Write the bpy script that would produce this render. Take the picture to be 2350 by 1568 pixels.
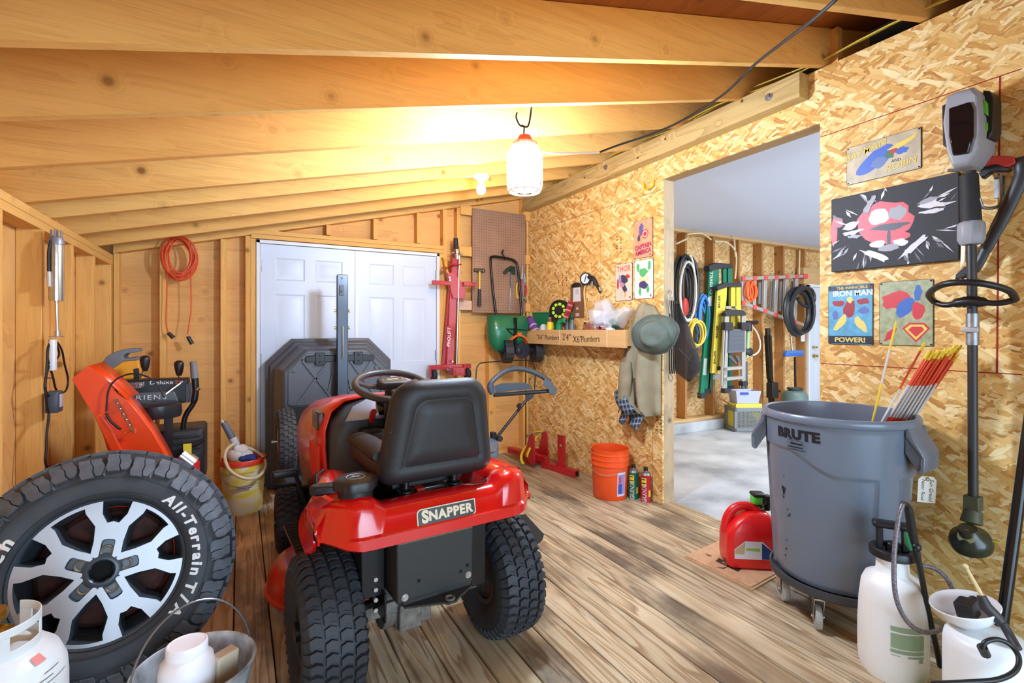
import bpy, math, random
from mathutils import Vector as V, Matrix as MX, noise as NZ
for _o in list(bpy.data.objects): bpy.data.objects.remove(_o, do_unlink=True)
S = bpy.context.scene; COL = S.collection
PI = math.pi; TAU = 2*PI; R = math.radians
sin, cos = math.sin, math.cos
# ---------------------------------------------------------------- camera, daylight, exposure
EYE = V((0, 0, 1.30)); FPX = 1125.0; YAW = R(29.05); PX, PY = 1175.0, 757.0
cam = bpy.data.cameras.new('camera'); cam_ob = bpy.data.objects.new('camera', cam); COL.objects.link(cam_ob)
cam.sensor_width = 36; cam.lens = 36*FPX/2350; cam.shift_y = (PY-784)/2350; cam.clip_start = .05
cam_ob.location = EYE; cam_ob.rotation_euler = (R(90), 0, -YAW); S.camera = cam_ob
S.view_settings.view_transform = 'Standard'; S.view_settings.look = 'None'
S.view_settings.exposure = 0.68; S.view_settings.gamma = 1
W = bpy.data.worlds.new('daylight'); S.world = W; W.use_nodes = True
_bg = W.node_tree.nodes['Background']; _bg.inputs[0].default_value = (.78, .88, 1, 1); _bg.inputs[1].default_value = 0.35
def lamp(name, kind, loc, power, color=(1, 1, 1), size=.1, rot=(0, 0, 0), **k):
    l = bpy.data.lights.new(name, kind); l.energy = power; l.color = color
    if kind == 'AREA': l.shape = 'RECTANGLE'; l.size = size[0]; l.size_y = size[1]
    else: l.shadow_soft_size = size
    for a, b in k.items(): setattr(l, a, b)
    o = bpy.data.objects.new(name, l); COL.objects.link(o); o.location = loc; o.rotation_euler = rot; return o
# daylight through the open doorway behind the camera and through the garage doors next door
lamp('doorway_daylight', 'AREA', (.9, -1.8, .95), 42, (.58, .79, 1), (3.0, 1.7), (R(74), 0, 0), spread=R(120))
lamp('garage_daylight', 'AREA', (5.6, -.9, 1.6), 135, (.76, .88, 1), (4.5, 2.4), (R(80), 0, 0))
lamp('garage_fill_lamp', 'AREA', (5.6, 2.6, 2.5), 45, (1, .97, .93), (1.2, .3))  # added lamp, no fitting seen; fills the garage with light
# ---------------------------------------------------------------- helpers: points
FW = V((sin(YAW), cos(YAW), 0)); RT = V((cos(YAW), -sin(YAW), 0))
def ray(x, y): return FW + RT*((x-PX)/FPX) + V((0, 0, -(y-PY)/FPX))
def atX(x, y, X): d = ray(x, y); return EYE + d*(X/d.x)
def atY(x, y, Y): d = ray(x, y); return EYE + d*(Y/d.y)
def atZ(x, y, Z=0): d = ray(x, y); return EYE + d*((Z-EYE.z)/d.z)
def atM(x, y, M, ax, val):
    i = M.inverted(); e = i @ EYE; d = i.to_3x3() @ ray(x, y); return M @ (e+d*((val-e[ax])/d[ax]))
def atD(x, y, D): return EYE + ray(x, y)*D
# ---------------------------------------------------------------- helpers: materials
def lin(c):
    r = []
    for a in c[:3]:
        a /= 255; r.append(a/12.92 if a <= .04045 else ((a+.055)/1.055)**2.4)
    return (*r, 1)
MATS = {}
def nd(nt, t, ins=None, **pr):
    n = nt.nodes.new('ShaderNode'+t)
    for k, v in pr.items(): setattr(n, k, v)
    for k, v in (ins or {}).items():
        if isinstance(v, bpy.types.NodeSocket): nt.links.new(v, n.inputs[k])
        else: n.inputs[k].default_value = v
    return n
def new_mat(name):
    m = bpy.data.materials.new(name); m.use_nodes = True; nt = m.node_tree
    return m, nt, nt.nodes['Principled BSDF']
def ramp(nt, fac, stops):
    n = nt.nodes.new('ShaderNodeValToRGB'); nt.links.new(fac, n.inputs[0]); e = n.color_ramp.elements
    for i, (p, c) in enumerate(stops):
        q = e[i] if i < 2 else e.new(p)
        q.position = p; q.color = lin(c) if len(c) == 3 else c
    return n.outputs[0]
def mix(nt, f, a, b, mode='MIX'):
    n = nt.nodes.new('ShaderNodeMix'); n.data_type = 'RGBA'; n.blend_type = mode
    for i, v in ((0, f), (6, a), (7, b)):
        if isinstance(v, bpy.types.NodeSocket): nt.links.new(v, n.inputs[i])
        else: n.inputs[i].default_value = v
    return n.outputs[2]
def mth(nt, op, a, b=0., c=0.):
    n = nt.nodes.new('ShaderNodeMath'); n.operation = op
    for i, v in enumerate((a, b, c)):
        if isinstance(v, bpy.types.NodeSocket): nt.links.new(v, n.inputs[i])
        else: n.inputs[i].default_value = v
    return n.outputs[0]
def ocoord(nt, scale=(1, 1, 1), rot=(0, 0, 0), rnd=0):
    tc = nd(nt, 'TexCoord'); v = tc.outputs['Object']
    if rnd:
        oi = nd(nt, 'ObjectInfo'); s = nd(nt, 'VectorMath', {0: (rnd, rnd*.7, rnd*1.3), 'Scale': oi.outputs['Random']}, operation='SCALE')
        v = nd(nt, 'VectorMath', {0: v, 1: s.outputs[0]}, operation='ADD').outputs[0]
    return nd(nt, 'Mapping', {0: v, 'Rotation': rot, 'Scale': scale}).outputs[0]
def plain(name, c, rough=.5, metal=0, var=.0, vscale=30, bump=0, bscale=200, coat=0, trans=0, alpha=1, emit=None, estr=0, sss=0):
    if name in MATS: return MATS[name]
    m, nt, p = new_mat(name); p.inputs['Base Color'].default_value = lin(c); p.inputs['Roughness'].default_value = rough
    p.inputs['Metallic'].default_value = metal; p.inputs['Coat Weight'].default_value = coat; p.inputs['Coat Roughness'].default_value = .1
    p.inputs['Transmission Weight'].default_value = trans; p.inputs['Alpha'].default_value = alpha
    if sss: p.inputs['Subsurface Weight'].default_value = sss; p.inputs['Subsurface Radius'].default_value = (.03, .03, .03)
    if emit: p.inputs['Emission Color'].default_value = lin(emit); p.inputs['Emission Strength'].default_value = estr
    if var:
        n = nd(nt, 'TexNoise', {'Vector': ocoord(nt), 'Scale': vscale, 'Detail': 5.})
        lo = [max(0, v*(1-var)) for v in c]; hi = [min(255, v*(1+var*.6)) for v in c]
        nt.links.new(ramp(nt, n.outputs[0], [(.3, lo), (.7, hi)]), p.inputs['Base Color'])
    if bump:
        n = nd(nt, 'TexNoise', {'Vector': ocoord(nt), 'Scale': bscale, 'Detail': 3.})
        b = nd(nt, 'Bump', {'Height': n.outputs[0], 'Strength': bump, 'Distance': .002})
        nt.links.new(b.outputs[0], p.inputs['Normal'])
    MATS[name] = m; return m
def wood(name, light, dark, axis, rough=.62, ring=9, knots=True, grain=1.0, stain=None):
    """sawn softwood, grain along axis 0/1/2, every board its own offset"""
    if name in MATS: return MATS[name]
    m, nt, p = new_mat(name); p.inputs['Roughness'].default_value = rough; p.inputs['Specular IOR Level'].default_value = .25
    sc = [1., 1., 1.]; sc[axis] = .07; sf = [1., 1., 1.]; sf[axis] = .03
    v0 = ocoord(nt, rnd=37.)
    v = nd(nt, 'Mapping', {0: v0, 'Scale': sc}).outputs[0]
    kn = nd(nt, 'TexVoronoi', {'Vector': v0, 'Scale': 5.2, 'Randomness': 1.})
    kd = kn.outputs['Distance']
    n1 = nd(nt, 'TexNoise', {'Vector': v, 'Scale': ring, 'Detail': 2., 'Distortion': .6}).outputs[0]
    pull = mth(nt, 'MULTIPLY', mth(nt, 'POWER', mth(nt, 'MAXIMUM', mth(nt, 'SUBTRACT', .32, kd), 0.), 2.), 9.)
    rings = mth(nt, 'FRACT', mth(nt, 'MULTIPLY', mth(nt, 'ADD', n1, pull), 6.))
    line = mth(nt, 'POWER', rings, 2.5)
    fine = nd(nt, 'TexNoise', {'Vector': nd(nt, 'Mapping', {0: v0, 'Scale': sf}).outputs[0], 'Scale': 160., 'Detail': 2.}).outputs[0]
    big = nd(nt, 'TexNoise', {'Vector': v, 'Scale': 4., 'Detail': 1.}).outputs[0]
    md = [a*.72+b*.28 for a, b in zip(light, dark)]
    c = ramp(nt, big, [(.3, md), (.65, light)])
    c = mix(nt, mth(nt, 'MULTIPLY', line, .30*grain), c, lin(dark))
    c = mix(nt, mth(nt, 'MULTIPLY', mth(nt, 'ABSOLUTE', mth(nt, 'SUBTRACT', fine, .5)), .9), c, lin([x*.72 for x in dark]))
    if knots:
        kk = nd(nt, 'MapRange', {0: kd, 1: .055, 2: .105, 3: 1., 4: 0.}).outputs[0]
        c = mix(nt, mth(nt, 'MULTIPLY', kk, .9), c, lin([x*.45 for x in dark]))
        k2 = nd(nt, 'MapRange', {0: kd, 1: .09, 2: .19, 3: .45, 4: 0.}).outputs[0]
        c = mix(nt, k2, c, lin([x*.85 for x in dark]))
    oi = nd(nt, 'ObjectInfo').outputs['Random']
    c = mix(nt, mth(nt, 'MULTIPLY', oi, .22), c, lin([x*.86 for x in light]))
    if stain:
        s = nd(nt, 'TexNoise', {'Vector': v0, 'Scale': 5., 'Detail': 4.}).outputs[0]
        c = mix(nt, nd(nt, 'MapRange', {0: s, 1: .52, 2: .72, 3: 0., 4: .6}).outputs[0], c, lin(stain))
    nt.links.new(c, p.inputs['Base Color'])
    b = nd(nt, 'Bump', {'Height': fine, 'Strength': .25, 'Distance': .001}); nt.links.new(b.outputs[0], p.inputs['Normal'])
    MATS[name] = m; return m
def osb(name, tones, axes=(1, 2), scale=1.0, along=.3):
    """oriented strand board: layers of long flakes lying at many angles on the plane of the two axes"""
    m, nt, p = new_mat(name); p.inputs['Roughness'].default_value = .55; p.inputs['Specular IOR Level'].default_value = .3
    tc = nd(nt, 'TexCoord').outputs['Object']; sx = nd(nt, 'SeparateXYZ', {0: tc})
    uv = nd(nt, 'CombineXYZ', {0: sx.outputs[axes[0]], 1: sx.outputs[axes[1]], 2: 0.}).outputs[0]
    wob = nd(nt, 'TexNoise', {'Vector': uv, 'Scale': 22., 'Detail': 1.}, noise_dimensions='2D').outputs['Color']
    wv = nd(nt, 'VectorMath', {0: nd(nt, 'VectorMath', {0: wob, 1: (.5, .5, .5)}, operation='SUBTRACT').outputs[0], 'Scale': .014}, operation='SCALE').outputs[0]
    uv = nd(nt, 'VectorMath', {0: uv, 1: wv}, operation='ADD').outputs[0]
    angs = (3, 18, -22, 50, -10, 30, -38); col = None; hgt = None
    for i, a in enumerate(angs):
        mp = nd(nt, 'Mapping', {0: uv, 'Location': (i*3.7, i*1.9, 0), 'Rotation': (0, 0, R(a))}).outputs[0]
        mp = nd(nt, 'Mapping', {0: mp, 'Scale': ((10+3*(i % 3))*scale, (40+12*(i % 3))*scale, 1)}).outputs[0]
        vo = nd(nt, 'TexVoronoi', {'Vector': mp, 'Scale': 1., 'Randomness': 1.}, voronoi_dimensions='2D', distance='CHEBYCHEV')
        rs = nd(nt, 'SeparateColor', {0: vo.outputs['Color']})
        fine = nd(nt, 'TexNoise', {'Vector': nd(nt, 'Mapping', {0: mp, 'Scale': (.25, 2.2, 1)}).outputs[0], 'Scale': 3., 'Detail': 3.}, noise_dimensions='2D').outputs[0]
        tone = mth(nt, 'ADD', mth(nt, 'MULTIPLY_ADD', rs.outputs[0], .66, .04), mth(nt, 'MULTIPLY', fine, .42))
        c = ramp(nt, tone, tones)
        edge = nd(nt, 'MapRange', {0: vo.outputs['Distance'], 1: .42, 2: .60, 3: 0., 4: .35}).outputs[0]
        c = mix(nt, edge, c, lin([x*.55 for x in tones[0][1]]))
        if col is None: col, hgt = c, rs.outputs[1]
        else:
            on = mth(nt, 'MULTIPLY', mth(nt, 'GREATER_THAN', rs.outputs[2], .60), mth(nt, 'LESS_THAN', vo.outputs['Distance'], .55))
            col = mix(nt, on, col, c); hgt = mix(nt, on, hgt, rs.outputs[1])
    nt.links.new(col, p.inputs['Base Color'])
    b = nd(nt, 'Bump', {'Height': hgt, 'Strength': .25, 'Distance': .0015}); nt.links.new(b.outputs[0], p.inputs['Normal'])
    MATS[name] = m; return m
# ---------------------------------------------------------------- helpers: meshes
def place(loc=(0, 0, 0), rz=0, rx=0, ry=0, s=1):
    return MX.Translation(V(loc)) @ MX.Rotation(rz, 4, 'Z') @ MX.Rotation(ry, 4, 'Y') @ MX.Rotation(rx, 4, 'X') @ MX.Scale(s, 4)
def frame(o, x, y):
    """matrix with origin o, x axis along x, y axis close to y"""
    x = V(x).normalized(); z = x.cross(V(y)).normalized(); y = z.cross(x)
    m = MX((x, y, z)).transposed().to_4x4(); m.translation = V(o); return m
FONT_CACHE = {}
def glyphs(body, bold=0., align='CENTER', shear=0., space=1.):
    k = (body, bold, align, shear, space)
    if k not in FONT_CACHE:
        cu = bpy.data.curves.new('t', 'FONT'); cu.body = body; cu.size = 1; cu.extrude = .5; cu.offset = bold; cu.align_x = align; cu.align_y = 'CENTER'
        cu.shear = shear; cu.space_character = space; cu.resolution_u = 3
        ob = bpy.data.objects.new('t', cu); me = ob.to_mesh()
        FONT_CACHE[k] = ([v.co.copy() for v in me.vertices], [tuple(q.vertices) for q in me.polygons])
        ob.to_mesh_clear(); bpy.data.objects.remove(ob); bpy.data.curves.remove(cu)
    return FONT_CACHE[k]
class MB:
    def __init__(s, M=None): s.v = []; s.f = []; s.mi = []; s.m = 0; s.M = M
    def add(s, vs, fs, M=None):
        n = len(s.v); s.v += [(M @ V(p)) if M else V(p) for p in vs]
        s.f += [tuple(i+n for i in f) for f in fs]; s.mi += [s.m]*len(fs); return s
    def bx(s, x0, x1, y0, y1, z0, z1, M=None):
        vs = [(x, y, z) for x in (x0, x1) for y in (y0, y1) for z in (z0, z1)]
        return s.add(vs, [(0, 1, 3, 2), (4, 6, 7, 5), (0, 4, 5, 1), (2, 3, 7, 6), (0, 2, 6, 4), (1, 5, 7, 3)], M)
    def box(s, c, d, M=None):
        return s.bx(c[0]-d[0]/2, c[0]+d[0]/2, c[1]-d[1]/2, c[1]+d[1]/2, c[2]-d[2]/2, c[2]+d[2]/2, M)
    def beam(s, a, b, w, h, up=(0, 0, 1)):
        """square timber from a to b"""
        a, b = V(a), V(b); m = frame(a, b-a, up); L = (b-a).length
        return s.bx(0, L, -h/2, h/2, -w/2, w/2, m)
    def prism(s, pts, z0, z1, M=None):
        n = len(pts); vs = [(x, y, z0) for x, y in pts]+[(x, y, z1) for x, y in pts]
        return s.add(vs, [tuple(range(n-1, -1, -1)), tuple(range(n, 2*n))]+[(i, (i+1) % n, n+(i+1) % n, n+i) for i in range(n)], M)
    def loft(s, rings, closed=True, cap=(True, True), M=None, loop=False):
        n = len(rings[0]); vs = [p for r in rings for p in r]; fs = []
        k = len(rings)
        for j in range(k if loop else k-1):
            a, b = j*n, ((j+1) % k)*n
            for i in range(n if closed else n-1):
                i2 = (i+1) % n; fs.append((a+i, a+i2, b+i2, b+i))
        if not loop and closed:
            if cap[0]: fs.append(tuple(range(n-1, -1, -1)))
            if cap[1]: fs.append(tuple(range((k-1)*n, k*n)))
        return s.add(vs, fs, M)
    def lathe(s, prof, n=32, M=None, a0=0., a1=TAU, sx=1, sy=1, cap=(True, True)):
        full = abs(a1-a0-TAU) < 1e-6; k = n if full else n+1
        rings = [[(r*cos(a0+(a1-a0)*i/n)*sx, r*sin(a0+(a1-a0)*i/n)*sy, z) for i in range(k)] for r, z in prof]
        return s.loft(rings, full, (cap[0] and full, cap[1] and full), M)
    def cyl(s, a, b, r, n=16, r2=None, cap=(True, True)):
        a, b = V(a), V(b); d = b-a; u = V((0, 0, 1)) if abs(d.normalized().z) < .9 else V((1, 0, 0))
        m = frame(a, d, u); r2 = r if r2 is None else r2; L = d.length
        return s.loft([[(x, q*cos(TAU*i/n), q*sin(TAU*i/n)) for i in range(n)] for x, q in ((0, r), (L, r2))], True, cap, m)
    def tube(s, pts, r, n=8, closed=False, M=None, flat=1., up=None):
        pts = [V(p) for p in pts]; N = len(pts); rr = r if isinstance(r, (list, tuple)) else [r]*N
        tan = []
        for i in range(N):
            a = pts[(i-1) % N] if closed or i else pts[i]; b = pts[(i+1) % N] if closed or i < N-1 else pts[i]
            t = b-a; tan.append(t.normalized() if t.length > 1e-9 else V((0, 0, 1)))
        u = V(up) if up else (V((0, 0, 1)) if abs(tan[0].z) < .9 else V((1, 0, 0)))
        rings = []
        for i in range(N):
            t = tan[i]; u = u-t*u.dot(t)
            u = u.normalized() if u.length > 1e-6 else t.orthogonal().normalized()
            w = t.cross(u); rings.append([pts[i]+(u*cos(TAU*k/n)*flat+w*sin(TAU*k/n))*rr[i] for k in range(n)])
        return s.loft(rings, True, (True, True), M, loop=closed)
    def sph(s, c, r, n=16, m=10, M=None):
        rx, ry, rz = (r, r, r) if not isinstance(r, (tuple, list)) else r; c = V(c)
        rings = [[c+V((rx*sin(PI*j/m)*cos(TAU*i/n), ry*sin(PI*j/m)*sin(TAU*i/n), -rz*cos(PI*j/m))) for i in range(n)] for j in range(1, m)]
        return s.loft(rings, True, (True, True), M)
    def ring(s, M, R_, r, n=32, k=10, a0=0, a1=TAU):
        full = abs(a1-a0-TAU) < 1e-6
        pts = [(R_*cos(a0+(a1-a0)*i/n), R_*sin(a0+(a1-a0)*i/n), 0) for i in range(n if full else n+1)]
        return s.tube(pts, r, k, full, M, up=(0, 0, 1))
    def surf(s, fn, nu, nv, M=None):
        vs = [fn(i/nu, j/nv) for i in range(nu+1) for j in range(nv+1)]; w = nv+1
        return s.add(vs, [(i*w+j, (i+1)*w+j, (i+1)*w+j+1, i*w+j+1) for i in range(nu) for j in range(nv)], M)
    def text(s, body, size, M, depth=.0008, bold=0., align='CENTER', shear=0., sx=1., space=1.):
        vs, fs = glyphs(body, bold, align, shear, space)
        return s.add(vs, fs, M @ MX.Diagonal((size*sx, size, depth*2, 1)))
    def rbox(s, c, d, r=.01, n=4, M=None, e=None):
        """box with rounded vertical edges (r) and eased top/bottom edges (e)"""
        e = r*.5 if e is None else e; x, y, z = d[0]/2, d[1]/2, d[2]/2; c = V(c)
        def rr(off):
            q = []; ro = max(r-off, .0005)
            for k, (sx, sy) in enumerate(((1, 1), (-1, 1), (-1, -1), (1, -1))):
                for i in range(n+1):
                    a = PI/2*(k+i/n); q.append((sx*(x-off-ro)+ro*cos(a), sy*(y-off-ro)+ro*sin(a)))
            return q
        st = [(e, -z), (e*.3, -z+e*.3), (0, -z+e), (0, z-e), (e*.3, z-e*.3), (e, z)]
        return s.loft([[c+V((p[0], p[1], h)) for p in rr(o)] for o, h in st], True, (True, True), M)
    def build(s, name, mats, parent=None, label=None, bev=0, bseg=2, smooth=38, solid=0, sub=0, kind=None, off=0):
        me = bpy.data.meshes.new(name)
        vs = s.v; M = s.M
        if M: vs = [M @ p for p in vs]
        o = bpy.data.objects.new(name, me); COL.objects.link(o)
        if parent is not None:
            r = ROOT_M.get(parent.name)
            if r is not None:
                i = r.inverted(); vs = [i @ p for p in vs]; ROOT_M[o.name] = r
            o.parent = parent
        elif s.M is not None and False: pass
        me.from_pydata([tuple(p) for p in vs], [], s.f)
        for mt in (mats if isinstance(mats, (list, tuple)) else [mats]): me.materials.append(mt)
        if any(s.mi): me.polygons.foreach_set('material_index', s.mi)
        me.validate(); me.update()
        if smooth:
            me.polygons.foreach_set('use_smooth', [True]*len(me.polygons)); me.set_sharp_from_angle(angle=R(smooth))
        if solid: md = o.modifiers.new('thickness', 'SOLIDIFY'); md.thickness = solid; md.offset = off
        if sub: md = o.modifiers.new('smooth', 'SUBSURF'); md.levels = sub; md.render_levels = sub
        if bev:
            md = o.modifiers.new('edge', 'BEVEL'); md.width = bev; md.segments = bseg; md.limit_method = 'ANGLE'; md.angle_limit = R(40); md.use_clamp_overlap = True
        if label: o['label'] = label
        if kind: o['kind'] = kind
        return o
ROOT_M = {}
def thing(name, label, cat, M=None, group=None):
    """an Empty at the thing's base; parts written in world space are brought into its frame"""
    o = bpy.data.objects.new(name, None); COL.objects.link(o); o.empty_display_size = .05
    M = M if isinstance(M, MX) else MX.Translation(V(M or (0, 0, 0)))
    o.matrix_world = M; ROOT_M[o.name] = M.copy(); o['label'] = label; o['category'] = cat
    if group: o['group'] = group
    return o
def tag(o, label, cat, group=None):
    o['label'] = label; o['category'] = cat
    if group: o['group'] = group
    return o
def struct(mb, name, mats, parent=None, **k):
    return mb.build(name, mats, parent, kind='structure' if parent is None else None, **k)
KIDS = {}
def dup(o, M, label=None, parent=None):
    """a copy of a thing with copies of its parts and sub-parts"""
    c = o.copy(); COL.objects.link(c)
    if parent: c.parent = parent
    else: c.matrix_world = M
    if label: c['label'] = label
    for ch in o.children: dup(ch, None, None, c)
    return c
def arc(c, r, a0, a1, n, ax=(1, 0, 0), ay=(0, 1, 0)):
    c, ax, ay = V(c), V(ax), V(ay)
    return [c+ax*r*cos(a0+(a1-a0)*i/n)+ay*r*sin(a0+(a1-a0)*i/n) for i in range(n+1)]
def curve(pts, k=6, closed=False):
    """Catmull-Rom through the points"""
    p = [V(q) for q in pts]; n = len(p); out = []
    for i in range(n if closed else n-1):
        g = (lambda j: p[j % n]) if closed else (lambda j: p[min(max(j, 0), n-1)])
        a, b, c, d = g(i-1), g(i), g(i+1), g(i+2)
        for t in range(k):
            t /= k; out.append(.5*((2*b)+(c-a)*t+(2*a-5*b+4*c-d)*t*t+(3*b-a-3*c+d)*t**3))
    if not closed: out.append(p[-1])
    return out
# ---------------------------------------------------------------- shared materials
PINE = (242, 189, 108); PINED = (204, 134, 60)
wX = wood('sawn_pine_along_x', PINE, PINED, 0); wY = wood('sawn_pine_along_y', PINE, PINED, 1); wZ = wood('sawn_pine_along_z', PINE, PINED, 2)
pale = wood('grey_weathered_stud', (206, 182, 146), (160, 130, 92), 2, stain=(130, 116, 100))
treated = wood('treated_lumber', (206, 178, 118), (132, 100, 54), 1, ring=10, grain=1.6)
ply = wood('plywood_wall', (238, 186, 114), (186, 118, 56), 0, ring=3.2, knots=True)
black = plain('black_plastic', (26, 26, 28), .42); blackm = plain('black_metal', (22, 22, 24), .33, .2); rubber = plain('black_rubber', (34, 35, 37), .7, var=.15)
steel = plain('bright_steel', (200, 202, 205), .28, 1.); zinc = plain('dull_zinc', (160, 163, 166), .45, .9, var=.12)
white = plain('white_plastic', (236, 238, 240), .4); red = plain('red_paint', (196, 22, 18), .28, coat=.5)
# ================================================================ the shed
D = 4.55; XR = 2.745; XL = -.81; YB = -1.9
OY0, OY1, OZ = 1.51, 2.640, 2.419           # opening into the garage
def rz(x): return 1.85 + .2445*(x-XL)       # underside of the rafters
# floor: deck boards running along the room
deck, nt, p = new_mat('stained_deck_boards')
p.inputs['Specular IOR Level'].default_value = .35
tc = nd(nt, 'TexCoord').outputs['Object']; sp = nd(nt, 'SeparateXYZ', {0: tc})
bi = mth(nt, 'FLOOR', mth(nt, 'DIVIDE', mth(nt, 'ADD', sp.outputs[0], .0715+.81), .143))
rn = nd(nt, 'TexWhiteNoise', {'W': bi}, noise_dimensions='1D')
off = nd(nt, 'CombineXYZ', {0: mth(nt, 'MULTIPLY', bi, 3.1), 1: mth(nt, 'MULTIPLY', rn.outputs[0], 9.), 2: 0.}).outputs[0]
vv = nd(nt, 'VectorMath', {0: tc, 1: off}, operation='ADD').outputs[0]
g1 = nd(nt, 'TexNoise', {'Vector': nd(nt, 'Mapping', {0: vv, 'Scale': (1, .055, 1)}).outputs[0], 'Scale': 13., 'Detail': 2., 'Distortion': .5}).outputs[0]
rings = mth(nt, 'FRACT', mth(nt, 'MULTIPLY', g1, 7.))
g2 = nd(nt, 'TexNoise', {'Vector': nd(nt, 'Mapping', {0: vv, 'Scale': (1, .03, 1)}).outputs[0], 'Scale': 140., 'Detail': 3.}).outputs[0]
c = ramp(nt, rings, [(.0, (238, 226, 196)), (.45, (226, 208, 172)), (.9, (172, 146, 112)), (1., (230, 212, 178))])
c = mix(nt, mth(nt, 'MULTIPLY', g2, .35), c, lin((150, 122, 86)))
tn = ramp(nt, rn.outputs[0], [(0., (205, 198, 188)), (1., (255, 250, 240))])
c = mix(nt, .55, c, mix(nt, 1., c, tn, 'MULTIPLY'))
st = nd(nt, 'TexNoise', {'Vector': nd(nt, 'Mapping', {0: vv, 'Scale': (1, .42, 1)}).outputs[0], 'Scale': 3.4, 'Detail': 5., 'Roughness': .55}).outputs[0]
c = mix(nt, nd(nt, 'MapRange', {0: st, 1: .50, 2: .64, 3: 0., 4: .78}).outputs[0], c, lin((66, 58, 54)))
s2 = nd(nt, 'TexNoise', {'Vector': tc, 'Scale': 1.3, 'Detail': 3.}).outputs[0]
c = mix(nt, nd(nt, 'MapRange', {0: s2, 1: .46, 2: .66, 3: 0., 4: .5}).outputs[0], c, lin((126, 96, 62)))
nt.links.new(c, p.inputs['Base Color']); p.inputs['Roughness'].default_value = .5
b = nd(nt, 'Bump', {'Height': mth(nt, 'ADD', g2, mth(nt, 'MULTIPLY', rings, .5)), 'Strength': .3, 'Distance': .0015}); nt.links.new(b.outputs[0], p.inputs['Normal'])
fl = MB(); x = XL-.095-.0715+.0+.01
x = XL-.0715
while x < 2.86:
    fl.bx(x+.0022, min(x+.1408, 2.875), YB, D+.09, -.038, 0); x += .143
struct(fl, 'floor', deck, bev=.003, bseg=1)
sub = MB().bx(XL-.1, 2.875, YB, D+.1, -.10, -.045); struct(sub, 'floor_joists', plain('dark_underfloor', (40, 30, 22), .9))
# left wall: sheathing, studs, double plate
wl = MB().bx(XL-.105, XL-.092, YB, D+.1, 0, 2.1); wlo = struct(wl, 'wall_left', ply)
for k in range(11):
    y = 4.476-.4635*k*(4.55/4.48)+.05
    MB().bx(XL-.091, XL, y-.038, y, .04, rz(XL)-.08).build('stud', wZ, wlo, bev=.002)
MB().bx(XL-.091, XL, 4.512, 4.549, .04, rz(XL)-.08).build('stud', wZ, wlo, bev=.002)
MB().bx(XL-.091, XL, YB, D, 0, .04).build('bottom_plate', wY, wlo, bev=.002)
for k in range(2): MB().bx(XL-.091, XL, YB, D, rz(XL)-.080+.039*k, rz(XL)-.042+.039*k).build('top_plate', wY, wlo, bev=.002)
# far wall
wf = MB().bx(XL-.1, XR+.1, D+.09, D+.102, 0, 2.9); wfo = struct(wf, 'wall_back', ply)
def fx(px, py=700): return atY(px, py, D).x
dx0, dx1 = fx(588), fx(1008); dz = 2.045
def fstud(x0, x1, z0=.04, z1=None, m=wZ):
    zt = z1 if z1 else rz(x0)+.012
    MB().bx(x0, x1, D, D+.089, z0, zt).build('stud', m, wfo, bev=.002)
for a in (366, 506): fstud(fx(a), fx(a)+.040)
fstud(dx0-.040, dx0-.001, .04, dz+.005); fstud(dx0-.079, dx0-.041)
fstud(dx1+.002, dx1+.040, .04, dz+.005); fstud(dx1+.041, dx1+.08); fstud(fx(1049), fx(1049)+.038)
fstud(fx(1200), fx(1200)+.045); fstud(XR-.055, XR-.012); fstud(XL+.002, XL+.035)
fstud(fx(1122), fx(1138), .04, 1.2)
for a in (749, 857, 957): fstud(fx(a), fx(a)+.038, dz+.088)
for k in range(2): MB().bx(dx0-.038, dx1+.040, D-.0025, D+.087, dz+.006+.038*k+.002, dz+.044+.038*k).build('header', wX, wfo, bev=.002)
m = MB(); m.bx(XL, dx0-.001, D, D+.089, 0, .04); m.bx(dx1+.001, XR-.01, D, D+.089, 0, .04); m.build('bottom_plate', wX, wfo, bev=.002)
L = XR-XL
RHP = .19
for k in range(1):
    m = MB(); m.prism([(XL, rz(XL)+.012), (XR, rz(XR)+.012), (XR, rz(XR)+RHP), (XL, rz(XL)+RHP)], 0, .089, MX.Translation((0, D+.089, 0)) @ MX.Rotation(PI/2, 4, 'X')); m.build('top_plate', wX, wfo, bev=.002)
wl_white = plain('white_painted_wood', (226, 228, 228), .45)
for px0, px1, pz in ((1057, 1083, 480), (1055, 1083, 575), (1053, 1083, 700), (1203, 1217, 495), (1203, 1217, 595), (1203, 1217, 705)):
    a = atY(px0, pz, D-.02); b_ = atY(px1, pz, D-.02)
    MB().bx(a.x, b_.x, D-.02, D-.001, a.z-.05, a.z+.045).build('nailer', wX if pz != 700 else wood('pinkish_pine_block', (222, 186, 160), (190, 140, 112), 0), wfo, bev=.002)
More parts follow.
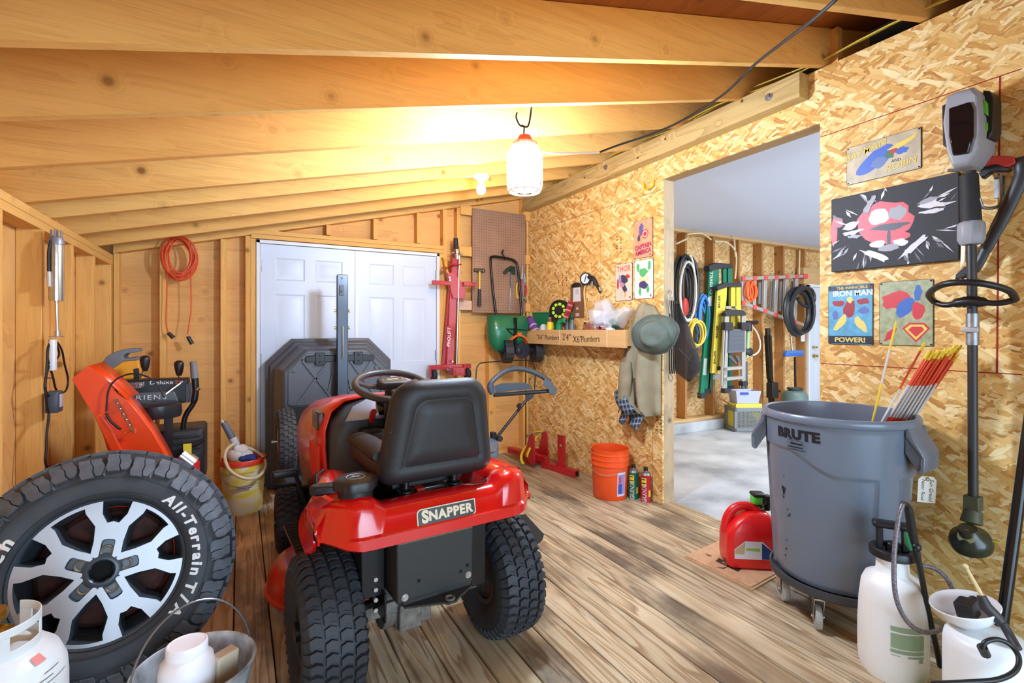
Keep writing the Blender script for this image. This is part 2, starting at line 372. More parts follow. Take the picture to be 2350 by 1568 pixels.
# double doors
tr = MB()
for x0, x1 in ((dx0, dx0+.028), (dx1-.028, dx1)): tr.bx(x0, x1, D-.012, D+.085, 0, dz)
tr.bx(dx0, dx1, D-.012, D+.085, dz-.028, dz); struct(tr, 'trim_1', wl_white, bev=.002)
doorw = plain('white_painted_steel_door', (204, 216, 232), .38, bump=.05, bscale=300)
xm = fx(816)
def leaf(name, x0, x1, extra):
    w = x1-x0; m = MB(); y0 = D+.006; y1 = D+.045
    m.bx(x0, x1, y0+.006, y1, .02, dz-.032)
    cols = ((.145*w, .45*w), (.56*w, .86*w)); rows = ((.25, .82), (1.00, 1.60), (1.715, 1.905))
    xs = [0, cols[0][0], cols[0][1], cols[1][0], cols[1][1], w]; zs = [.02, .25, .82, 1.0, 1.60, 1.715, 1.905, dz-.032]
    for i in range(5):
        for j in range(7):
            X0, X1, Z0, Z1 = x0+xs[i], x0+xs[i+1], zs[j], zs[j+1]
            if i in (1, 3) and j in (1, 3, 5):           # moulded panel: recess, then raised field
                q = lambda d, yy: [(X0+d, yy, Z0+d), (X1-d, yy, Z0+d), (X1-d, yy, Z1-d), (X0+d, yy, Z1-d)]
                m.loft([q(0, y0), q(.012, y0+.0055), q(.030, y0+.0055), q(.046, y0+.0005)], True, (False, True))
            else: m.add([(X0, y0, Z0), (X1, y0, Z0), (X1, y0, Z1), (X0, y0, Z1)], [(0, 1, 2, 3)])
    o = struct(m, name, doorw, smooth=20)
    for z in (.25, 1.05, 1.83):
        h = MB().bx(extra-.012, extra+.012, y0-.010, y0-.001, z-.05, z+.05); h.cyl((extra, y0-.008, z-.052), (extra, y0-.008, z+.052), .007, 10)
        h.build('hinge', zinc, o)
    return o
d1 = leaf('door_1', dx0+.031, xm-.004, dx0+.030); d2 = leaf('door_2', xm+.012, dx1-.031, dx1-.030)
MB().bx(xm-.003, xm+.024, D-.002, D+.006, .02, dz-.033).build('astragal', wl_white, d2)
# right wall of strand board with the opening
OSBT = [(.10, (136, 84, 38)), (.30, (202, 146, 76)), (.5, (226, 180, 104)), (.78, (240, 208, 142)), (1., (252, 234, 184))]
osb1 = osb('strand_board', OSBT, (1, 2))
wr = MB(); T = .013; ZT = 2.712
wr.bx(XR, XR+T, OY1, D+.09, 0, ZT); wr.bx(XR, XR+T, YB, OY0, 0, ZT); wr.bx(XR, XR+T, OY0, OY1, OZ, ZT)
wro = struct(wr, 'wall_right', osb1)
m = MB()                                      # framing and garage side board behind it
osb2 = osb('strand_board_garage', [(.1, (150, 104, 58)), (.35, (206, 158, 96)), (.6, (226, 186, 124)), (1., (246, 222, 180))], (0, 2), 1.1)
XG = 2.86
m = MB(); m.bx(XG-.012, XG, OY1+.04, D+.09, 0, ZT); m.bx(XG-.012, XG, YB, OY0-.02, 0, ZT); m.bx(XG-.012, XG, OY0-.02, OY1+.04, OZ+.03, ZT); m.build('inner_board', osb1, wro)
MB().bx(XR+T, XG+.004, OY1, OY1+.038, 0, OZ).build('jamb', pale, wro, bev=.002)
MB().bx(XR+T, XG+.004, OY0-.038, OY0, 0, OZ).build('jamb', pale, wro, bev=.002)
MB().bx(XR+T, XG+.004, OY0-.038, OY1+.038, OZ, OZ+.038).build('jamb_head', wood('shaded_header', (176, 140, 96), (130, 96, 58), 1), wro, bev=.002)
cutm = plain('cut_edge_of_strand_board', (206, 168, 112), .8)
seam = plain('board_seam', (96, 64, 34), .9); chalk = plain('red_chalk', (150, 38, 30), .9)
def wl_line(a, b, mt, name, w=.003):
    a = atX(*a, XR); b = atX(*b, XR); MB().beam((XR-.0004, a.y, a.z), (XR-.0004, b.y, b.z), .001, w, (0, 0, 1) if abs(a.z-b.z) < .2 else (0, 1, 0)).build(name, mt, wro, smooth=0)
wl_line((1218, 532), (1517, 435.7), seam, 'board_seam'); wl_line((1378, 482), (1378, 752), plain('faded_chalk', (186, 96, 60), .9), 'chalk_line', .002)
wl_line((1884, 314.6), (2346, 157.5), chalk, 'chalk_line', .004); wl_line((1884, 834.3), (2346, 860), chalk, 'chalk_line', .004)
wl_line((2295, 176), (2288, 856), chalk, 'chalk_line', .006); wl_line((1498, 960), (1498, 1140), plain('faint_chalk', (170, 84, 58), .9), 'chalk_line', .003)
bk = plain('ink_black', (22, 20, 20), .8)
st_ = MB()
for px, py, h, w, n in ((1416, 560, 26, 8, 2), (1282, 640, 30, 8, 3), (1508, 975, 40, 6, 2)):   # stencilled grade stamps on the boards
    for k in range(n):
        a = atX(px+k*9, py, XR)
        for j in range(6): st_.bx(XR-.0006, XR, a.y-.006, a.y+.006, a.z-.07+j*.024, a.z-.07+j*.024+(.014 if (j+k) % 3 else .006))
st_.build('grade_stamp', plain('faded_ink', (110, 76, 44), .9), wro, smooth=0)
# ledger beam bolted to the right wall, its end cut beside the opening
ly0 = atX(1846, 200, XR-.045).y
lb = MB().bx(XR-.09, XR-.0005, ly0, D-.0, 2.568, 2.705)
led = tag(lb.build('ledger_beam', treated, bev=.004), 'heavy greenish treated timber bolted along the strand board wall under the rafters', 'beam')
led['kind'] = 'structure'
for px, py in ((1764, 223), (1390, 384)):
    q = atX(px, py, XR-.092); h = MB().cyl(q+V((.003, 0, 0)), q+V((-.004, 0, 0)), .021, 20); h.cyl(q, q+V((-.016, 0, 0)), .013, 6); h.build('bolt', zinc, led)
for px, py in ((1703, 232), (1527, 319), (1464, 362), (1342, 408)):
    q = atX(px, py, XR-.0895); MB().cyl(q, q+V((-.002, 0, 0)), .009, 12).build('wood_plug', plain('brown_knot', (92, 60, 30), .8), led)
# wall behind the camera with its wide doorway
m = MB(); m.bx(XL-.1, XR, YB-.02, YB, 1.95, 2.95); m.bx(XL-.1, -.62, YB-.02, YB, 0, 1.95); m.bx(2.5, XR, YB-.02, YB, 0, 1.95); struct(m, 'wall_front', ply)
# roof: plywood deck over rafters
RH = .204
roofm = wood('roof_plywood', (176, 104, 48), (112, 56, 24), 1, ring=5)
ce = MB(); xa, xb = XL-.25, 3.2
ce.loft([[(xa, y, rz(xa)+RH), (xb, y, rz(xb)+RH), (xb, y, rz(xb)+RH+.02), (xa, y, rz(xa)+RH+.02)] for y in (YB, D+.12)]); ceo = struct(ce, 'ceiling', roofm)
for y in (-1.24, -.79, -.335, .12, .575, 1.03, 1.482, 1.917, 2.374, 2.870, 3.212, 3.674, 4.12):
    m = MB(); x0 = XL-.2
    m.prism([(x0, rz(x0)), (xb, rz(xb)), (xb, rz(xb)+RH-.002), (x0, rz(x0)+RH-.002)], 0, .038, MX.Translation((0, y+.038, 0)) @ MX.Rotation(PI/2, 4, 'X'))
    m.build('rafter', wX, ceo, bev=.0025)
# attic over the garage: panel with the gap's darkness in its colour, one post
at = MB(); at.bx(3.25, 3.28, YB, D+.1, 2.63, 3.1); struct(at, 'wall_attic', plain('attic_gap_dark', (54, 40, 26), .9))
q = atX(1905, 120, 2.80); MB().bx(2.79, 2.83, q.y-.045, q.y+.02, 2.70, 2.92).build('post', wZ, wro)
# ================================================================ the garage next door
YG = 4.41; XE = 9.2; zs_ = -.012
conc, nt, p = new_mat('concrete'); p.inputs['Roughness'].default_value = .55
v = ocoord(nt); a = nd(nt, 'TexNoise', {'Vector': v, 'Scale': 2.2, 'Detail': 6.}).outputs[0]; b = nd(nt, 'TexNoise', {'Vector': v, 'Scale': 60., 'Detail': 3.}).outputs[0]
c = ramp(nt, a, [(.35, (150, 155, 160)), (.5, (184, 190, 196)), (.68, (208, 213, 218))]); c = mix(nt, mth(nt, 'MULTIPLY', b, .18), c, lin((120, 122, 124)))
nt.links.new(c, p.inputs['Base Color']); MATS['concrete'] = conc
struct(MB().bx(2.876, XE, YB, YG+.2, -.1, zs_), 'floor_garage', conc)
struct(MB().bx(XG+.001, XE, YB, YG+.2, 2.585, 2.61), 'ceiling_garage', plain('white_ceiling', (208, 218, 240), .8))
gw = MB().bx(XG+.002, XE, YG+.14, YG+.152, 0, 2.585); gwo = struct(gw, 'wall_garage', osb2)
wg = wood('garage_stud', (186, 136, 84), (140, 92, 48), 2); wgx = wood('garage_plate', (220, 184, 132), (178, 132, 84), 0)
for px in (1577, 1641, 1699, 1752, 1801, 1850): 
    q = atY(px, 700, YG); MB().bx(q.x-.038, q.x, YG, YG+.14, .16, 2.55).build('stud', wg, gwo, bev=.002)
MB().bx(XG+.002, XE, YG-.002, YG+.14, 2.547, 2.585).build('top_plate', wgx, gwo)
MB().bx(XG+.002, 7.5, YG-.002, YG+.14, .115, .155).build('bottom_plate', wgx, gwo)
MB().bx(XG+.002, 7.5, YG-.06, YG+.16, zs_, .114).build('concrete_curb', conc, gwo, bev=.006)
struct(MB().bx(XE, XE+.02, YB, YG+.2, 0, 2.6), 'wall_garage_end', osb2)
q0 = atY(1853, 700, YG).x; dgt = 1.96
gd = MB().bx(q0+.02, q0+.86, YG-.02, YG+.03, 0, dgt)
for X0, X1 in ((.14, .40), (.50, .76)):
    for Z0, Z1 in ((.2, .8), (.98, 1.45), (1.56, 1.80)): gd.rbox((q0+.02+(X0+X1)/2, YG-.022, (Z0+Z1)/2), (X1-X0, .008, Z1-Z0), .004, 2)
gdo = struct(gd, 'door_3', doorw)
brass = plain('brass', (196, 160, 84), .3, .9)
for px, py, r in ((1859, 817, .03), (1858, 797, .022)):
    q = atY(px+6, py, YG-.03); MB().lathe([(.001, 0), (r, .004), (r*.9, .012), (r*.4, .02), (r*.45, .035), (r*.8, .045), (r*.75, .06), (.002, .068)], 16, MX.Translation(q+V((.03, 0, 0))) @ MX.Rotation(PI/2, 4, 'X')).build('door_knob', brass, gdo)
m = MB(); m.bx(q0-.02, q0+.02, YG-.03, YG+.1, 0, dgt+.03); m.bx(q0-.02, q0+.9, YG-.03, YG+.1, dgt+.005, dgt+.045); struct(m, 'trim_2', wl_white)
MB().bx(q0-.1, XE, YG-.001, YG+.1, dgt+.05, dgt+.30).build('door_header', wgx, gwo)
# ================================================================ lamps
LP = atD(1204, 388, 2.42)                   # the work light hangs behind the third rafter
ML = MX.Translation(LP) @ MX.Scale(.96, 4) @ MX.Translation((0, 0, -2.115))
lt = thing('work_light', 'glowing white caged work light hanging from a black hook under the rafters', 'lamp', MX.Translation((LP.x, LP.y, LP.z-.125)))
glow = plain('lit_led_lens', (255, 255, 255), .4, emit=(206, 228, 255), estr=330)
m = MB(ML)
m.lathe([(.001, 2.005), (.055, 2.005), (.072, 2.015), (.080, 2.03), (.082, 2.10), (.082, 2.17), (.078, 2.205), (.06, 2.22), (.001, 2.22)], 32)
m.build('led_lens', glow, lt)
m = MB(ML)
for k in range(12):
    a = TAU*k/12; c_, s_ = cos(a), sin(a)
    m.tube([(.05*c_, .05*s_, 1.992), (.082*c_, .082*s_, 2.000), (.089*c_, .089*s_, 2.03), (.089*c_, .089*s_, 2.19), (.07*c_, .07*s_, 2.225)], .0035, 6)
for z, r_ in ((2.0, .08), (2.19, .09)): m.ring(MX.Translation((0, 0, z)), r_, .004, 32, 6)
m.build('cage', plain('white_coated_wire', (240, 240, 240), .4), lt)
m = MB(ML); m.lathe([(.001, 2.222), (.066, 2.222), (.066, 2.245), (.04, 2.262), (.03, 2.285), (.001, 2.29)], 24); m.build('cap', plain('red_lamp_cap', (190, 70, 50), .5), lt)
m = MB(ML)
m.tube(curve([(-.006, 0, 2.29), (-.004, 0, 2.33), (-.03, 0, 2.335), (-.05, 0, 2.37), (-.045, 0, 2.395)], 5), .0045, 8)
m.tube(curve([(-.02, 0, 2.336), (.015, 0, 2.335), (.03, 0, 2.37), (.022, -.03, 2.42), (.0, -.08, 2.44), (.0, -.113, 2.49)], 6), .005, 8)
m.build('hook', plain('black_iron', (30, 28, 28), .5, .6), lt)
# its cord: white at the lamp, black along the ledger and up to the rafters
def cord_pts(pp): return [atD(x, y, d) for x, y, d in pp]
m = MB(); m.tube(curve(cord_pts([(1246, 350, 2.42), (1290, 352, 2.60), (1330, 351, 2.85), (1375, 350, 3.15)]), 6), .006, 8)
m.m = 1; m.tube(curve(cord_pts([(1375, 350, 3.15), (1420, 333, 3.25), (1480, 313, 3.2), (1545, 287, 3.0), (1610, 250, 2.75), (1665, 213, 2.45), (1730, 150, 2.15), (1800, 95, 1.85), (1860, 50, 1.65), (1915, 2, 1.52), (1935, -20, 1.50)]), 6), .0065, 8)
tag(m.build('lamp_cord', [plain('white_cord', (230, 230, 230), .5), plain('black_cord', (20, 20, 22), .5)]), 'black cord running from the hanging work light along the ledger to the upper right', 'cord')
# bare bulb on a porcelain holder
q = atY(1104, 408, 3.235); bx_, by_, bz_ = q.x, q.y, rz(q.x)
bt = thing('ceiling_bulb', 'small lit bare bulb in a white porcelain holder under a far rafter', 'lamp', MX.Translation((bx_, by_, bz_)))
m = MB(MX.Translation((bx_, by_, bz_))); m.lathe([(.001, 0), (.058, 0), (.058, -.012), (.045, -.02), (.03, -.03), (.024, -.045), (.001, -.045)], 24); m.build('lamp_holder', plain('porcelain', (240, 238, 232), .25), bt)
m = MB(MX.Translation((bx_, by_, bz_))); m.lathe([(.001, -.045), (.014, -.046), (.017, -.06), (.027, -.08), (.033, -.1), (.031, -.118), (.02, -.133), (.001, -.138)], 20); m.build('bulb', plain('lit_bulb', (255, 240, 210), .4, emit=(255, 214, 150), estr=260), bt)
q = atY(1103, 402, 3.56)
# yellow cables through the rafters
yel = plain('yellow_cable_sheath', (218, 190, 70), .5)
for k, (x, z) in enumerate(((2.725, 2.80), (2.76, 2.815))):
    m = MB(); pts = []
    for j in range(40):
        y = -.9+5.4*j/39; pts.append((x+.012*sin(y*5+k*2), y, rz(x)+.035+.018*k+.012*sin(y*6.5+k)))
    m.tube(pts, .0065, 8, flat=.6); tag(m.build('house_cable', yel), 'yellow house cable threaded through the rafters above the strand board wall, %s' % ('the lower of two', 'the upper of two')[k], 'cable', 'yellow cables through the rafters')
# ================================================================ red lawn tractor seen from behind
redp = plain('glossy_red_body', (206, 16, 14), .22, coat=.8); orr = plain('orange_red_hood', (214, 34, 14), .3, coat=.5)
seatm = plain('black_seat_vinyl', (36, 35, 37), .46, bump=.5, bscale=420); dgrey = plain('dark_grey_plastic', (58, 55, 55), .5, bump=.15)
castg = plain('grey_cast_metal', (112, 106, 98), .6, .3, var=.25); tire_m = plain('lawn_tire_rubber', (46, 49, 54), .62, var=.12, vscale=12)
pblk = plain('black_powder_coat', (38, 40, 38), .5, bump=.1); creamt = plain('cream_decal', (224, 208, 176), .5)
MR = MX.Rotation(PI/2, 4, 'Y')             # lathe axis along x
def smooth01(t): t = max(0., min(1., t)); return t*t*(3-2*t)
def turf_tire(mb, M, Ro, W, rr, rows, cols, lug=.011):
    """lawn tire on the x axis: carcass plus rows of chevron lugs"""
    h = W/2; Rb = Ro-lug
    prof = [(rr-.006, -h*.62), (rr+.008, -h*.80), (rr+(Rb-rr)*.35, -h*.97), (rr+(Rb-rr)*.62, -h*1.0), (Rb-.028, -h*.94), (Rb-.010, -h*.80), (Rb-.002, -h*.45), (Rb, 0)]
    prof = prof+[(r, -w) for r, w in prof[-2::-1]]
    mb.lathe(prof, 64, M @ MR, cap=(False, False))
    def rad(w):
        a = abs(w)/h
        return Rb-.002*a if a < .5 else Rb-.001-.012*((a-.5)/.4)**2
    da = TAU/rows
    for k in range(rows):
        for c in range(cols):
            w0 = h*.90*(-1+2*c/cols); w1 = h*.90*(-1+2*(c+1)/cols); g = (w1-w0)*.10; wm = (w0+w1)/2
            a = k*da+(da*.5 if c % 2 else 0); ah = da*.34; ch = da*.20
            pts = [(w0+g, a-ah), (wm, a-ah+ch), (w1-g, a-ah), (w1-g, a+ah-.0), (wm, a+ah+ch), (w0+g, a+ah)]
            vs = []
            for top in (0, 1):
                for (w, t) in pts:
                    r = rad(w)+(lug if top else -.003); t2 = a+(t-a)*(.9 if top else 1.02)
                    vs.append((w, r*sin(t2), r*cos(t2)))
            mb.add(vs, [(6, 7, 8, 9, 10, 11)]+[(i, (i+1) % 6, 6+(i+1) % 6, 6+i) for i in range(6)], M)
        for sd in (-1, 1):                 # shoulder bars
            a = k*da+(da*.5 if (sd > 0) == (cols % 2 == 0) else 0); vs = []
            for top in (0, 1):
                for w, r0, t in ((.80, -.006, -.30), (.96, -.040, -.16), (.96, -.040, .16), (.80, -.006, .30)):
                    r = Rb+r0+(lug*.7 if top else -.004); vs.append((sd*h*(w+(.045 if top else 0)), r*sin(a+t*da), r*cos(a+t*da)))
            mb.add(vs, [(4, 5, 6, 7), (0, 1, 5, 4), (1, 2, 6, 5), (2, 3, 7, 6), (3, 0, 4, 7)], M)
def lawn_wheel(name, root, x, y, Ro, W, rr, rows, cols, rimm, steer=0):
    M = MT @ MX.Translation((x, y, Ro-.002)) @ MX.Rotation(steer, 4, 'Z'); sd = 1 if x > 0 else -1
    m = MB(); m.lathe([(.03, -W*.30), (rr*.45, -W*.28), (rr*.8, -W*.30), (rr+.004, -W*.36), (rr+.006, -W*.40), (rr-.012, -W*.38), (rr-.014, W*.38), (rr+.006, W*.40), (rr+.004, W*.36), (rr*.8, W*.30), (rr*.45, W*.28), (.03, W*.30)], 32, M @ MR)
    w = m.build(name, rimm, root)
    m = MB(); turf_tire(m, M, Ro, W, rr, rows, cols); m.build('tire', tire_m, w, smooth=30)
    m = MB(); m.cyl(M @ V((sd*W*.30, 0, 0)), M @ V((sd*(W*.30+.035), 0, 0)), .032, 20); m.build('hub', blackm, w)
    return w
MT = place((.611, 1.877, 0), R(3.5))
tr_ = thing('lawn_tractor', 'red riding lawn tractor with high black seat and chunky tires, seen from behind', 'lawn tractor', MT)
rimg = plain('grey_wheel_rim', (70, 70, 70), .5, .4)
for sx in (-1, 1):
    lawn_wheel('rear_wheel', tr_, .37 if sx > 0 else -.35, 0, .252, .205, .105, 40, 4, rimg)
    lawn_wheel('front_wheel', tr_, sx*.275, 1.30, .185, .155, .085, 30, 4, rimg, R(-4))
# fender body: sections across the tractor
def fender_sec(x):
    a = abs(x); e = smooth01((a-.27)/.135); e2 = smooth01((a-.36)/.05)
    yr = -.285+.10*e*e; zt = .712+.042*smooth01((a-.20)/.07)-.020*e; zt -= .065*e2; yin = -.175
    mid = smooth01((.235-a)/.03)
    pts = [(yr+.012, .598+.02*e), (yr-.006, .607+.02*e), (yr-.004, .634), (yr+.008, .640), (yr+.020, zt-.028), (yr+.032, zt-.008), (yr+.055, zt)]
    pts += [(yin-.01, zt), (yin, zt-.004-.01*mid), (yin+.012, zt-.05*mid), (.0, zt-.052*mid), (.14, zt-.055*mid-.004), (.22, zt-.06*mid-.02), (.27, .66-.02*mid), (.285, .60)]
    f = 1-.9*smooth01((a-.31)/.05)
    return [(x, y*f if y > 0 else y, z) for y, z in pts]
m = MB(MT)
xs = [-.407, -.400, -.388, -.365, -.33, -.29, -.25, -.235, -.215, -.2, -.1, 0, .1, .2, .215, .235, .25, .29, .33, .365, .388, .400, .407]
m.loft([fender_sec(x) for x in xs], False)
for s_ in (-1, 1):                          # side skirts
    sec = fender_sec(s_*.407)[1:12]; m.loft([sec, [(p[0], p[1], min(p[2], .61)) for p in sec]], False)
fen = m.build('rear_fender', redp, tr_, solid=.007, smooth=50, off=-1)
m = MB()                                    # curved lip at the front of the left fender
lo_ = curve([atM(x, y, MT, 0, -.405) for x, y in ((738, 1140), (716, 1150), (696, 1172), (686, 1198), (686, 1228), (696, 1262), (700, 1272))], 4); li_ = curve([atM(x, y, MT, 0, -.405) for x, y in ((745, 1152), (728, 1163), (712, 1182), (704, 1203), (704, 1226), (706, 1250), (703, 1272))], 4)
ox = MT.to_3x3() @ V((.03, 0, 0)); m.loft([[a, a+ox*.4+V((0, 0, .004)), b_+ox, b_+ox*.6-V((0, 0, .004))] for a, b_ in zip(lo_, li_)]); m.build('fender_lip', redp, tr_, smooth=60)
# name decal on the rear panel
dm = place((.002, -.2795, .6655)) @ MX.Rotation(R(77), 4, 'X')
def rrect(w, h, r, n=5, k=(1, 1, 1, 1)):
    q = []
    for j, (sx, sy) in enumerate(((1, 1), (-1, 1), (-1, -1), (1, -1))):
        rr_ = r if k[j] else .002
        for i in range(n+1): a = PI/2*(j+i/n); q.append((sx*(w/2-rr_)+rr_*cos(a), sy*(h/2-rr_)+rr_*sin(a)))
    return q
m = MB(MT); m.prism(rrect(.222, .056, .016, 5, (0, 1, 0, 1)), -.001, .0012, dm); m.m = 1; m.prism(rrect(.214, .049, .014, 5, (0, 1, 0, 1)), .0012, .0018, dm)
m.m = 0; m.text('S', .054, dm @ MX.Translation((-.082, -.0005, .0020)), .0006, .05, sx=.98); m.text('NAPPER', .042, dm @ MX.Translation((.0135, -.001, .0020)), .0006, .045, sx=1.02, space=1.12)
m.build('name_decal', [creamt, plain('decal_black', (34, 36, 34), .4)], tr_, 'black and cream maker name plate', smooth=0)
# steel plate, hitch and transaxle below
m = MB(MT); m.bx(-.172, .112, -.262, -.05, .385, .60); m.build('rear_plate', pblk, tr_, bev=.006)
m = MB(MT); m.bx(-.168, .108, -.268, -.262, .585, .60); m.build('plate_lip', plain('lit_olive_edge', (120, 112, 84), .5), tr_, bev=.002)  # folded top edge of the plate, its lit look put into the colour
for x, z in ((-.145, .405), (.092, .418)):
    m = MB(MT); m.cyl((x, -.262, z), (x, -.272, z), .0085, 6); m.cyl((x, -.262, z), (x, -.265, z), .012, 16); m.build('bolt', steel, tr_)
m = MB(MT)
for x, z in ((-.095, .447), (.063, .437), (.09, .452)): m.cyl((x, -.2625, z), (x, -.2632, z), .0065, 12)
m.build('bolt_hole', plain('hole_black', (6, 6, 6), .9), tr_)
m = MB(MT); hp = [(-.15, -.245), (.105, -.245), (.105, -.27), (.03, -.315), (.015, -.33), (-.015, -.33), (-.03, -.315), (-.15, -.275)]
m.prism(hp, .372, .379); m.bx(-.15, .105, -.262, -.25, .372, .395); m.build('hitch_plate', pblk, tr_, bev=.002)
m = MB(MT); m.ring(MX.Translation((0, -.306, .380)), .014, .005, 20, 6); m.build('hitch_ring', castg, tr_)
m = MB(MT); m.cyl((-.27, 0, .25), (.27, 0, .25), .035, 20); m.cyl((-.16, -.02, .27), (-.02, -.02, .27), .085, 20); m.bx(-.12, .02, -.10, .12, .2, .36); m.cyl((.11, 0, .25), (.2, 0, .25), .05, 20); m.bx(-.25, .23, -.11, -.07, .27, .315); m.bx(-.115, -.03, -.13, -.04, .205, .30)
m.build('transaxle', castg, tr_, bev=.005)
m = MB(MT)
for s_ in (-1, 1): m.bx(s_*.19-.004, s_*.19+.004, -.2, 1.4, .30, .40)
m.bx(-.19, .19, .1, .106, .28, .6); m.bx(-.26, -.18, -.16, .0, .38, .56); m.bx(.14, .2, -.2, 0, .33, .59); m.build('frame', blackm, tr_, bev=.003)
m = MB(MT)
for z in (.34, .375, .41, .445): m.cyl((-.215, -.16, z), (-.215, -.175, z), .008, 6)
m.build('frame_bolt', steel, tr_)
# seat: back shell with a raised panel, cushion with side bolsters
def sout(d, y, lean=0.):
    q = []; n = 7
    for k, (cx, cz, rr_) in enumerate(((.205, .755, .045), (.172, 1.118, .085), (-.172, 1.118, .085), (-.205, .755, .045))):
        rr2 = max(rr_-d*.6, .012); sx = 1 if cx > 0 else -1; sz = -1 if k in (0, 3) else 1
        px, pz = cx-sx*(d+rr2), cz-sz*(d+rr2)
        for i in range(n+1):
            a = PI/2*(k-1+i/n); q.append((.022+1.07*(px+rr2*cos(a)), y-.10*(pz+rr2*sin(a)-.73)+.018*((px+rr2*cos(a))/.2)**2, pz+rr2*sin(a)))
    return q
m = MB(MT); y0 = -.185
m.loft([sout(.045, y0+.085), sout(.012, y0+.075), sout(.0, y0+.055), sout(-.004, y0+.02), sout(.006, y0-.004), sout(.03, y0-.018), sout(.058, y0-.021), sout(.062, y0-.0165), sout(.068, y0-.0165), sout(.072, y0-.021), sout(.12, y0-.024)])
st_ = m.build('seat', seatm, tr_, smooth=60)
m = MB(MT); m.rbox((0, .07, .80), (.40, .46, .11), .09, 6, e=.045); m.loft([[(sx*.165+sx*.045*cos(TAU*i/14)+0, y, .85+.035*sin(TAU*i/14)*s) for i in range(14)] for sx in (-1,) for y, s in ((-.12, .6), (-.06, 1), (.1, 1), (.22, .7))]); m.loft([[(.165+.045*cos(TAU*i/14), y, .85+.035*sin(TAU*i/14)*s) for i in range(14)] for y, s in ((-.12, .6), (-.06, 1), (.1, 1), (.22, .7))])
m.build('seat_cushion', seatm, tr_, smooth=60)
m = MB(MT); m.bx(-.19, .19, -.15, .2, .662, .672); m.bx(-.14, .14, -.12, .18, .725, .745)
for x in (-.1, .09): m.lathe([(.001, .67), (.03, .67), (.03, .70), (.022, .703), (.022, .715), (.03, .718), (.03, .726), (.012, .73), (.012, .76), (.001, .76)], 20, MX.Translation((x, -.15, 0)))
m.build('seat_mount', blackm, tr_, bev=.002)
m = MB(MT); m.bx(-.05, .075, -.13, -.08, .675, .715); m.build('seat_bracket', steel, tr_, bev=.002)
m = MB(MT); m.bx(-.05, -.02, -.135, -.078, .676, .7155); m.build('warning_sticker', plain('red_sticker', (226, 60, 44), .5), tr_)
# big fuel cap and the levers on the fenders
m = MB(MT @ MX.Translation((-.285, -.18, .742)))
m.lathe([(.001, .0), (.056, .0), (.056, .03), (.052, .034)], 24, cap=(False, False))
star = [(.071*(1+.035*cos(6*TAU*i/48)), TAU*i/48) for i in range(48)]
m.loft([[(r*k*cos(a), r*k*sin(a), z) for r, a in star] for z, k in ((.03, .85), (.034, .98), (.056, 1.), (.064, .95), (.069, .8))])
m.m = 1; m.ring(MX.Translation((0, 0, .0695)), .03, .0012, 24, 6); m.prism([(-.02, -.006), (-.004, .014), (.0, .003), (.018, .008), (.006, -.012), (0, -.002)], .0692, .0705)
m.build('fuel_cap', [black, plain('pale_grey_print', (170, 172, 176), .5)], tr_)
m = MB(MT); m.prism([(-.40, -.11), (-.30, -.13), (-.29, -.10), (-.30, -.075), (-.40, -.06), (-.415, -.085)], .742, .775); m.build('lever_grip', black, tr_, bev=.008)
m = MB(MT); m.tube([(-.385, -.06, .745), (-.38, -.02, .79), (-.35, -.0, .80)], .006, 8); m.build('lever_rod', blackm, tr_)
m = MB(MT); m.prism([(.20, -.05), (.34, -.03), (.385, .02), (.39, .06), (.20, .03)], .772, .786); m.build('lever_plate', plain('grey_lever', (92, 94, 98), .35, .3), tr_, bev=.005)
# dash console, steering wheel, hood
def dsec(y, w, zt, zb): return [(-w, y, zb), (-w, y, zt-.16), (-w*.94, y, zt-.09), (-w*.72, y, zt-.025), (-w*.4, y, zt), (w*.4, y, zt), (w*.72, y, zt-.025), (w*.94, y, zt-.09), (w, y, zt-.16), (w, y, zb)]
m = MB(MT); m.loft([dsec(.45, .245, .985, .34), dsec(.40, .24, .98, .34), dsec(.375, .225, .90, .36)]); m.build('dash', dgrey, tr_, smooth=50)
m = MB(MT); m.add([(-.19, .352, .90), (.19, .352, .90), (.15, .385, .985), (-.09, .385, .985), (-.15, .378, .96)], [(0, 1, 2, 3, 4)]); m.build('dash_panel', plain('silver_panel', (176, 180, 188), .35, .4), tr_, solid=.008)
m = MB(MT); m.add([(-.04, .350, .915), (.14, .350, .915), (.13, .376, .975), (-.045, .376, .975)], [(0, 1, 2, 3)]); m.build('gauge', plain('gauge_black', (8, 8, 10), .15), tr_, solid=.006)
m = MB(MT); m.rbox((-.08, .335, .84), (.10, .09, .05), .02, 4); m.rbox((-.075, .335, .80), (.1, .08, .04), .01, 3); m.bx(-.05, .1, .30, .37, .80, .84); m.build('control_box', black, tr_)
m = MB(MT); m.bx(-.088, -.078, .325, .35, .86, .895); m.m = 1; m.loft([[(-.083+.014*s*cos(TAU*i/10), .325-.04*t+.012*s*sin(TAU*i/10), .89+.065*t) for i in range(10)] for t, s in ((0, .7), (.3, 1), (.8, 1.05), (1, .6))])
m.build('throttle_lever', [black, plain('red_knob', (178, 24, 20), .35)], tr_)
m = MB(MT)
for j in range(9): m.bx(-.20, .2, .362, .376, .38+.03*j, .395+.03*j)
m.bx(-.22, .22, .375, .38, .34, .66); m.build('vent_grille', black, tr_)
m = MB(MT); m.cyl((.01, .34, .86), (.0, .29, 1.03), .032, 16); m.build('steering_column', black, tr_)
sw = MB(MT @ place((0, .29, 1.052)) @ MX.Rotation(R(17), 4, 'X')); sw.ring(None, .158, .0155, 48, 12)
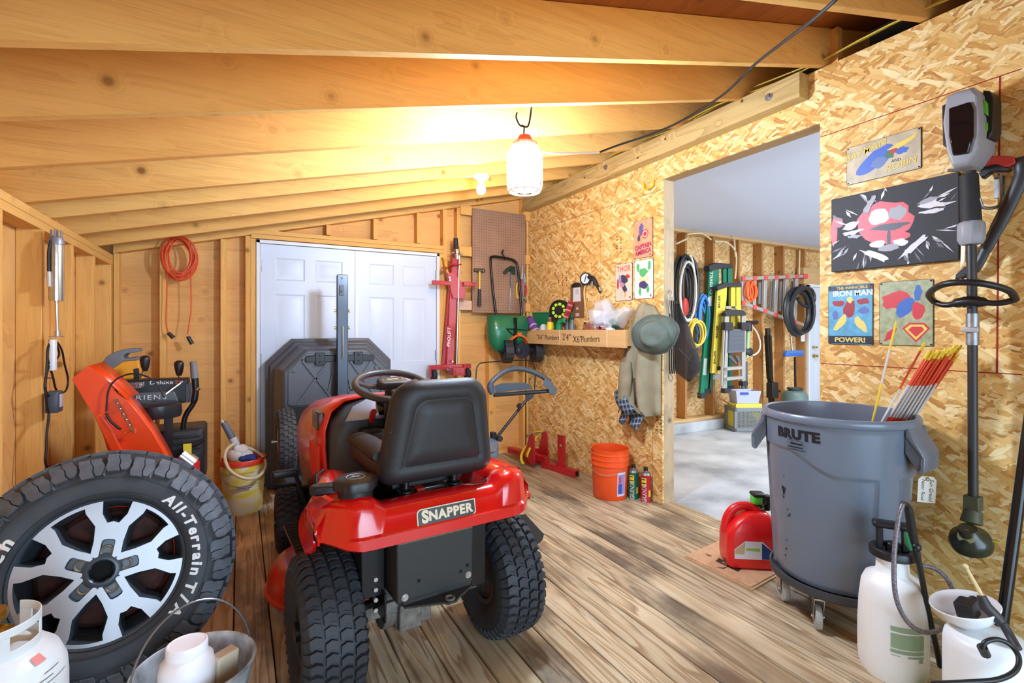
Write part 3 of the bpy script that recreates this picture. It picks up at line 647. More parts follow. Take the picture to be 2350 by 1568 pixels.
for a in (R(20), R(160), R(270)):
    sw.tube([(.03*cos(a), .03*sin(a), -.01), (.10*cos(a), .10*sin(a), -.012), (.152*cos(a), .152*sin(a), 0)], [.024, .018, .013], 8, flat=.5, up=(0, 0, 1))
swo = sw.build('steering_wheel', plain('dark_wheel_grip', (62, 60, 60), .4), tr_)
sw = MB(MT @ place((0, .29, 1.052)) @ MX.Rotation(R(17), 4, 'X')); sw.rbox((0, 0, .012), (.13, .075, .035), .02, 5); sw.m = 1
tm_ = place((0, -.002, .0302)); sw.prism(rrect(.09, .018, .004), -.0005, .0004, tm_); sw.m = 0; sw.prism(rrect(.087, .0155, .003), .0004, .0008, tm_); sw.m = 1; sw.text('SNAPPER', .0125, tm_ @ MX.Translation((0, 0, .001)), .0004, .03)
sw.build('wheel_hub', [dgrey, creamt], swo)
hz_ = lambda t: 1.0-.10*t
m = MB(MT); secs = []
for y, w, zt, zb in ((.415, .262, 1.0, .60), (.43, .268, 1.003, .58), (.60, .27, .985, .54), (.85, .262, .955, .50), (1.1, .25, .915, .48), (1.3, .235, .86, .48), (1.38, .2, .80, .50), (1.41, .15, .74, .55)):
    secs.append([(-w*.93, y, zb), (-w, y, zb+.18), (-w, y, zt-.14), (-w*.90, y, zt-.06), (-w*.68, y, zt-.015), (-w*.3, y, zt), (w*.3, y, zt), (w*.68, y, zt-.015), (w*.90, y, zt-.06), (w, y, zt-.14), (w, y, zb+.18), (w*.93, y, zb)])
m.loft(secs, False); m.loft([secs[-1], [(0, 1.42, .64)]*12], False); hood = m.build('hood', orr, tr_, solid=.008, smooth=40, off=-1)
for s_ in (-1, 1):
    m = MB(MT); m.bx(s_*.262-.014, s_*.262+.014, .49, .62, .845, .925); m.build('side_window', plain('smoked_window', (50, 40, 34), .12), hood, bev=.006)
    for j in range(4): m = MB(MT); m.tube([(s_*.262, .47+.05*j, .62), (s_*.274, .47+.05*j, .69), (s_*.274, .47+.05*j, .78)], .014, 8); m.build('vent_rib', orr, hood)
# foot rests and a pedal
for s_ in (-1, 1): MB(MT).bx(s_*.31-.07, s_*.31+.07, .28, .78, .34, .352).build('foot_rest', redp, tr_, bev=.004)
m = MB(MT); m.rbox((-.36, .86, .575), (.12, .04, .035), .010, 3); m.cyl((-.31, .86, .56), (-.26, .86, .40), .01, 8); m.build('brake_pedal', black, tr_)
for s_ in (-1, 1):
    m = MB(MT)
    m.bx(s_*.31-.07, s_*.31+.07, .28, .78, .352, .356)
    for j in range(12): m.bx(s_*.31-.065, s_*.31+.065, .30+.04*j, .315+.04*j, .356, .361)
    m.build('foot_pad', rubber, tr_)
m = MB(MT); m.bx(-.3, .3, 1.27, 1.33, .22, .28); m.bx(-.2, .2, .6, 1.35, .28, .50); m.build('front_axle', blackm, tr_, bev=.004)
# mower deck under the middle, its gauge wheel and discharge chute
dkm = plain('scuffed_orange_red_deck', (206, 36, 18), .33, coat=.4, var=.12, vscale=9)
m = MB(MT)
for x, r_ in ((-.13, .33), (.17, .33)): m.lathe([(r_+.012, .075), (r_+.012, .085), (r_, .09), (r_-.006, .15), (r_-.03, .187), (r_-.07, .20), (r_-.12, .196), (r_-.14, .17), (r_-.17, .165), (.02, .165)], 48, MX.Translation((x, .68, 0)), sy=.98)
m.build('mower_deck', dkm, tr_, smooth=45)
m = MB(MT); m.lathe([(.012, -.025), (.05, -.025), (.062, -.018), (.062, .018), (.05, .025), (.012, .025)], 24, MX.Translation((-.375, .40, .064)) @ MR); m.build('gauge_wheel', plain('grey_green_wheel', (86, 90, 76), .7), tr_)
m = MB(MT); m.bx(-.41, -.345, .37, .376, .09, .17); m.cyl((-.38, .365, .15), (-.38, .37, .15), .008, 6); m.build('wheel_bracket', pblk, tr_)
m = MB(); cp = [atZ(1150, 1190, .40), atZ(1206, 1179, .35), atZ(1249, 1226, .17), atZ(1246, 1238, .14), atZ(1226, 1252, .13), atZ(1190, 1245, .22)]; m.loft([cp, [p+V((-.012, .0, -.012)) for p in cp]]); m.build('discharge_chute', plain('black_chute', (44, 46, 50), .6, bump=.2), tr_, smooth=30, bev=.003)
# ================================================================ spare wheel leaning at the left
def on_cyl(px, py, cx, cy, r):
    d = ray(px, py); a = d.x*d.x+d.y*d.y; b = -(d.x*cx+d.y*cy); c = cx*cx+cy*cy-r*r; q = b*b-a*c
    t = (-b-math.sqrt(max(q, 0)))/a; return EYE+d*t
WC = V((-.424, 2.198, .4525)); wt_, wy_ = .238, .063
wn = V((cos(wt_)*sin(wy_), -cos(wt_)*cos(wy_), sin(wt_))); wa = V((0, 0, 1)).cross(wn).normalized(); wa = -wa if wa.x < 0 else wa
MWH = frame(WC, wa, wn.cross(wa)); RW = .422
atr = plain('all_terrain_rubber', (52, 57, 62), .6, var=.12, vscale=10); atd = plain('worn_tread_rubber', (88, 94, 101), .68, var=.14, vscale=25)
wheel = thing('spare_wheel', 'large all-terrain spare wheel with silver split spokes, leaning in the left foreground', 'wheel', MWH)
tprof = [(.240, -.012), (.249, -.002), (.256, .006), (.27, .012), (.30, .016), (.332, .012), (.356, .0), (.374, -.016), (.390, -.034), (.4005, -.055), (.406, -.09), (.4075, -.14)]
full = tprof+[(r, -.28-h) for r, h in tprof[-2::-1]]
m = MB(MWH); m.lathe(full, 96, cap=(False, False))
for r in (.262, .318): m.ring(MX.Translation((0, 0, .0125 if r < .3 else .0145)), r, .0016, 96, 6)
acc = [0]
for i in range(1, len(tprof)): acc.append(acc[-1]+math.dist(tprof[i], tprof[i-1]))
def tsurf(s, th, up=0., back=False):
    """point on the tire: s metres along the profile from the bead, th the angle, up off the rubber"""
    for i in range(1, len(tprof)):
        if s <= acc[i] or i == len(tprof)-1: break
    k = (s-acc[i-1])/(acc[i]-acc[i-1]); (r0, h0), (r1, h1) = tprof[i-1], tprof[i]
    r, h = r0+(r1-r0)*k, h0+(h1-h0)*k; n = V((-(h1-h0), (r1-r0))).normalized()*-1
    n = V((h0-h1, r1-r0)); n.normalize()
    if n.x < 0 and n.y < 0: n = -n
    r += n.x*up; h += n.y*up
    if back: h = -.28-h
    return (r*cos(th), r*sin(th), h)
def block(mb, pts, th0, up=.0125, back=False):
    pts = [(s, (t+.008)*1.55) for s, t in pts]; vs = [tsurf(s, th0+t, -.003, back) for s, t in pts]+[tsurf(s, th0+t*.985, up, back) for s, t in pts]; n = len(pts)
    mb.add(vs, [tuple(range(n, 2*n))]+[(i, (i+1) % n, n+(i+1) % n, n+i) for i in range(n)])
S1 = acc[-1]; NL = 30; dth = TAU/NL
mt = MB(MWH)
for k in range(NL):
    for bk in (False, True):
        a = k*dth+(dth*.5 if bk else 0); long_ = k % 2 == 0; s0 = .098 if long_ else .112
        block(mt, [(s0, -.060), (s0+.012, -.072), (s0+.034, -.076), (s0+.05, -.062), (s0+.068, -.056), (s0+.068, -.006), (s0+.048, -.010), (s0+.032, -.022), (s0+.014, -.020), (s0, -.032)], a, .0115, bk)
        block(mt, [(s0-.004, -.026), (s0+.014, -.014), (s0+.034, -.016), (s0+.05, -.004), (s0+.068, .0), (s0+.068, .050), (s0+.046, .052), (s0+.030, .046), (s0+.012, .054), (s0-.004, .044)], a, .0125, bk)
        if not long_: block(mt, [(s0-.02, .052), (s0-.012, .066), (s0+.010, .066), (s0+.022, .060), (s0+.012, .054)], a, .006, bk)
        block(mt, [(S1-.066, -.07), (S1-.046, -.085), (S1-.036, -.05), (S1-.012, -.06), (S1-.004, -.02), (S1-.030, .0), (S1-.046, -.015), (S1-.066, -.01)], a+.02, .0115, bk)
        block(mt, [(S1-.060, .012), (S1-.044, .0), (S1-.028, .014), (S1-.004, .0), (S1-.004, .045), (S1-.024, .06), (S1-.04, .045), (S1-.060, .06)], a+.02, .0115, bk)
tyo = m.build('tire', atr, wheel, smooth=30); mt.build('tread', atd, tyo, smooth=25)
def arc_text(mb, body, r, th, size, h, bold=.02, sx=1.0, gap=.10, shear=0.):
    for ch in body:
        if ch == ' ': th -= size*.35/r; continue
        vs, fs = glyphs(ch, bold, 'LEFT', shear); w = (max(v.x for v in vs))*size*sx
        x0 = min(v.x for v in vs)*size*sx; w -= x0
        out = []
        for v in vs:
            t = th-(v.x*size*sx-x0)/r; rr_ = r+v.y*size; out.append((rr_*cos(t), rr_*sin(t), h+v.z*.002))
        mb.add(out, fs); th -= (w+gap*size)/r
    return th
m = MB(MWH); arc_text(m, 'All-Terrain T/A', .284, R(51), .048, .0165, .040, 1.12, .13, .12); arc_text(m, 'BFGoodrich', .283, R(236), .052, .0165, .040, 1.3, .2, .12)
m.build('raised_lettering', plain('white_letter_rubber', (226, 226, 222), .6), tyo, 'raised white lettering', smooth=0)
m = MB(MWH); m.lathe([(.001, .0172), (.0095, .0172), (.0095, .014)], 20, MX.Translation((.288*cos(R(151)), .288*sin(R(151)), 0)), sx=1, sy=1); m.build('paint_dot', plain('orange_paint_dot', (214, 116, 84), .7), tyo)
silver = plain('machined_aluminium', (172, 174, 178), .42, .6); gun = plain('gunmetal_paint', (66, 76, 84), .34, .25)
rm = MB(MWH); rm.lathe([(.243, -.020), (.247, -.008), (.244, -.002), (.238, -.006), (.232, -.016), (.226, -.05), (.212, -.09), (.205, -.22), (.22, -.26), (.236, -.272)], 72, cap=(False, False))
big = [(.0585, .0400), (.098, .037), (.148, .0415), (.190, .083), (.2045, .0885)]
def pol(r, ph): return (r*cos(ph), r*sin(ph))
face = MB(MWH); A36 = R(36)
for k in range(5):
    a0 = R(80+72*k); Mr = MX.Rotation(a0, 4, 'Z')
    for s_ in (1, -1):
        P = lambda q: [(x, y*s_) for x, y in q]
        arcp = [pol(.225, R(23.4+(36-23.4)*i/4)) for i in range(5)]; arco = [pol(.2375, R(36-(36-21)*i/4)) for i in range(5)]
        for poly in ([(.040, .0195), (.0475, .0345), (.0585, .0425), (.098, .042), (.098, .0195)],
                     [(.098, .0195), (.098, .042), (.148, .048), (.160, .017), (.165, 0), (.106, 0), (.104, .015)],
                     [(.160, .017), (.148, .048), (.190, .083), (.2065, .0893), pol(.2375, R(21)), pol(.2375, R(10.5)), (.19, .036)],
                     [(.2065, .0893)]+arcp[1:]+arco):
            q = P(poly); q = q if s_ > 0 else q[::-1]
            face.prism(q, -.014, -.0085, Mr)
    # window walls: large window between two arms, small one in the fork, pocket round the lug hole
    def walls(loop, k2, dep, cen=None):
        cx = sum(p[0] for p in loop)/len(loop); cy = sum(p[1] for p in loop)/len(loop)
        rm.loft([[(x, y, -.009) for x, y in loop], [(cx+(x-cx)*(1+k2)/2, cy+(y-cy)*(1+k2)/2, -.009-dep*.35) for x, y in loop], [(cx+(x-cx)*k2, cy+(y-cy)*k2, -.009-dep) for x, y in loop]], True, (False, False), Mr)
    half = [(.0585, .0425), (.098, .042), (.148, .048), (.190, .083), (.2065, .0893)]+[pol(.225, R(23.4+(36-23.4)*i/4)) for i in range(1, 5)]
    rot = lambda p: (cos(A36)*p[0]+sin(A36)*p[1], -sin(A36)*p[0]+cos(A36)*p[1])
    hl = [rot(p) for p in half]; loop = hl+[(x, -y) for x, y in hl[-2:0:-1]]
    loop = [(cos(A36)*x-sin(A36)*y, sin(A36)*x+cos(A36)*y) for x, y in loop]
    walls(loop, .74, .07)
    hs = [(.165, 0), (.160, .017), (.19, .036), pol(.2375, R(10.5)), pol(.2375, R(5))]; walls(hs+[pol(.2375, 0)]+[(x, -y) for x, y in hs[:0:-1]], .72, .06)
    hp = [(.030, .0), (.034, .018), (.040, .0195), (.098, .0195), (.104, .015), (.106, 0)]; lp = hp+[(x, -y) for x, y in hp[-2:0:-1]]
    rm.loft([[(x, y, -.009) for x, y in lp], [(.068+(x-.068)*.9, y*.88, -.020) for x, y in lp]], True, (False, True), Mr)
    rm.lathe([(.021, -.019), (.021, -.014), (.016, -.012), (.012, -.02), (.0115, -.06)], 20, Mr @ MX.Translation((.0655, 0, 0)), cap=(False, False))
rm.lathe([(.058, -.013), (.050, -.007), (.040, -.006), (.036, -.010), (.0355, -.09)], 40, cap=(False, False))
rm.lathe([(.0365, -.02), (.075, -.03), (.11, -.075), (.19, -.085)], 40, cap=(False, False)) if False else None
rmo = rm.build('rim', gun, wheel, smooth=32); face.build('machined_face', silver, rmo, 'machined silver spoke faces', smooth=0)
for k in range(5):
    m = MB(MWH); a0 = R(80+72*k); m.lathe([(.0125, -.016), (.0175, -.0125), (.0195, -.014)], 20, MX.Translation((.0655*cos(a0), .0655*sin(a0), .0008)), cap=(False, False)); m.build('lug_seat', plain('tan_worn_metal', (150, 134, 110), .5, .4), rmo)
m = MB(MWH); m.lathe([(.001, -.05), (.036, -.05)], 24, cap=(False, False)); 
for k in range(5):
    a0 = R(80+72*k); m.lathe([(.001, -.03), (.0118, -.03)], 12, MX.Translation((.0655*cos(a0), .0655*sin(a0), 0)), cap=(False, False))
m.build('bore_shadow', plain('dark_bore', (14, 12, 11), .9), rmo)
m = MB(MWH); m.lathe([(.02, -.13), (.19, -.135), (.204, -.15), (.204, -.2), (.02, -.2)], 40, cap=(False, False)); m.build('rim_backing', plain('dark_brown_backing', (74, 34, 22), .8, var=.3), wheel)  # added disc closing the rim; the dark interior is put into its colour
m = MB(MWH); m.cyl((-.19*cos(.3), -.19*sin(.9), -.03), (-.185*cos(.3), -.19*sin(.9)+.0, .01), .006, 10); m.build('valve_stem', rubber, wheel)
# ================================================================ white gas cylinder, zinc pail with jug (bottom left)
tankw = plain('chipped_white_enamel', (226, 232, 232), .38, var=.05, vscale=8)
GX, GY = -.565, 1.755
gt = thing('propane_cylinder', 'white propane cylinder with cut-out collar in the bottom left corner', 'gas cylinder', (GX, GY, 0))
MG = MX.Translation((GX, GY, 0))
m = MB(MG); m.lathe([(.09, 0), (.105, 0), (.105, .03), (.12, .035), (.150, .07), (.155, .10), (.155, .36), (.152, .40), (.137, .44), (.105, .47), (.06, .485), (.001, .488)], 48); m.build('tank_body', tankw, gt)
m = MB(MG)                                     # collar with hand holes: wall strips around the openings
rc = .100; zc0, zc1 = .470, .552
def strip(a0, a1, z0, z1):
    n = max(2, int(abs(a1-a0)/R(6))); m.loft([[(rc*cos(a0+(a1-a0)*i/n), rc*sin(a0+(a1-a0)*i/n), z), ((rc-.004)*cos(a0+(a1-a0)*i/n), (rc-.004)*sin(a0+(a1-a0)*i/n), z)] for i in range(n+1) for z in (0,)], True) if False else None
    ring = []
    for i in range(n+1):
        a = a0+(a1-a0)*i/n; c_, s_ = cos(a), sin(a)
        ring.append([(rc*c_, rc*s_, z0), (rc*c_, rc*s_, z1), ((rc-.004)*c_, (rc-.004)*s_, z1), ((rc-.004)*c_, (rc-.004)*s_, z0)])
    m.loft(ring)
strip(R(-230), R(70), zc1-.022, zc1)
for a0, a1 in ((-230, -205), (-150, -125), (-75, -50), (0, 20), (50, 70)): strip(R(a0), R(a1), zc0, zc1-.022)
strip(R(-230), R(70), zc0, zc0+.024)
m.build('collar', tankw, gt, bev=.0015)
m = MB(MG); m.lathe([(.001, .488), (.03, .488), (.03, .51), (.018, .515), (.018, .545), (.035, .55), (.038, .56), (.035, .575), (.001, .577)], 20); m.cyl((0, 0, .53), (.05, -.03, .53), .014, 12); m.build('valve', plain('brass_valve', (170, 130, 60), .35, .9), gt)
m = MB(MG)
q = on_cyl(105, 1532, GX, GY, .147); ang = math.atan2(q.y-GY, q.x-GX)
def patch(cy, cx, w, h, mb, up=.0015):         # small label hugging the dome shoulder
    pr = [(.156, .34), (.156, .36), (.153, .40), (.138, .441), (.106, .471), (.06, .4865)]
    def sp(t):
        t = max(0, min(4.99, t)); i = int(t); f = t-i; return (pr[i][0]+(pr[i+1][0]-pr[i][0])*f, pr[i][1]+(pr[i+1][1]-pr[i][1])*f)
    g = []
    for i in range(5):
        r, z = sp(cy-h/2+h*i/4); g.append([((r+up)*cos(cx-w/2+w*j/4), (r+up)*sin(cx-w/2+w*j/4), z+up) for j in range(5)])
    mb.loft(g, False)
patch(3.35, ang, .20, .55, m); m.build('hazard_label', plain('red_white_label', (224, 130, 124), .6), gt, 'faded red hazard label', smooth=60)
m = MB(MG)
for j, (t, da, w) in enumerate(((2.1, -.15, .5), (1.8, .05, .7), (1.5, -.1, .4), (2.4, .12, .3))): patch(t, ang+da, w, .05, m)
m.build('scratch', plain('brown_scratch', (120, 104, 88), .8), gt, smooth=0)
PX_, PY_ = -.120, 1.785
galv = plain('galvanised_zinc', (196, 202, 206), .42, .35, var=.35, vscale=14)
MP = MX.Translation((PX_, PY_, 0))
pt = thing('metal_pail', 'galvanised metal pail with a wire handle beside the spare wheel, holding a white jug', 'bucket', (PX_, PY_, 0))
m = MB(MP); m.lathe([(.001, .004), (.112, .004), (.114, .0), (.116, .006), (.160, .262), (.166, .266), (.168, .274), (.163, .278), (.158, .272), (.156, .262), (.112, .010), (.001, .010)], 56); m.build('pail_body', galv, pt)
ang = R(24); c_, s_ = cos(ang), sin(ang)
m = MB(MP); hp_ = [(.166*cos(t)*c_-.20*0, .166*cos(t)*s_, .248+.205*sin(t)) for t in [PI*i/28 for i in range(29)]]
hp_ = [(x+.03*sin(PI*i/28)*-s_, y+.03*sin(PI*i/28)*c_, z) for i, (x, y, z) in enumerate(hp_)]
m.tube(hp_, .0032, 8); m.build('wire_handle', plain('grey_wire', (140, 142, 144), .35, .9), pt)
for s2 in (1, -1):
    m = MB(MP); m.box((s2*.166*c_, s2*.166*s_, .248), (.012, .03, .04)); m.build('handle_ear', galv, pt, bev=.004)
q = V((-.135, 1.735)); MJ = place((-.138, 1.742, .03), 0, R(-3))
jt = thing('plastic_jug', 'white plastic jug with a wide ribbed screw lid standing in the metal pail', 'jug', MJ)
m = MB(MJ); m.lathe([(.001, 0), (.066, 0), (.072, .008), (.073, .20), (.073, .255), (.068, .285), (.053, .300), (.050, .305), (.001, .306)], 40); m.build('jug_body', plain('white_hdpe', (248, 248, 252), .42), jt)
m = MB(MJ); rr2 = [(.0535+.0008*(i % 2)) for i in range(96)]
m.loft([[(rr2[i]*k*cos(TAU*i/96), rr2[i]*k*sin(TAU*i/96), z) for i in range(96)] for z, k in ((.303, 1), (.328, 1), (.332, .97), (.333, .9), (.331, .86))]); m.build('screw_lid', plain('white_cap', (250, 250, 254), .38), jt)
MB_ = place((-.055, 1.80, .025), R(35), R(6))
bxm = MB(MB_); bxm.bx(-.035, .035, -.02, .02, 0, .27); tag(bxm.build('snack_carton', plain('tan_carton', (206, 190, 164), .6), bev=.006), 'tan carton with red print tucked behind the jug in the metal pail', 'box')
m = MB(MB_)
# ================================================================ grey wheeled waste bin
BX, BY = 2.405, 1.249
bing = plain('grey_bin_plastic', (106, 117, 132), .30, coat=.2, bump=.06, bscale=300)
binm = MX.Translation((BX, BY, 0)); cang = math.atan2(-BY, -BX)
bt_ = thing('waste_bin', 'big grey round waste bin on a wheeled dolly in front of the strand board wall', 'bin', (BX, BY, 0))
Z0, Z1 = .185, .925
def br(z): return .246+(.288-.246)*(z-Z0)/(Z1-Z0)
tt = on_cyl(1828, 995, BX, BY, .288); tha = math.atan2(tt.y-BY, tt.x-BX)
vch = math.atan2(*(lambda q: (q.y-BY, q.x-BX))(on_cyl(2012, 1150, BX, BY, .272)))
def angd(a, b): return (a-b+PI) % TAU-PI
def rad_bin(th, z):
    d = angd(th, vch)                          # positive = further round to the right in the picture
    ad = abs(d)
    zb = .765-.085*smooth01((d+1.25)/.75)*(1-smooth01((d-1.2)/.6)) if d < .35 else .68
    up = smooth01((z-zb)/.012)
    ch = smooth01((d+.0)/.02)*(1-smooth01((d-.34)/.02))
    d2 = angd(th, vch-2.2); ch2 = smooth01((d2+.0)/.02)*(1-smooth01((d2-.34)/.02))
    return br(z)+.009*max(up, ch, ch2)
m = MB(binm); NT = 160; zs = [Z0+.012, Z0+.03, .26, .34, .42, .5, .58, .64]+[.66+.006*i for i in range(22)]+[.80, .84, .87, .89]
rings = [[(.23*cos(TAU*i/NT), .23*sin(TAU*i/NT), Z0) for i in range(NT)], [(.24*cos(TAU*i/NT), .24*sin(TAU*i/NT), Z0+.003) for i in range(NT)]]
for z in zs: rings.append([(rad_bin(TAU*i/NT, z)*cos(TAU*i/NT), rad_bin(TAU*i/NT, z)*sin(TAU*i/NT), z) for i in range(NT)])
for r, z in ((.299, .895), (.304, .898), (.307, .908), (.306, .922), (.300, .930), (.290, .931), (.283, .926), (.280, .9), (.24, .21), (.05, .205)): rings.append([(r*cos(TAU*i/NT), r*sin(TAU*i/NT), z) for i in range(NT)])
m.loft(rings); m.build('bin_body', bing, bt_, smooth=40)
def handle(th):
    m = MB(binm @ MX.Rotation(th, 4, 'Z'))
    for s_ in (-1, 1): m.loft([[(.285, s_*.075, .905), (.30, s_*.085, .90), (.345, s_*.075, .79), (.345, s_*.07, .735), (.325, s_*.065, .73), (.285, s_*.075, .80)], [(.285, s_*.068, .905), (.30, s_*.078, .90), (.340, s_*.068, .79), (.340, s_*.063, .74), (.325, s_*.058, .74), (.285, s_*.068, .80)]])
    m.loft([[(.335, y, .815), (.350, y, .79), (.348, y, .737), (.335, y, .726), (.322, y, .733), (.334, y, .747), (.334, y, .79), (.325, y, .82)] for y in (-.075, -.03, .03, .075)]); m.loft([[(.29, y, .905), (.345, y, .81), (.347, y, .79), (.29, y, .87)] for y in (-.083, .083)])
    return m.build('bin_handle', bing, bt_, bev=.003)
h1 = on_cyl(1750, 985, BX, BY, .3); thl = cang-R(86); thr = cang+R(66)
handle(thl); handle(thr)
inkb = plain('moulded_black_print', (16, 17, 20), .6)
def wrap(mb, body, size, th, z, bold=.04, sx=1., space=1., M2=None):
    vs, fs = glyphs(body, bold, 'CENTER', 0., space)
    out = []
    for v in vs:
        zz = z+v.y*size; r = rad_bin(th, zz)+.0012+v.z*.002; t = th+v.x*size*sx/r; out.append((r*cos(t), r*sin(t), zz))
    mb.add(out, fs)
m = MB(binm); wrap(m, 'BRUTE', .058, tha, .842, .05, 1.05, 1.08); zc_ = .800
m.m = 0; wrap(m, 'Rubbermaid', .0105, tha-.005, zc_+.004, .015, 1.0)
for (x0, x1, z0, z1) in ((-.034, .034, zc_+.016, zc_+.018), (-.034, .034, zc_-.022, zc_-.020), (-.034, -.032, zc_-.022, zc_+.018), (.032, .034, zc_-.022, zc_+.018), (-.03, .03, zc_-.013, zc_-.007)):
    g = []
    for i in range(7):
        t = tha+(x0+(x1-x0)*i/6)/.29; r = .2975; g.append([(r*cos(t), r*sin(t), z0), (r*cos(t), r*sin(t), z1)])
    m.loft(g, False)
m.build('bin_lettering', inkb, bt_, 'black raised lettering', smooth=0)
random.seed(4); m = MB(binm)
for px, py, s_ in ((1798, 1128, .014), (1796, 1118, .010), (1801, 1122, .008), (1797, 1140, .007), (1805, 1170, .006), (1810, 1182, .008), (1806, 1184, .006), (1799, 1240, .004), (1797, 1260, .006), (1794, 1275, .006), (1800, 1092, .004)):
    q = on_cyl(px, py, BX, BY, .27); t = math.atan2(q.y-BY, q.x-BX)
    pts = [(s_*(.3+random.random()*.7)*cos(TAU*i/11), s_*(.4+random.random()*.9)*sin(TAU*i/11)) for i in range(11)]
    r = rad_bin(t, q.z)+.0012; c0 = []
    for x, y in pts: c0.append(((r)*cos(t+x/r), r*sin(t+x/r), q.z+y))
    m.add(c0, [tuple(range(11))])
m.build('scuff_mark', plain('dark_scuff', (26, 26, 28), .8), bt_, smooth=0)
dolm = plain('dark_grey_dolly', (62, 64, 68), .6)
m = MB(binm); m.lathe([(.001, .150), (.235, .150), (.262, .155), (.272, .165), (.274, .195), (.266, .196), (.262, .178), (.001, .178)], 56); dol = m.build('dolly', dolm, bt_)
cas = [V(atZ(1876, 1424, .05)[:])]; q = cas[0]-V((BX, BY, 0)); tc0 = math.atan2(q.y, q.x)
cgrey = plain('grey_caster_tire', (170, 170, 166), .6)
for k in range(5):
    t = tc0+TAU*k/5; cx_, cy_ = BX+.225*cos(t), BY+.225*sin(t); Mc = MX.Translation((cx_, cy_, 0)) @ MX.Rotation(R(38+50*k), 4, 'Z')
    m = MB(Mc); m.lathe([(.001, 0.012), (.034, .013), (.05, .012), (.052, .006), (.052, -.006), (.05, -.012), (.034, -.013), (.001, -.012)], 28, MX.Translation((.02, 0, .0525)) @ MX.Rotation(PI/2, 4, 'X')); w_ = m.build('caster', cgrey, dol)
    m = MB(Mc)
    for s_ in (-1, 1): m.loft([[(-.028, s_*.017, .148), (.03, s_*.017, .148), (.034, s_*.017, .05), (.02, s_*.017, .035), (.008, s_*.017, .05)], [(-.028, s_*.020, .148), (.03, s_*.020, .148), (.034, s_*.020, .05), (.02, s_*.020, .035), (.008, s_*.020, .05)]])
    m.bx(-.03, .032, -.02, .02, .143, .150); m.cyl((.02, -.024, .0525), (.02, .024, .0525), .007, 8); m.build('caster_fork', steel, w_)
# manila tag tied to the handle
tgm = plain('pale_tag', (238, 230, 218), .7)
hp3 = V((BX+.335*cos(thr), BY+.335*sin(thr), .732)); q = atD(2127, 1125, 2.14)
tg = thing('string_tag', 'pale handwritten tag tied with string to the waste bin handle', 'tag', tuple(q)); MTg = place(tuple(q), YAW*-1-R(8), 0, 0) @ MX.Rotation(PI/2, 4, 'X') @ MX.Rotation(R(-3), 4, 'Z')
m = MB(MTg); m.prism([(-.036, -.055), (.036, -.055), (.036, .045), (.022, .06), (-.022, .06), (-.036, .045)], -.0005, .0005); m.build('tag_card', tgm, tg, smooth=0)
m = MB(MTg); m.text('Sun Greod', .022, place((.016, .0, .0008)) @ MX.Rotation(R(-90), 4, 'Z'), .0003, .004, shear=.2); m.text('Nater Rout', .020, place((-.016, .0, .0008)) @ MX.Rotation(R(-90), 4, 'Z'), .0003, .004, shear=.2); m.build('handwriting', inkb, tg, smooth=0)
m = MB(MTg); m.lathe([(.004, .001), (.009, .001)], 16, MX.Translation((0, .047, 0)), cap=(False, False)); m.build('eyelet', plain('brown_eyelet', (150, 110, 70), .6), tg)
p0 = MTg @ V((0, .047, .001)); m = MB(); pm = (p0+hp3)/2+V((.0, .0, .03))
m.tube(curve([p0, pm, hp3+V((0, 0, .02)), hp3+V((.0, -.01, -.006)), pm+V((.015, -.005, .0)), p0], 6), .001, 6); m.build('string', plain('jute_string', (196, 168, 110), .8), tg)
# driveway marker stakes standing in the bin
sto = plain('orange_marker', (226, 74, 34), .45); stw = plain('white_marker', (206, 202, 198), .5); sty = plain('yellow_cap', (236, 200, 40), .5)
def stake(top, mid, d0, d1, cols, cuts, name, label, group, down=1.62, r=.0042, cap=True):
    a, b = atD(*top, d0), atD(*mid, d1); e = b+(b-a)*down; L_ = (a-e).length
    Ms = frame(e, a-e, (0, 0, 1)); o = thing(name, label, 'marker stake', Ms, group); m = MB(Ms)
    pr = 0.
    for c_, mt_ in zip(list(cuts)+[1.], cols):
        m.m = mt_; m.cyl((pr*L_, 0, 0), (c_*L_, 0, 0), r, 10); pr = c_
    m.build('rod', [sto, stw, sty], o)
    if cap: m = MB(Ms); m.cyl((L_-.035, 0, 0), (L_+.004, 0, 0), r*1.55, 10, r*1.4); m.build('cap', sty, o)
    return o
stake((2057, 738), (1998, 985), 2.12, 2.17, (2, 1, 2), (.70, .865), 'marker_stake', 'thin yellow and white marker stake standing alone in the grey bin', None, .9, cap=False)
stake((2121, 789), (2024, 968), 2.11, 2.15, (0, 1, 0), (.60, .78), 'marker_stake', 'orange and white marker stake sticking out left of the tight bundle in the grey bin', None)
random.seed(11)
for k in range(22):
    u_ = k/21; row = k % 3
    top = (2132+70*u_+random.uniform(-3, 3), 806-4*u_+row*9+random.uniform(-4, 4)-(6 if k > 15 else 0)); mid = (2034+56*u_+random.uniform(-2, 2), 966+9*u_)
    stake(top, mid, 2.060+.014*row, 2.150+.014*row, (0, 1, 0), (.635+.01*random.random(), .815+.008*random.random()), 'marker_stake', 'orange and white marker stake with yellow cap in the tight bundle in the grey bin', 'orange driveway markers bundled in the bin')
# ================================================================ things along the far wall
polyb = plain('black_moulded_poly', (84, 90, 98), .34, bump=.25, bscale=260); polyd = plain('dull_black_poly', (26, 28, 30), .55)
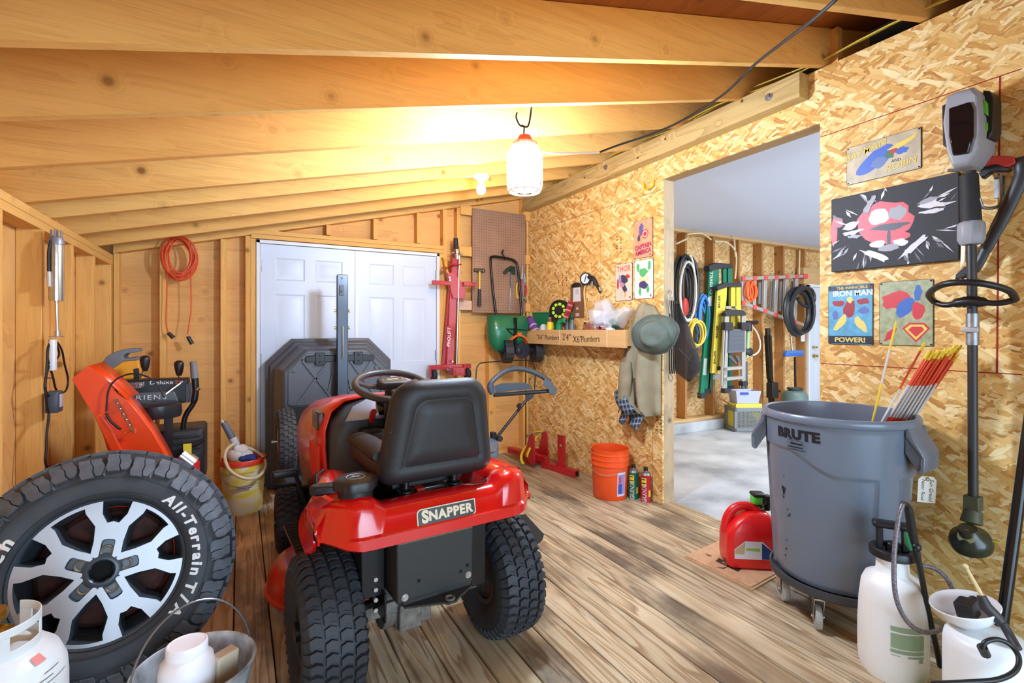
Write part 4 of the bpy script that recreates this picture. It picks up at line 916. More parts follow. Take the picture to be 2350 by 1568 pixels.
# tipping trailer cart stood on end against the white doors
ct = thing('dump_cart', 'black poly dump cart stood on end against the white double doors', 'cart', (.70, 4.25, 0))
def octo(x0, x1, z0, z1, c, y, b=0): return [(x0+b, y, z0), (x0, y, z0+b*1.0+.0), (x0, y, z1-c), (x0+c, y, z1), (x1-c, y, z1), (x1, y, z1-c), (x1, y, z0+b), (x1-b, y, z0)]
m = MB(); m.loft([octo(.18, 1.20, .012, 1.225, .195, 4.47, .02), octo(.18, 1.20, .012, 1.225, .195, 4.43, .02), octo(.205, 1.175, .03, 1.20, .185, 4.42, .02), octo(.215, 1.165, .04, 1.19, .18, 4.38, .02), octo(.235, 1.145, .05, 1.172, .18, 4.37, .02), octo(.285, 1.095, .10, 1.15, .165, 4.17, .02), octo(.305, 1.075, .12, 1.13, .16, 4.145, .02)])
tub = m.build('cart_tub', polyb, ct, bev=.006, smooth=30)
m = MB()
for a, b_ in (((.335, .72), (.335, .97)), ((.335, .97), (.46, 1.105)), ((.46, 1.105), (.92, 1.105)), ((.92, 1.105), (1.045, .97)), ((1.045, .97), (1.045, .72)), ((.335, .72), (1.045, .72)),
              ((.42, 1.07), (.66, .73)), ((.40, .73), (.63, 1.06)), ((.98, 1.07), (.75, .73)), ((1.0, .73), (.78, 1.06)), ((.66, .98), (.62, .80)), ((.76, .98), (.80, .80))):
    m.beam((a[0], 4.137, a[1]), (b_[0], 4.137, b_[1]), .018, .012, (0, 1, 0))
for x, z in ((.372, .985), (1.0, .985), (.40, .725)): m.cyl((x, 4.146, z), (x, 4.130, z), .016, 12)
m.build('cart_rib', polyb, tub, bev=.002)
m = MB()
for x in (.555, .85): m.bx(x-.035, x+.035, 4.115, 4.146, 1.02, 1.12); [m.cyl((x, 4.118, z), (x, 4.108, z), .009, 6) for z in (1.045, 1.095)]
m.bx(.45, .98, 4.12, 4.146, 1.045, 1.095); m.build('cart_bracket', blackm, ct, bev=.003)
m = MB(); m.bx(.34, 1.04, 4.142, 4.146, .16, .70); m.build('tailgate_panel', polyd, ct)
m = MB(); m.bx(.668, .75, 4.02, 4.028, .42, 1.735); m.bx(.742, .75, 4.02, 4.075, .42, 1.73); m.bx(.668, .676, 4.02, 4.075, .42, 1.73); m.bx(.672, .746, 4.07, 4.10, .42, 1.10); m.build('tow_bar', plain('blue_black_steel', (60, 66, 74), .28, .5), ct, bev=.004)
m = MB(); m.bx(.684, .716, 4.010, 4.0195, 1.57, 1.65); m.cyl((.70, 4.012, 1.60), (.70, 4.004, 1.60), .008, 10); m.cyl((.702, 4.019, 1.705), (.702, 4.016, 1.705), .008, 12); m.build('hitch_latch', blackm, ct, bev=.002)
m = MB(); m.tube([(.708, 4.014, 1.33), (.708, 4.008, 1.10), (.70, 4.012, 1.07)], .005, 8); m.build('latch_rod', steel, ct)
for z in (1.45, 1.315):
    m = MB(); m.cyl((.652, 4.05, z), (.768, 4.05, z), .006, 8); m.cyl((.652, 4.05, z), (.662, 4.05, z), .012, 6); m.cyl((.758, 4.05, z), (.768, 4.05, z), .012, 6); m.build('bolt', plain('yellow_zinc_bolt', (168, 140, 84), .35, .9), ct)
m = MB(); m.cyl((.20, 3.93, .49), (1.19, 3.93, .49), .011, 12); m.cyl((.405, 3.93, .49), (.50, 3.93, .49), .017, 12); m.tube([(.402, 3.93, .515), (.402, 3.92, .49), (.402, 3.93, .455)], .006, 8); m.build('axle', steel, ct)
m = MB(); m.bx(.5, .9, 3.95, 4.14, .44, .54); m.build('axle_bracket', blackm, ct, bev=.004)
for x in (.295, 1.09):
    Mw = MX.Translation((x, 3.93, .49)); m = MB(); m.lathe([(.02, -.05), (.05, -.04), (.10, -.035), (.118, -.05), (.118, .05), (.10, .035), (.05, .04), (.02, .05)], 28, Mw @ MR); w_ = m.build('cart_wheel', plain('cream_wheel_rim', (196, 176, 150), .5), ct)
    m = MB(); turf_tire(m, Mw, .235, .125, .115, 34, 4, .008); m.build('tire', plain('dusty_grey_tire', (74, 76, 78), .75, var=.2, vscale=14), w_, smooth=30)
# red lift stand hung beside the doors
jk = thing('lift_jack', 'red steel riding mower lift jack hung upright on the wall beside the white doors', 'jack', (1.80, 4.45, .84))
jr = plain('red_jack_paint', (176, 26, 36), .35, coat=.4, var=.08)
m = MB(); m.beam((1.775, 4.46, .92), (1.835, 4.46, 2.0), .075, .06, (0, 1, 0)); m.beam((1.735, 4.475, .92), (1.80, 4.475, 1.72), .05, .03, (0, 1, 0)); m.build('column', jr, jk, bev=.004)
m = MB(); m.cyl((1.838, 4.42, .93), (1.868, 4.42, 2.02), .011, 12); m.build('lift_screw', steel, jk)
m = MB(); m.cyl((1.836, 4.42, 2.085), (1.822, 4.40, 2.185), .026, 14, .022); m.build('handle_grip', rubber, jk)
m = MB(); m.cyl((1.845, 4.42, 1.985), (1.838, 4.42, 2.085), .018, 12); m.cyl((1.79, 4.42, 2.045), (1.905, 4.42, 2.04), .009, 10); m.lathe([(.001, -.02), (.03, -.012), (.03, .012), (.001, .02)], 16, MX.Translation((1.842, 4.42, 2.05))); m.build('crank', steel, jk)
m = MB(); m.prism([(1.69, -4.40), (1.75, -4.34), (1.87, -4.36), (1.88, -4.46), (1.69, -4.46)], 1.925, 1.94, MX.Scale(-1, 4, (0, 1, 0))) if False else m.loft([[(1.67, 4.33, 1.86), (1.70, 4.31, 1.885), (1.76, 4.36, 1.925), (1.88, 4.38, 1.94), (1.88, 4.46, 1.94), (1.69, 4.46, 1.90)], [(1.67, 4.33, 1.85), (1.70, 4.31, 1.872), (1.76, 4.36, 1.912), (1.88, 4.38, 1.927), (1.88, 4.46, 1.927), (1.69, 4.46, 1.887)]]); m.build('top_plate', jr, jk, bev=.002)
m = MB(); m.loft([[(1.74, 4.41, 1.84), (1.80, 4.41, 1.86), (1.93, 4.41, 1.72), (1.93, 4.41, 1.60), (1.80, 4.41, 1.60), (1.775, 4.41, 1.68)], [(1.74, 4.47, 1.84), (1.80, 4.47, 1.86), (1.93, 4.47, 1.72), (1.93, 4.47, 1.60), (1.80, 4.47, 1.60), (1.775, 4.47, 1.68)]]); m.build('carriage', jr, jk, bev=.003)
for x0, x1 in ((1.585, 1.77), (1.90, 2.035)): m = MB(); m.bx(x0, x1, 4.38, 4.42, 1.725, 1.765); m.build('lift_arm', jr, jk, bev=.003)
m = MB(); m.bx(1.565, 1.985, 4.40, 4.46, .92, .965); m.bx(1.75, 1.86, 4.28, 4.46, .87, .94); m.bx(1.765, 1.825, 4.274, 4.281, .882, .928); m.build('base_bar', jr, jk, bev=.003)
for x in (1.60, 1.945):
    m = MB(); m.lathe([(.012, -.02), (.05, -.02), (.056, -.01), (.056, .01), (.05, .02), (.012, .02)], 20, MX.Translation((x, 4.40, .87)) @ MR); c_ = m.build('caster', rubber, jk)
    m = MB(); m.bx(x-.045, x-.03, 4.38, 4.42, .855, .96); m.cyl((x-.035, 4.40, .87), (x+.03, 4.40, .87), .008, 8); m.build('caster_fork', jr, c_)
m = MB(); m.text('PROLIFT', .05, frame((1.765, 4.428, 1.23), (.055, 0, 1), (-1, 0, 0)), .0006, .01); m.build('lettering', plain('white_print', (230, 224, 220), .6), jk, smooth=0)
for x, z in ((1.76, 1.80), (1.765, 1.775), (1.77, .935), (1.74, .92), (1.79, .995)): m = MB(); m.cyl((x, 4.412, z), (x, 4.398, z), .010, 6); m.build('bolt', steel, jk)
yh = plain('yellow_hook_coating', (232, 182, 30), .45)
m = MB(); m.tube(curve([(1.735, 4.545, 2.0), (1.735, 4.47, 1.98), (1.735, 4.42, 1.92), (1.745, 4.42, 1.86), (1.775, 4.42, 1.83)], 5), .009, 8); tag(m.build('wall_hook', yh), 'yellow coated hook holding up the red lift jack by the doors', 'hook')
# pegboard and hand tools
pegm, nt, p = new_mat('brown_pegboard'); tc = nd(nt, 'TexCoord').outputs['Object']; sp = nd(nt, 'SeparateXYZ', {0: tc}); pit = .0275
fx_ = mth(nt, 'SUBTRACT', mth(nt, 'FRACT', mth(nt, 'DIVIDE', sp.outputs[0], pit)), .5); fz_ = mth(nt, 'SUBTRACT', mth(nt, 'FRACT', mth(nt, 'DIVIDE', sp.outputs[2], pit)), .5)
dd = mth(nt, 'SQRT', mth(nt, 'ADD', mth(nt, 'MULTIPLY', fx_, fx_), mth(nt, 'MULTIPLY', fz_, fz_)))
nz = nd(nt, 'TexNoise', {'Vector': tc, 'Scale': 4., 'Detail': 4.}).outputs[0]
nt.links.new(mix(nt, mth(nt, 'LESS_THAN', dd, .13), ramp(nt, nz, [(.3, (146, 112, 88)), (.7, (168, 132, 106))]), lin((60, 36, 24))), p.inputs['Base Color']); p.inputs['Roughness'].default_value = .6
pgx0, pgx1, PYB = 2.053, 2.677, 4.519
m = MB().bx(pgx0, pgx1, PYB, PYB+.006, 1.475, 2.53)
tag(m.build('pegboard', pegm), 'brown perforated pegboard panel fixed to the far wall left of the corner', 'pegboard')
hm = thing('hammer', 'ball peen hammer with yellow and black handle hanging on the pegboard', 'hammer', (2.12, 4.49, 1.54)); ky = plain('yellow_fibreglass', (222, 178, 44), .4)
m = MB(); m.cyl((2.121, 4.495, 1.70), (2.121, 4.495, 1.90), .0115, 12); m.m = 1; m.cyl((2.119, 4.495, 1.54), (2.121, 4.495, 1.71), .019, 12, .0165); m.build('handle', [ky, plain('black_grip', (52, 48, 44), .6)], hm)
m = MB(); m.cyl((2.062, 4.495, 1.90), (2.10, 4.495, 1.903), .020, 14, .015); m.cyl((2.10, 4.495, 1.903), (2.145, 4.495, 1.903), .017, 12); m.sph((2.163, 4.495, 1.90), .022, 14, 10); m.build('hammer_head', plain('dull_forged_steel', (128, 122, 112), .45, .8, var=.2), hm)
m = MB(); m.tube([(2.10, 4.52, 1.875), (2.10, 4.475, 1.875), (2.10, 4.47, 1.885)], .003, 6); m.tube([(2.142, 4.52, 1.875), (2.142, 4.475, 1.875), (2.142, 4.47, 1.885)], .003, 6); m.build('peg_hook', zinc, hm)
def pliers(x, z, h, grip, name, label, spread=.02):
    o = thing(name, label, 'pliers', (x, 4.49, z-h), 'hand tools on the pegboard edge')
    m = MB(); m.cyl((x-.006, 4.50, z-.38*h), (x-.004, 4.50, z), .012, 10, .004); m.cyl((x+.006, 4.50, z-.38*h), (x+.004, 4.50, z), .012, 10, .004); m.cyl((x, 4.485, z-.40*h), (x, 4.515, z-.40*h), .018, 14); m.build('jaw', zinc, o)
    for s_ in (-1, 1): m = MB(); m.tube(curve([(x+s_*.008, 4.50, z-.42*h), (x+s_*(spread+.008), 4.50, z-.65*h), (x+s_*spread*.6, 4.50, z-h)], 5), [.009]*8+[.008]*3, 8); m.build('grip', grip, o)
rg = plain('red_grip', (176, 40, 34), .5)
pliers(2.575, 1.93, .30, plain('yellow_grip', (232, 190, 40), .5), 'pliers', 'pliers with yellow grips hanging on the pegboard behind the spreader handle', .014)
pliers(2.625, 1.97, .36, rg, 'pliers', 'long pliers with red grips hanging at the right edge of the pegboard', .016)
pliers(2.655, 1.90, .27, rg, 'pliers', 'small red gripped snips hanging outermost on the pegboard edge', .012)
wr_ = thing('adjustable_wrench', 'steel adjustable wrench hanging below the red pliers on the pegboard', 'wrench', (2.63, 4.49, 1.55))
m = MB(); m.bx(2.625, 2.643, 4.492, 4.502, 1.66, 1.85); m.build('handle', zinc, wr_, bev=.003)
m = MB(); m.prism([(-.03, 0), (.03, -.01), (.035, -.05), (.012, -.06), (.01, -.035), (-.01, -.035), (-.014, -.07), (-.034, -.06)], -.007, .007, frame((2.635, 4.497, 1.66), (1, 0, .2), (0, 0, 1))); m.build('jaw', zinc, wr_, bev=.002)
# broadcast spreader hanging from the pegboard by its handle
sp_ = thing('lawn_spreader', 'green lawn spreader hanging by its black tube handle in front of the pegboard', 'spreader', (2.38, 4.38, 1.05))
gspr = plain('green_hopper', (30, 112, 74), .33, coat=.3)
m = MB(); m.tube(curve([(2.565, 4.36, 1.06), (2.555, 4.38, 1.35), (2.545, 4.42, 1.75), (2.530, 4.44, 1.965), (2.50, 4.445, 2.015), (2.44, 4.45, 2.035), (2.30, 4.45, 2.045), (2.245, 4.45, 2.04), (2.222, 4.445, 2.0), (2.235, 4.42, 1.70), (2.265, 4.38, 1.35), (2.285, 4.36, 1.06)], 5), .013, 10); m.build('handle_frame', blackm, sp_)
m = MB(); m.tube(curve([(2.385, 4.52, 2.10), (2.385, 4.48, 2.12), (2.37, 4.455, 2.12), (2.36, 4.45, 2.08), (2.385, 4.45, 2.05), (2.39, 4.46, 2.02)], 4), .006, 8); m.build('hanger', blackm, sp_)
hs = []
for z, hw, y0, y1 in ((1.445, .20, 4.30, 4.46), (1.43, .215, 4.27, 4.47), (1.33, .225, 4.24, 4.47), (1.20, .20, 4.25, 4.46), (1.13, .15, 4.28, 4.44), (1.10, .07, 4.32, 4.40)):
    cx = 2.375-.02*(1.445-z)/.3; ring = []
    for i in range(24):
        a = TAU*i/24; cx2 = abs(cos(a))**.55*(1 if cos(a) > 0 else -1); sy = abs(sin(a))**.7*(1 if sin(a) > 0 else -1); ring.append((cx+hw*cx2, (y0+y1)/2+(y1-y0)/2*sy, z-(.10*max(0, -cx2) if z < 1.4 else 0)*0.4))
    hs.append(ring)
m = MB(); m.loft(hs); m.build('hopper', gspr, sp_, smooth=60)
m = MB(); m.bx(2.375, 2.405, 4.225, 4.245, 1.12, 1.42); m.tube([(2.29, 4.235, 1.31), (2.72, 4.235, 1.285)], .005, 6); m.tube([(2.30, 4.235, 1.30), (2.37, 4.235, 1.245)], .005, 6); m.build('shutter_rod', blackm, sp_)
m = MB()
pts = arc((2.425, 4.21, 1.13), .105, R(20), R(150), 16, (1, 0, 0), (0, 0, 1)); m.loft([[p_+V((0, 0, .0)), p_+V((0, 0, .018)), p_+V((0, .06, .022)), p_+V((0, .06, 0))] for p_ in pts]); m.bx(2.40, 2.445, 4.20, 4.24, 1.235, 1.27); m.build('deflector', plain('orange_deflector', (226, 104, 34), .45), sp_)
m = MB(); m.cyl((2.20, 4.25, 1.09), (2.68, 4.25, 1.09), .008, 8); m.sph((2.43, 4.25, 1.09), (.04, .05, .05)); m.lathe([(.001, -.01), (.08, -.008), (.08, .008), (.001, .01)], 20, place((2.47, 4.23, 1.09), 0, R(90))); m.build('gearbox', plain('dark_navy_plastic', (34, 38, 52), .5), sp_)
for x in (2.305, 2.645):
    Mw = MX.Translation((x, 4.25, 1.085)) @ MX.Rotation(R(-12), 4, 'Z') @ MR; m = MB(); NN = 56
    m.loft([[((r+(.004 if (i//2) % 2 and tr2 else 0))*cos(TAU*i/NN), (r+(.004 if (i//2) % 2 and tr2 else 0))*sin(TAU*i/NN), z) for i in range(NN)] for r, z, tr2 in ((.02, -.02, 0), (.085, -.025, 0), (.112, -.04, 1), (.112, .04, 1), (.09, .045, 0), (.088, .02, 0), (.02, .02, 0))], True, (True, True), Mw); w_ = m.build('spreader_wheel', plain('black_ribbed_wheel', (42, 42, 46), .55), sp_)
    m = MB(Mw)
    for k in range(5): m.box((0, 0, 0), (.075, .012, .01), MX.Translation((0, 0, -.026)) @ MX.Rotation(TAU*k/5, 4, 'Z') @ MX.Translation((.045, 0, 0)))
    m.build('wheel_spoke', plain('dark_spoke', (30, 30, 34), .5), w_)
# folding caulk/nail gun shape hanging inside the spreader frame
cg = thing('caulking_gun', 'dark green caulking gun hung on the pegboard inside the spreader handle', 'caulking gun', (2.49, 4.48, 1.7))
m = MB(); m.tube([(2.40, 4.49, 1.885), (2.44, 4.49, 1.925), (2.50, 4.49, 1.955)], [.016, .02, .022], 8); m.bx(2.48, 2.53, 4.48, 4.50, 1.88, 1.965); m.build('body', plain('dark_green_metal', (40, 66, 54), .45, .3), cg, bev=.004)
m = MB(); m.cyl((2.485, 4.49, 1.90), (2.465, 4.49, 1.50), .004, 8); m.bx(2.475, 2.495, 4.483, 4.497, 1.74, 1.88); m.build('push_rod', zinc, cg)
# push mower behind the tractor: folding handle, bail, body
mw = thing('push_mower', 'grey handled push mower parked behind the tractor seat, its handle folded up', 'lawn mower', (1.50, 3.2, 0)); MY = 3.2
gb = plain('blue_grey_handle', (62, 68, 76), .42); A = lambda x, y, Y=MY: atY(x, y, Y)
m = MB(); m.tube(curve([A(1126, 900), A(1124, 885), A(1135, 870), A(1160, 852), A(1186, 846), A(1212, 850), A(1238, 861), A(1262, 877)], 6), .019, 10); m.tube(curve([A(1126, 878), A(1130, 905)], 2), .022, 8); m.build('handle_arch', gb, mw)
m = MB(); m.cyl(A(1134, 907), A(1268, 897), .015, 12); m.build('crossbar', plain('dark_handle_bar', (40, 42, 46), .35, .3), mw)
a1, a2 = A(1252, 872), A(1278, 897); m = MB(); m.loft([[A(x, y, MY-.03) for x, y in ((1250, 868), (1262, 874), (1278, 893), (1276, 905), (1262, 907), (1258, 893), (1246, 884))], [A(x, y, MY+.03) for x, y in ((1250, 868), (1262, 874), (1278, 893), (1276, 905), (1262, 907), (1258, 893), (1246, 884))]]); m.build('handle_end', plain('dark_grey_housing', (70, 76, 84), .45), mw, bev=.004)
m = MB(); m.loft([[A(x, y, Y) for x, y in ((1134, 886), (1150, 880), (1205, 878), (1216, 884), (1222, 893), (1180, 897), (1137, 902))] for Y in (MY+.02, MY+.03)]); m.build('handle_pad', plain('grey_pad', (60, 66, 74), .6), mw)
m = MB(); m.cyl(A(1210, 916), A(1140, 1004), .011, 10); m.build('handle_tube', blackm, mw)
m = MB(); m.loft([[A(x, y, Y) for x, y in ((1207, 906), (1228, 905), (1220, 916), (1210, 922), (1206, 920))] for Y in (MY-.02, MY+.02)]); m.build('handle_clamp', black, mw); k0 = A(1192, 930); m = MB(); m.cyl(k0, k0+V((-.03, -.04, 0)), .016, 10); m.build('clamp_knob', black, mw); k1 = A(1144, 1006); m = MB(); m.cyl(k1+V((0, -.03, 0)), k1+V((0, .03, 0)), .022, 10); m.build('clamp_knob', black, mw)
m = MB(); m.bx(A(1128, 1040).x, A(1137, 1040).x, MY-.02, MY+.03, .10, .55); m.build('handle_bracket', blackm, mw, bev=.003)
m = MB(); m.rbox((1.42, 3.3, .32), (.40, .5, .40), .08, 5); m.build('mower_body', plain('blue_grey_body', (84, 96, 108), .5), mw)
m = MB(); mw2 = A(1140, 1085); m.lathe([(.01, -.025), (.08, -.025), (.095, -.018), (.095, .018), (.08, .025), (.01, .025)], 24, MX.Translation((mw2.x-.01, MY+.05, .096)) @ MR); m.build('mower_wheel', plain('dirty_mower_wheel', (54, 52, 42), .9, var=.5, vscale=60), mw)
m = MB(); m.tube(curve([A(1092, 900, 3.6), A(1093, 855, 3.6), A(1098, 838, 3.6), A(1115, 832, 3.6), A(1205, 827, 3.6), A(1222, 834, 3.6), A(1228, 850, 3.6), A(1227, 895, 3.6)], 5), .005, 8); m.build('control_bail', blackm, mw)
# red wheel chock with a yellow strap on the floor by the right wall
e0, e1 = V((2.40, 4.40, 0)), V((2.60, 3.50, 0)); MC = frame((2.50, 3.95, 0), e1-e0, (e1-e0).cross(V((0, 0, -1)))); chr_ = plain('red_chock_paint', (184, 28, 30), .38, coat=.3, var=.08)
ck = thing('wheel_chock', 'red steel wheel chock under a yellow ratchet strap on the floor by the wall', 'wheel chock', MC)
m = MB(MC); m.bx(-.44, .10, -.03, .03, .05, .11); m.build('base_tube', chr_, ck, bev=.004)
m = MB(MC)
for j in range(5): m.cyl((-.42+.035*j, -.031, .08), (-.42+.035*j, -.0305, .08), .007, 8)
m.build('adjust_hole', plain('dark_hole', (20, 12, 12), .9), ck)
m = MB(MC)
m.bx(.04, .46, -.03, .03, .0, .06); m.bx(.455, .462, -.02, .02, .01, .05); m.m = 1; m.bx(.4605, .463, -.02, .02, .01, .05); m.build('cross_tube', [chr_, plain('dark_hole', (20, 12, 12), .9)], ck, bev=.003)
m = MB(MC); m.bx(.235, .315, -.012, .012, .06, .34); m.prism([(.205, .06), (.345, .06), (.315, .10), (.235, .10)], -.006, .006, MX.Rotation(PI/2, 4, 'X')); m.build('upright', chr_, ck, bev=.003)
m = MB(MC); m.cyl((.278, -.014, .25), (.278, -.0125, .25), .012, 14); m.build('stop_button', plain('pale_bolt', (210, 190, 180), .4, .5), ck)
for y in (-.10, .075): m = MB(MC); m.loft([[(-.20, y+d, .05), (-.02, y+d, .02), (.03, y+d, .04), (.02, y+d, .30), (-.01, y+d, .33), (-.05, y+d, .30), (-.10, y+d, .14), (-.20, y+d, .12)] for d in (0, .012)]); m.build('side_plate', chr_, ck, bev=.003)
m = MB(MC); m.loft([[(-.16, y, .05), (-.03, y, .02), (-.02, y, .03), (-.15, y, .13)] for y in (-.10, .08)]); m.build('cradle_plate', chr_, ck, bev=.003)
m = MB(MC); m.cyl((-.02, -.13, .315), (-.02, .11, .315), .010, 10); m.build('cross_pin', steel, ck)
st_y = plain('yellow_webbing', (232, 206, 40), .7)
stp = thing('ratchet_strap', 'yellow ratchet strap looped over the red wheel chock', 'strap', MC)
def band(mb, pts, w, ax):
    ax = V(ax).normalized()*w/2; mb.loft([[p-ax, p+ax] for p in [V(q) for q in pts]], False)
m = MB(MC); band(m, curve([(-.02, -.045, .332), (-.06, -.06, .25), (-.12, -.10, .15), (-.13, -.125, .08), (-.10, -.125, .02)], 5), .028, (.4, 1, 0)); band(m, curve([(-.01, .035, .332), (-.04, -.02, .27), (-.03, -.13, .15), (-.045, -.13, .10)], 5), .028, (1, .2, 0)); band(m, [(-.02, -.06, .332), (0, -.01, .335), (-.01, .05, .332)], .028, (1, .1, 0)); m.build('webbing', st_y, stp, solid=.003)
m = MB(MC); m.box((-.055, -.06, .23), (.05, .035, .07)); m.cyl((-.06, -.09, .24), (-.05, -.03, .24), .014, 10); m.build('ratchet', zinc, stp, bev=.003)
# orange bucket and two fluid cans by the opening
ob = thing('orange_bucket', 'empty orange plastic bucket on the deck boards near the opening', 'bucket', (2.535, 2.985, 0)); obm = plain('orange_plastic', (238, 84, 28), .38)
m = MB(MX.Translation((2.535, 2.985, 0))); m.lathe([(.001, 0), (.125, 0), (.130, .006), (.140, .255), (.149, .258), (.149, .268), (.142, .270), (.143, .297), (.149, .299), (.149, .306), (.143, .309), (.144, .335), (.149, .337), (.149, .344), (.145, .347), (.147, .374), (.150, .378), (.146, .380), (.141, .376), (.126, .012), (.001, .010)], 48); m.build('bucket_body', obm, ob)
thb = math.atan2(-2.985, -2.535); cb = MX.Translation((2.535, 2.985, 0)) @ MX.Rotation(thb, 4, 'Z')
m = MB(cb); h_ = [(.05+.10*sin(PI*i/20)*1.0, -.150*cos(PI*i/20), .285-.115*sin(PI*i/20)) for i in range(21)]
h_ = [((.152 if x < .152 else x)*1.0 if 3 < i < 17 else x, y, z) for i, (x, y, z) in enumerate(h_)]
m.tube([V((.155*cos(t), .155*sin(t), .30-.10*max(0, cos((t+.3)*.9)))) for t in [-1.5+2.3*i/16 for i in range(17)]], .0022, 6); m.build('bail_wire', zinc, ob)
m = MB(cb)
def wrapc(mb, poly, r0, r1, z0, z1, up):
    mb.add([((r0+(r1-r0)*(z-z0)/(z1-z0)+up)*cos(t), (r0+(r1-r0)*(z-z0)/(z1-z0)+up)*sin(t), z) for t, z in poly], [tuple(range(len(poly)))])
def grid_c(mb, t0, t1, za, zb, r0, r1, z0, z1, up, n=8):
    rr = lambda z: r0+(r1-r0)*(z-z0)/(z1-z0)+up
    mb.loft([[(rr(z)*cos(t0+(t1-t0)*i/n), rr(z)*sin(t0+(t1-t0)*i/n), z) for i in range(n+1)] for z in (za, zb)], False)
bk_ = (.130, .140, .006, .255)
grid_c(m, .42, .98, .035, .215, *bk_, .0012); m.m = 1; grid_c(m, .46, .94, .05, .20, *bk_, .0018); m.m = 2; grid_c(m, .48, .72, .055, .13, *bk_, .0022); m.m = 3; grid_c(m, .52, .66, .135, .185, *bk_, .0022)
m.build('warning_label', [plain('pale_label', (206, 206, 226), .5), plain('violet_label', (150, 140, 190), .5), plain('blue_label_block', (52, 74, 160), .5), plain('red_label_block', (196, 50, 60), .5)], ob, 'violet safety label')
def can(x, y, col, name, label, h=.20, r=.037):
    o = thing('fluid_can', label, 'can', (x, y, 0), 'fluid cans beside the orange bucket'); th = math.atan2(-y, -x); Mc = MX.Translation((x, y, 0)) @ MX.Rotation(th, 4, 'Z'); body = plain(name, col, .3)
    m = MB(Mc); m.lathe([(.001, 0), (r, 0), (r+.001, .004), (r, .008), (r, h), (r+.001, h+.003)], 28); m.m = 1; m.lathe([(r+.001, h+.003), (r*.85, h+.018), (r*.42, h+.026), (r*.40, h+.034), (.001, h+.034)], 28); m.build('can_body', [body, zinc], o)
    m = MB(Mc); m.lathe([(.001, h+.034), (.017, h+.034), (.0155, h+.060), (.001, h+.061)], 16); m.build('can_cap', black, o)
    m = MB(Mc); cl = (r, r, 0, h)
    grid_c(m, -.95, .1, h*.62, h*.92, *cl, .0006); m.m = 1; grid_c(m, -.9, -.1, h*.84, h*.88, *cl, .001); grid_c(m, -.9, 0, h*.70, h*.74, *cl, .001); m.m = 0; grid_c(m, .55, 1.2, h*.22, h*.46, *cl, .0008)
    m.m = 2
    vs, fs = glyphs('GUNK', .05, 'CENTER'); vv_ = [(v.x*.05, v.y*.042) for v in vs]; m.add([((r+.0012)*cos(-.25+q[1]/r*-1), (r+.0012)*sin(-.25-q[1]/r), h*.33+q[0]*.95) for q in vv_], fs)
    m.build('can_label', [plain('can_yellow', (226, 200, 60), .5), plain('can_print_dark', (36, 60, 70), .5), plain('can_white', (236, 238, 236), .5)], o, smooth=0)
can(2.660, 2.855, (22, 112, 84), 'green_can_paint', 'green fluid can with black cap standing next to the orange bucket'); can(2.690, 2.755, (184, 28, 44), 'red_can_paint', 'red fluid can with black cap standing nearest the opening jamb')
# ================================================================ things on the strand board wall
def wallM(y, z, X=XR-.001, rot=0): return frame((X, y, z), (0, -1, 0), (0, 0, 1)) @ MX.Rotation(rot, 4, 'Z')
random.seed(21)
def blob(cx, cy, rx, ry, n=14, j=.35, rot=0):
    out = []
    for i in range(n):
        a = TAU*i/n; k = 1-j*random.random(); x, y = rx*k*cos(a), ry*k*sin(a); out.append((cx+x*cos(rot)-y*sin(rot), cy+x*sin(rot)+y*cos(rot)))
    return out
def sign(y, z, w, h, base, pal, paint, label, group='tin signs on the strand board wall', th=.004):
    M = wallM(y, z); o = thing('tin_sign', label, 'sign', wallM(y, z), group)
    m = MB(M); m.prism(rrect(w, h, .008, 4), 0, th); m.m = 1; m.prism(rrect(w-.004, h-.004, .006, 4), th, th+.0004); m.build('sign_panel', [plain('dark_tin_edge', (52, 46, 42), .5, .3), base], o, smooth=0)
    m = MB(M); paint(m, th+.0005); m.build('print', pal, o, smooth=0)
    m = MB(M)
    for sx in (-1, 1):
        for sy in (-1, 1): m.sph((sx*(w/2-.008), sy*(h/2-.008), th+.0015), (.004, .004, .0025), 8, 5)
    m.build('nail_head', plain('dark_nail', (60, 56, 52), .5, .6), o)
    return o
def pm(*cols): return [plain('print_%d_%d_%d' % c, c, .45) for c in cols]
def lay(m, z, items):
    for k, (ci, poly) in enumerate(items): m.m = ci; zz = z+.00004*k; m.add([(x, y, zz) for x, y in poly], [tuple(range(len(poly)))])
beige = plain('aged_cream_tin', (222, 206, 184), .42, var=.08, vscale=20)
def paint_thor(m, z):
    lay(m, z, [(1, blob(-.008, .02, .062, .048)), (2, blob(.048, .045, .03, .018, rot=-.6)), (3, blob(-.068, -.01, .014, .055)), (1, blob(.012, -.05, .03, .05, rot=.4)), (4, blob(-.02, -.02, .035, .025)), (5, blob(.018, -.10, .010, .028)), (6, blob(-.045, .03, .022, .045))]); m.m = 0
    m.text('THOR', .066, place((0, .108, z)), .0004, .015, sx=.92, space=1.0); m.m = 2; m.bx(.066, .082, -.135, -.118, z, z+.0003)
sign(3.056, 1.688, .202, .304, beige, pm((226, 92, 52), (60, 58, 84), (184, 58, 52), (200, 60, 46), (196, 140, 150), (206, 176, 60), (150, 150, 190)), paint_thor, 'cream tin sign with orange red title letters, left of the off-white sign')
def paint_hulk(m, z):
    lay(m, z, [(0, blob(0, .055, .055, .04)), (0, blob(-.06, .095, .02, .045)), (0, blob(.06, .10, .02, .045)), (2, blob(0, -.045, .058, .035)), (0, blob(-.04, -.095, .018, .04)), (0, blob(.045, -.08, .018, .035))]); m.m = 1; m.text('HULK', .05, place((0, .002, z+.0005)), .0004, .02, sx=.85, space=.95); m.m = 3; m.bx(.066, .082, -.138, -.122, z, z+.0003)
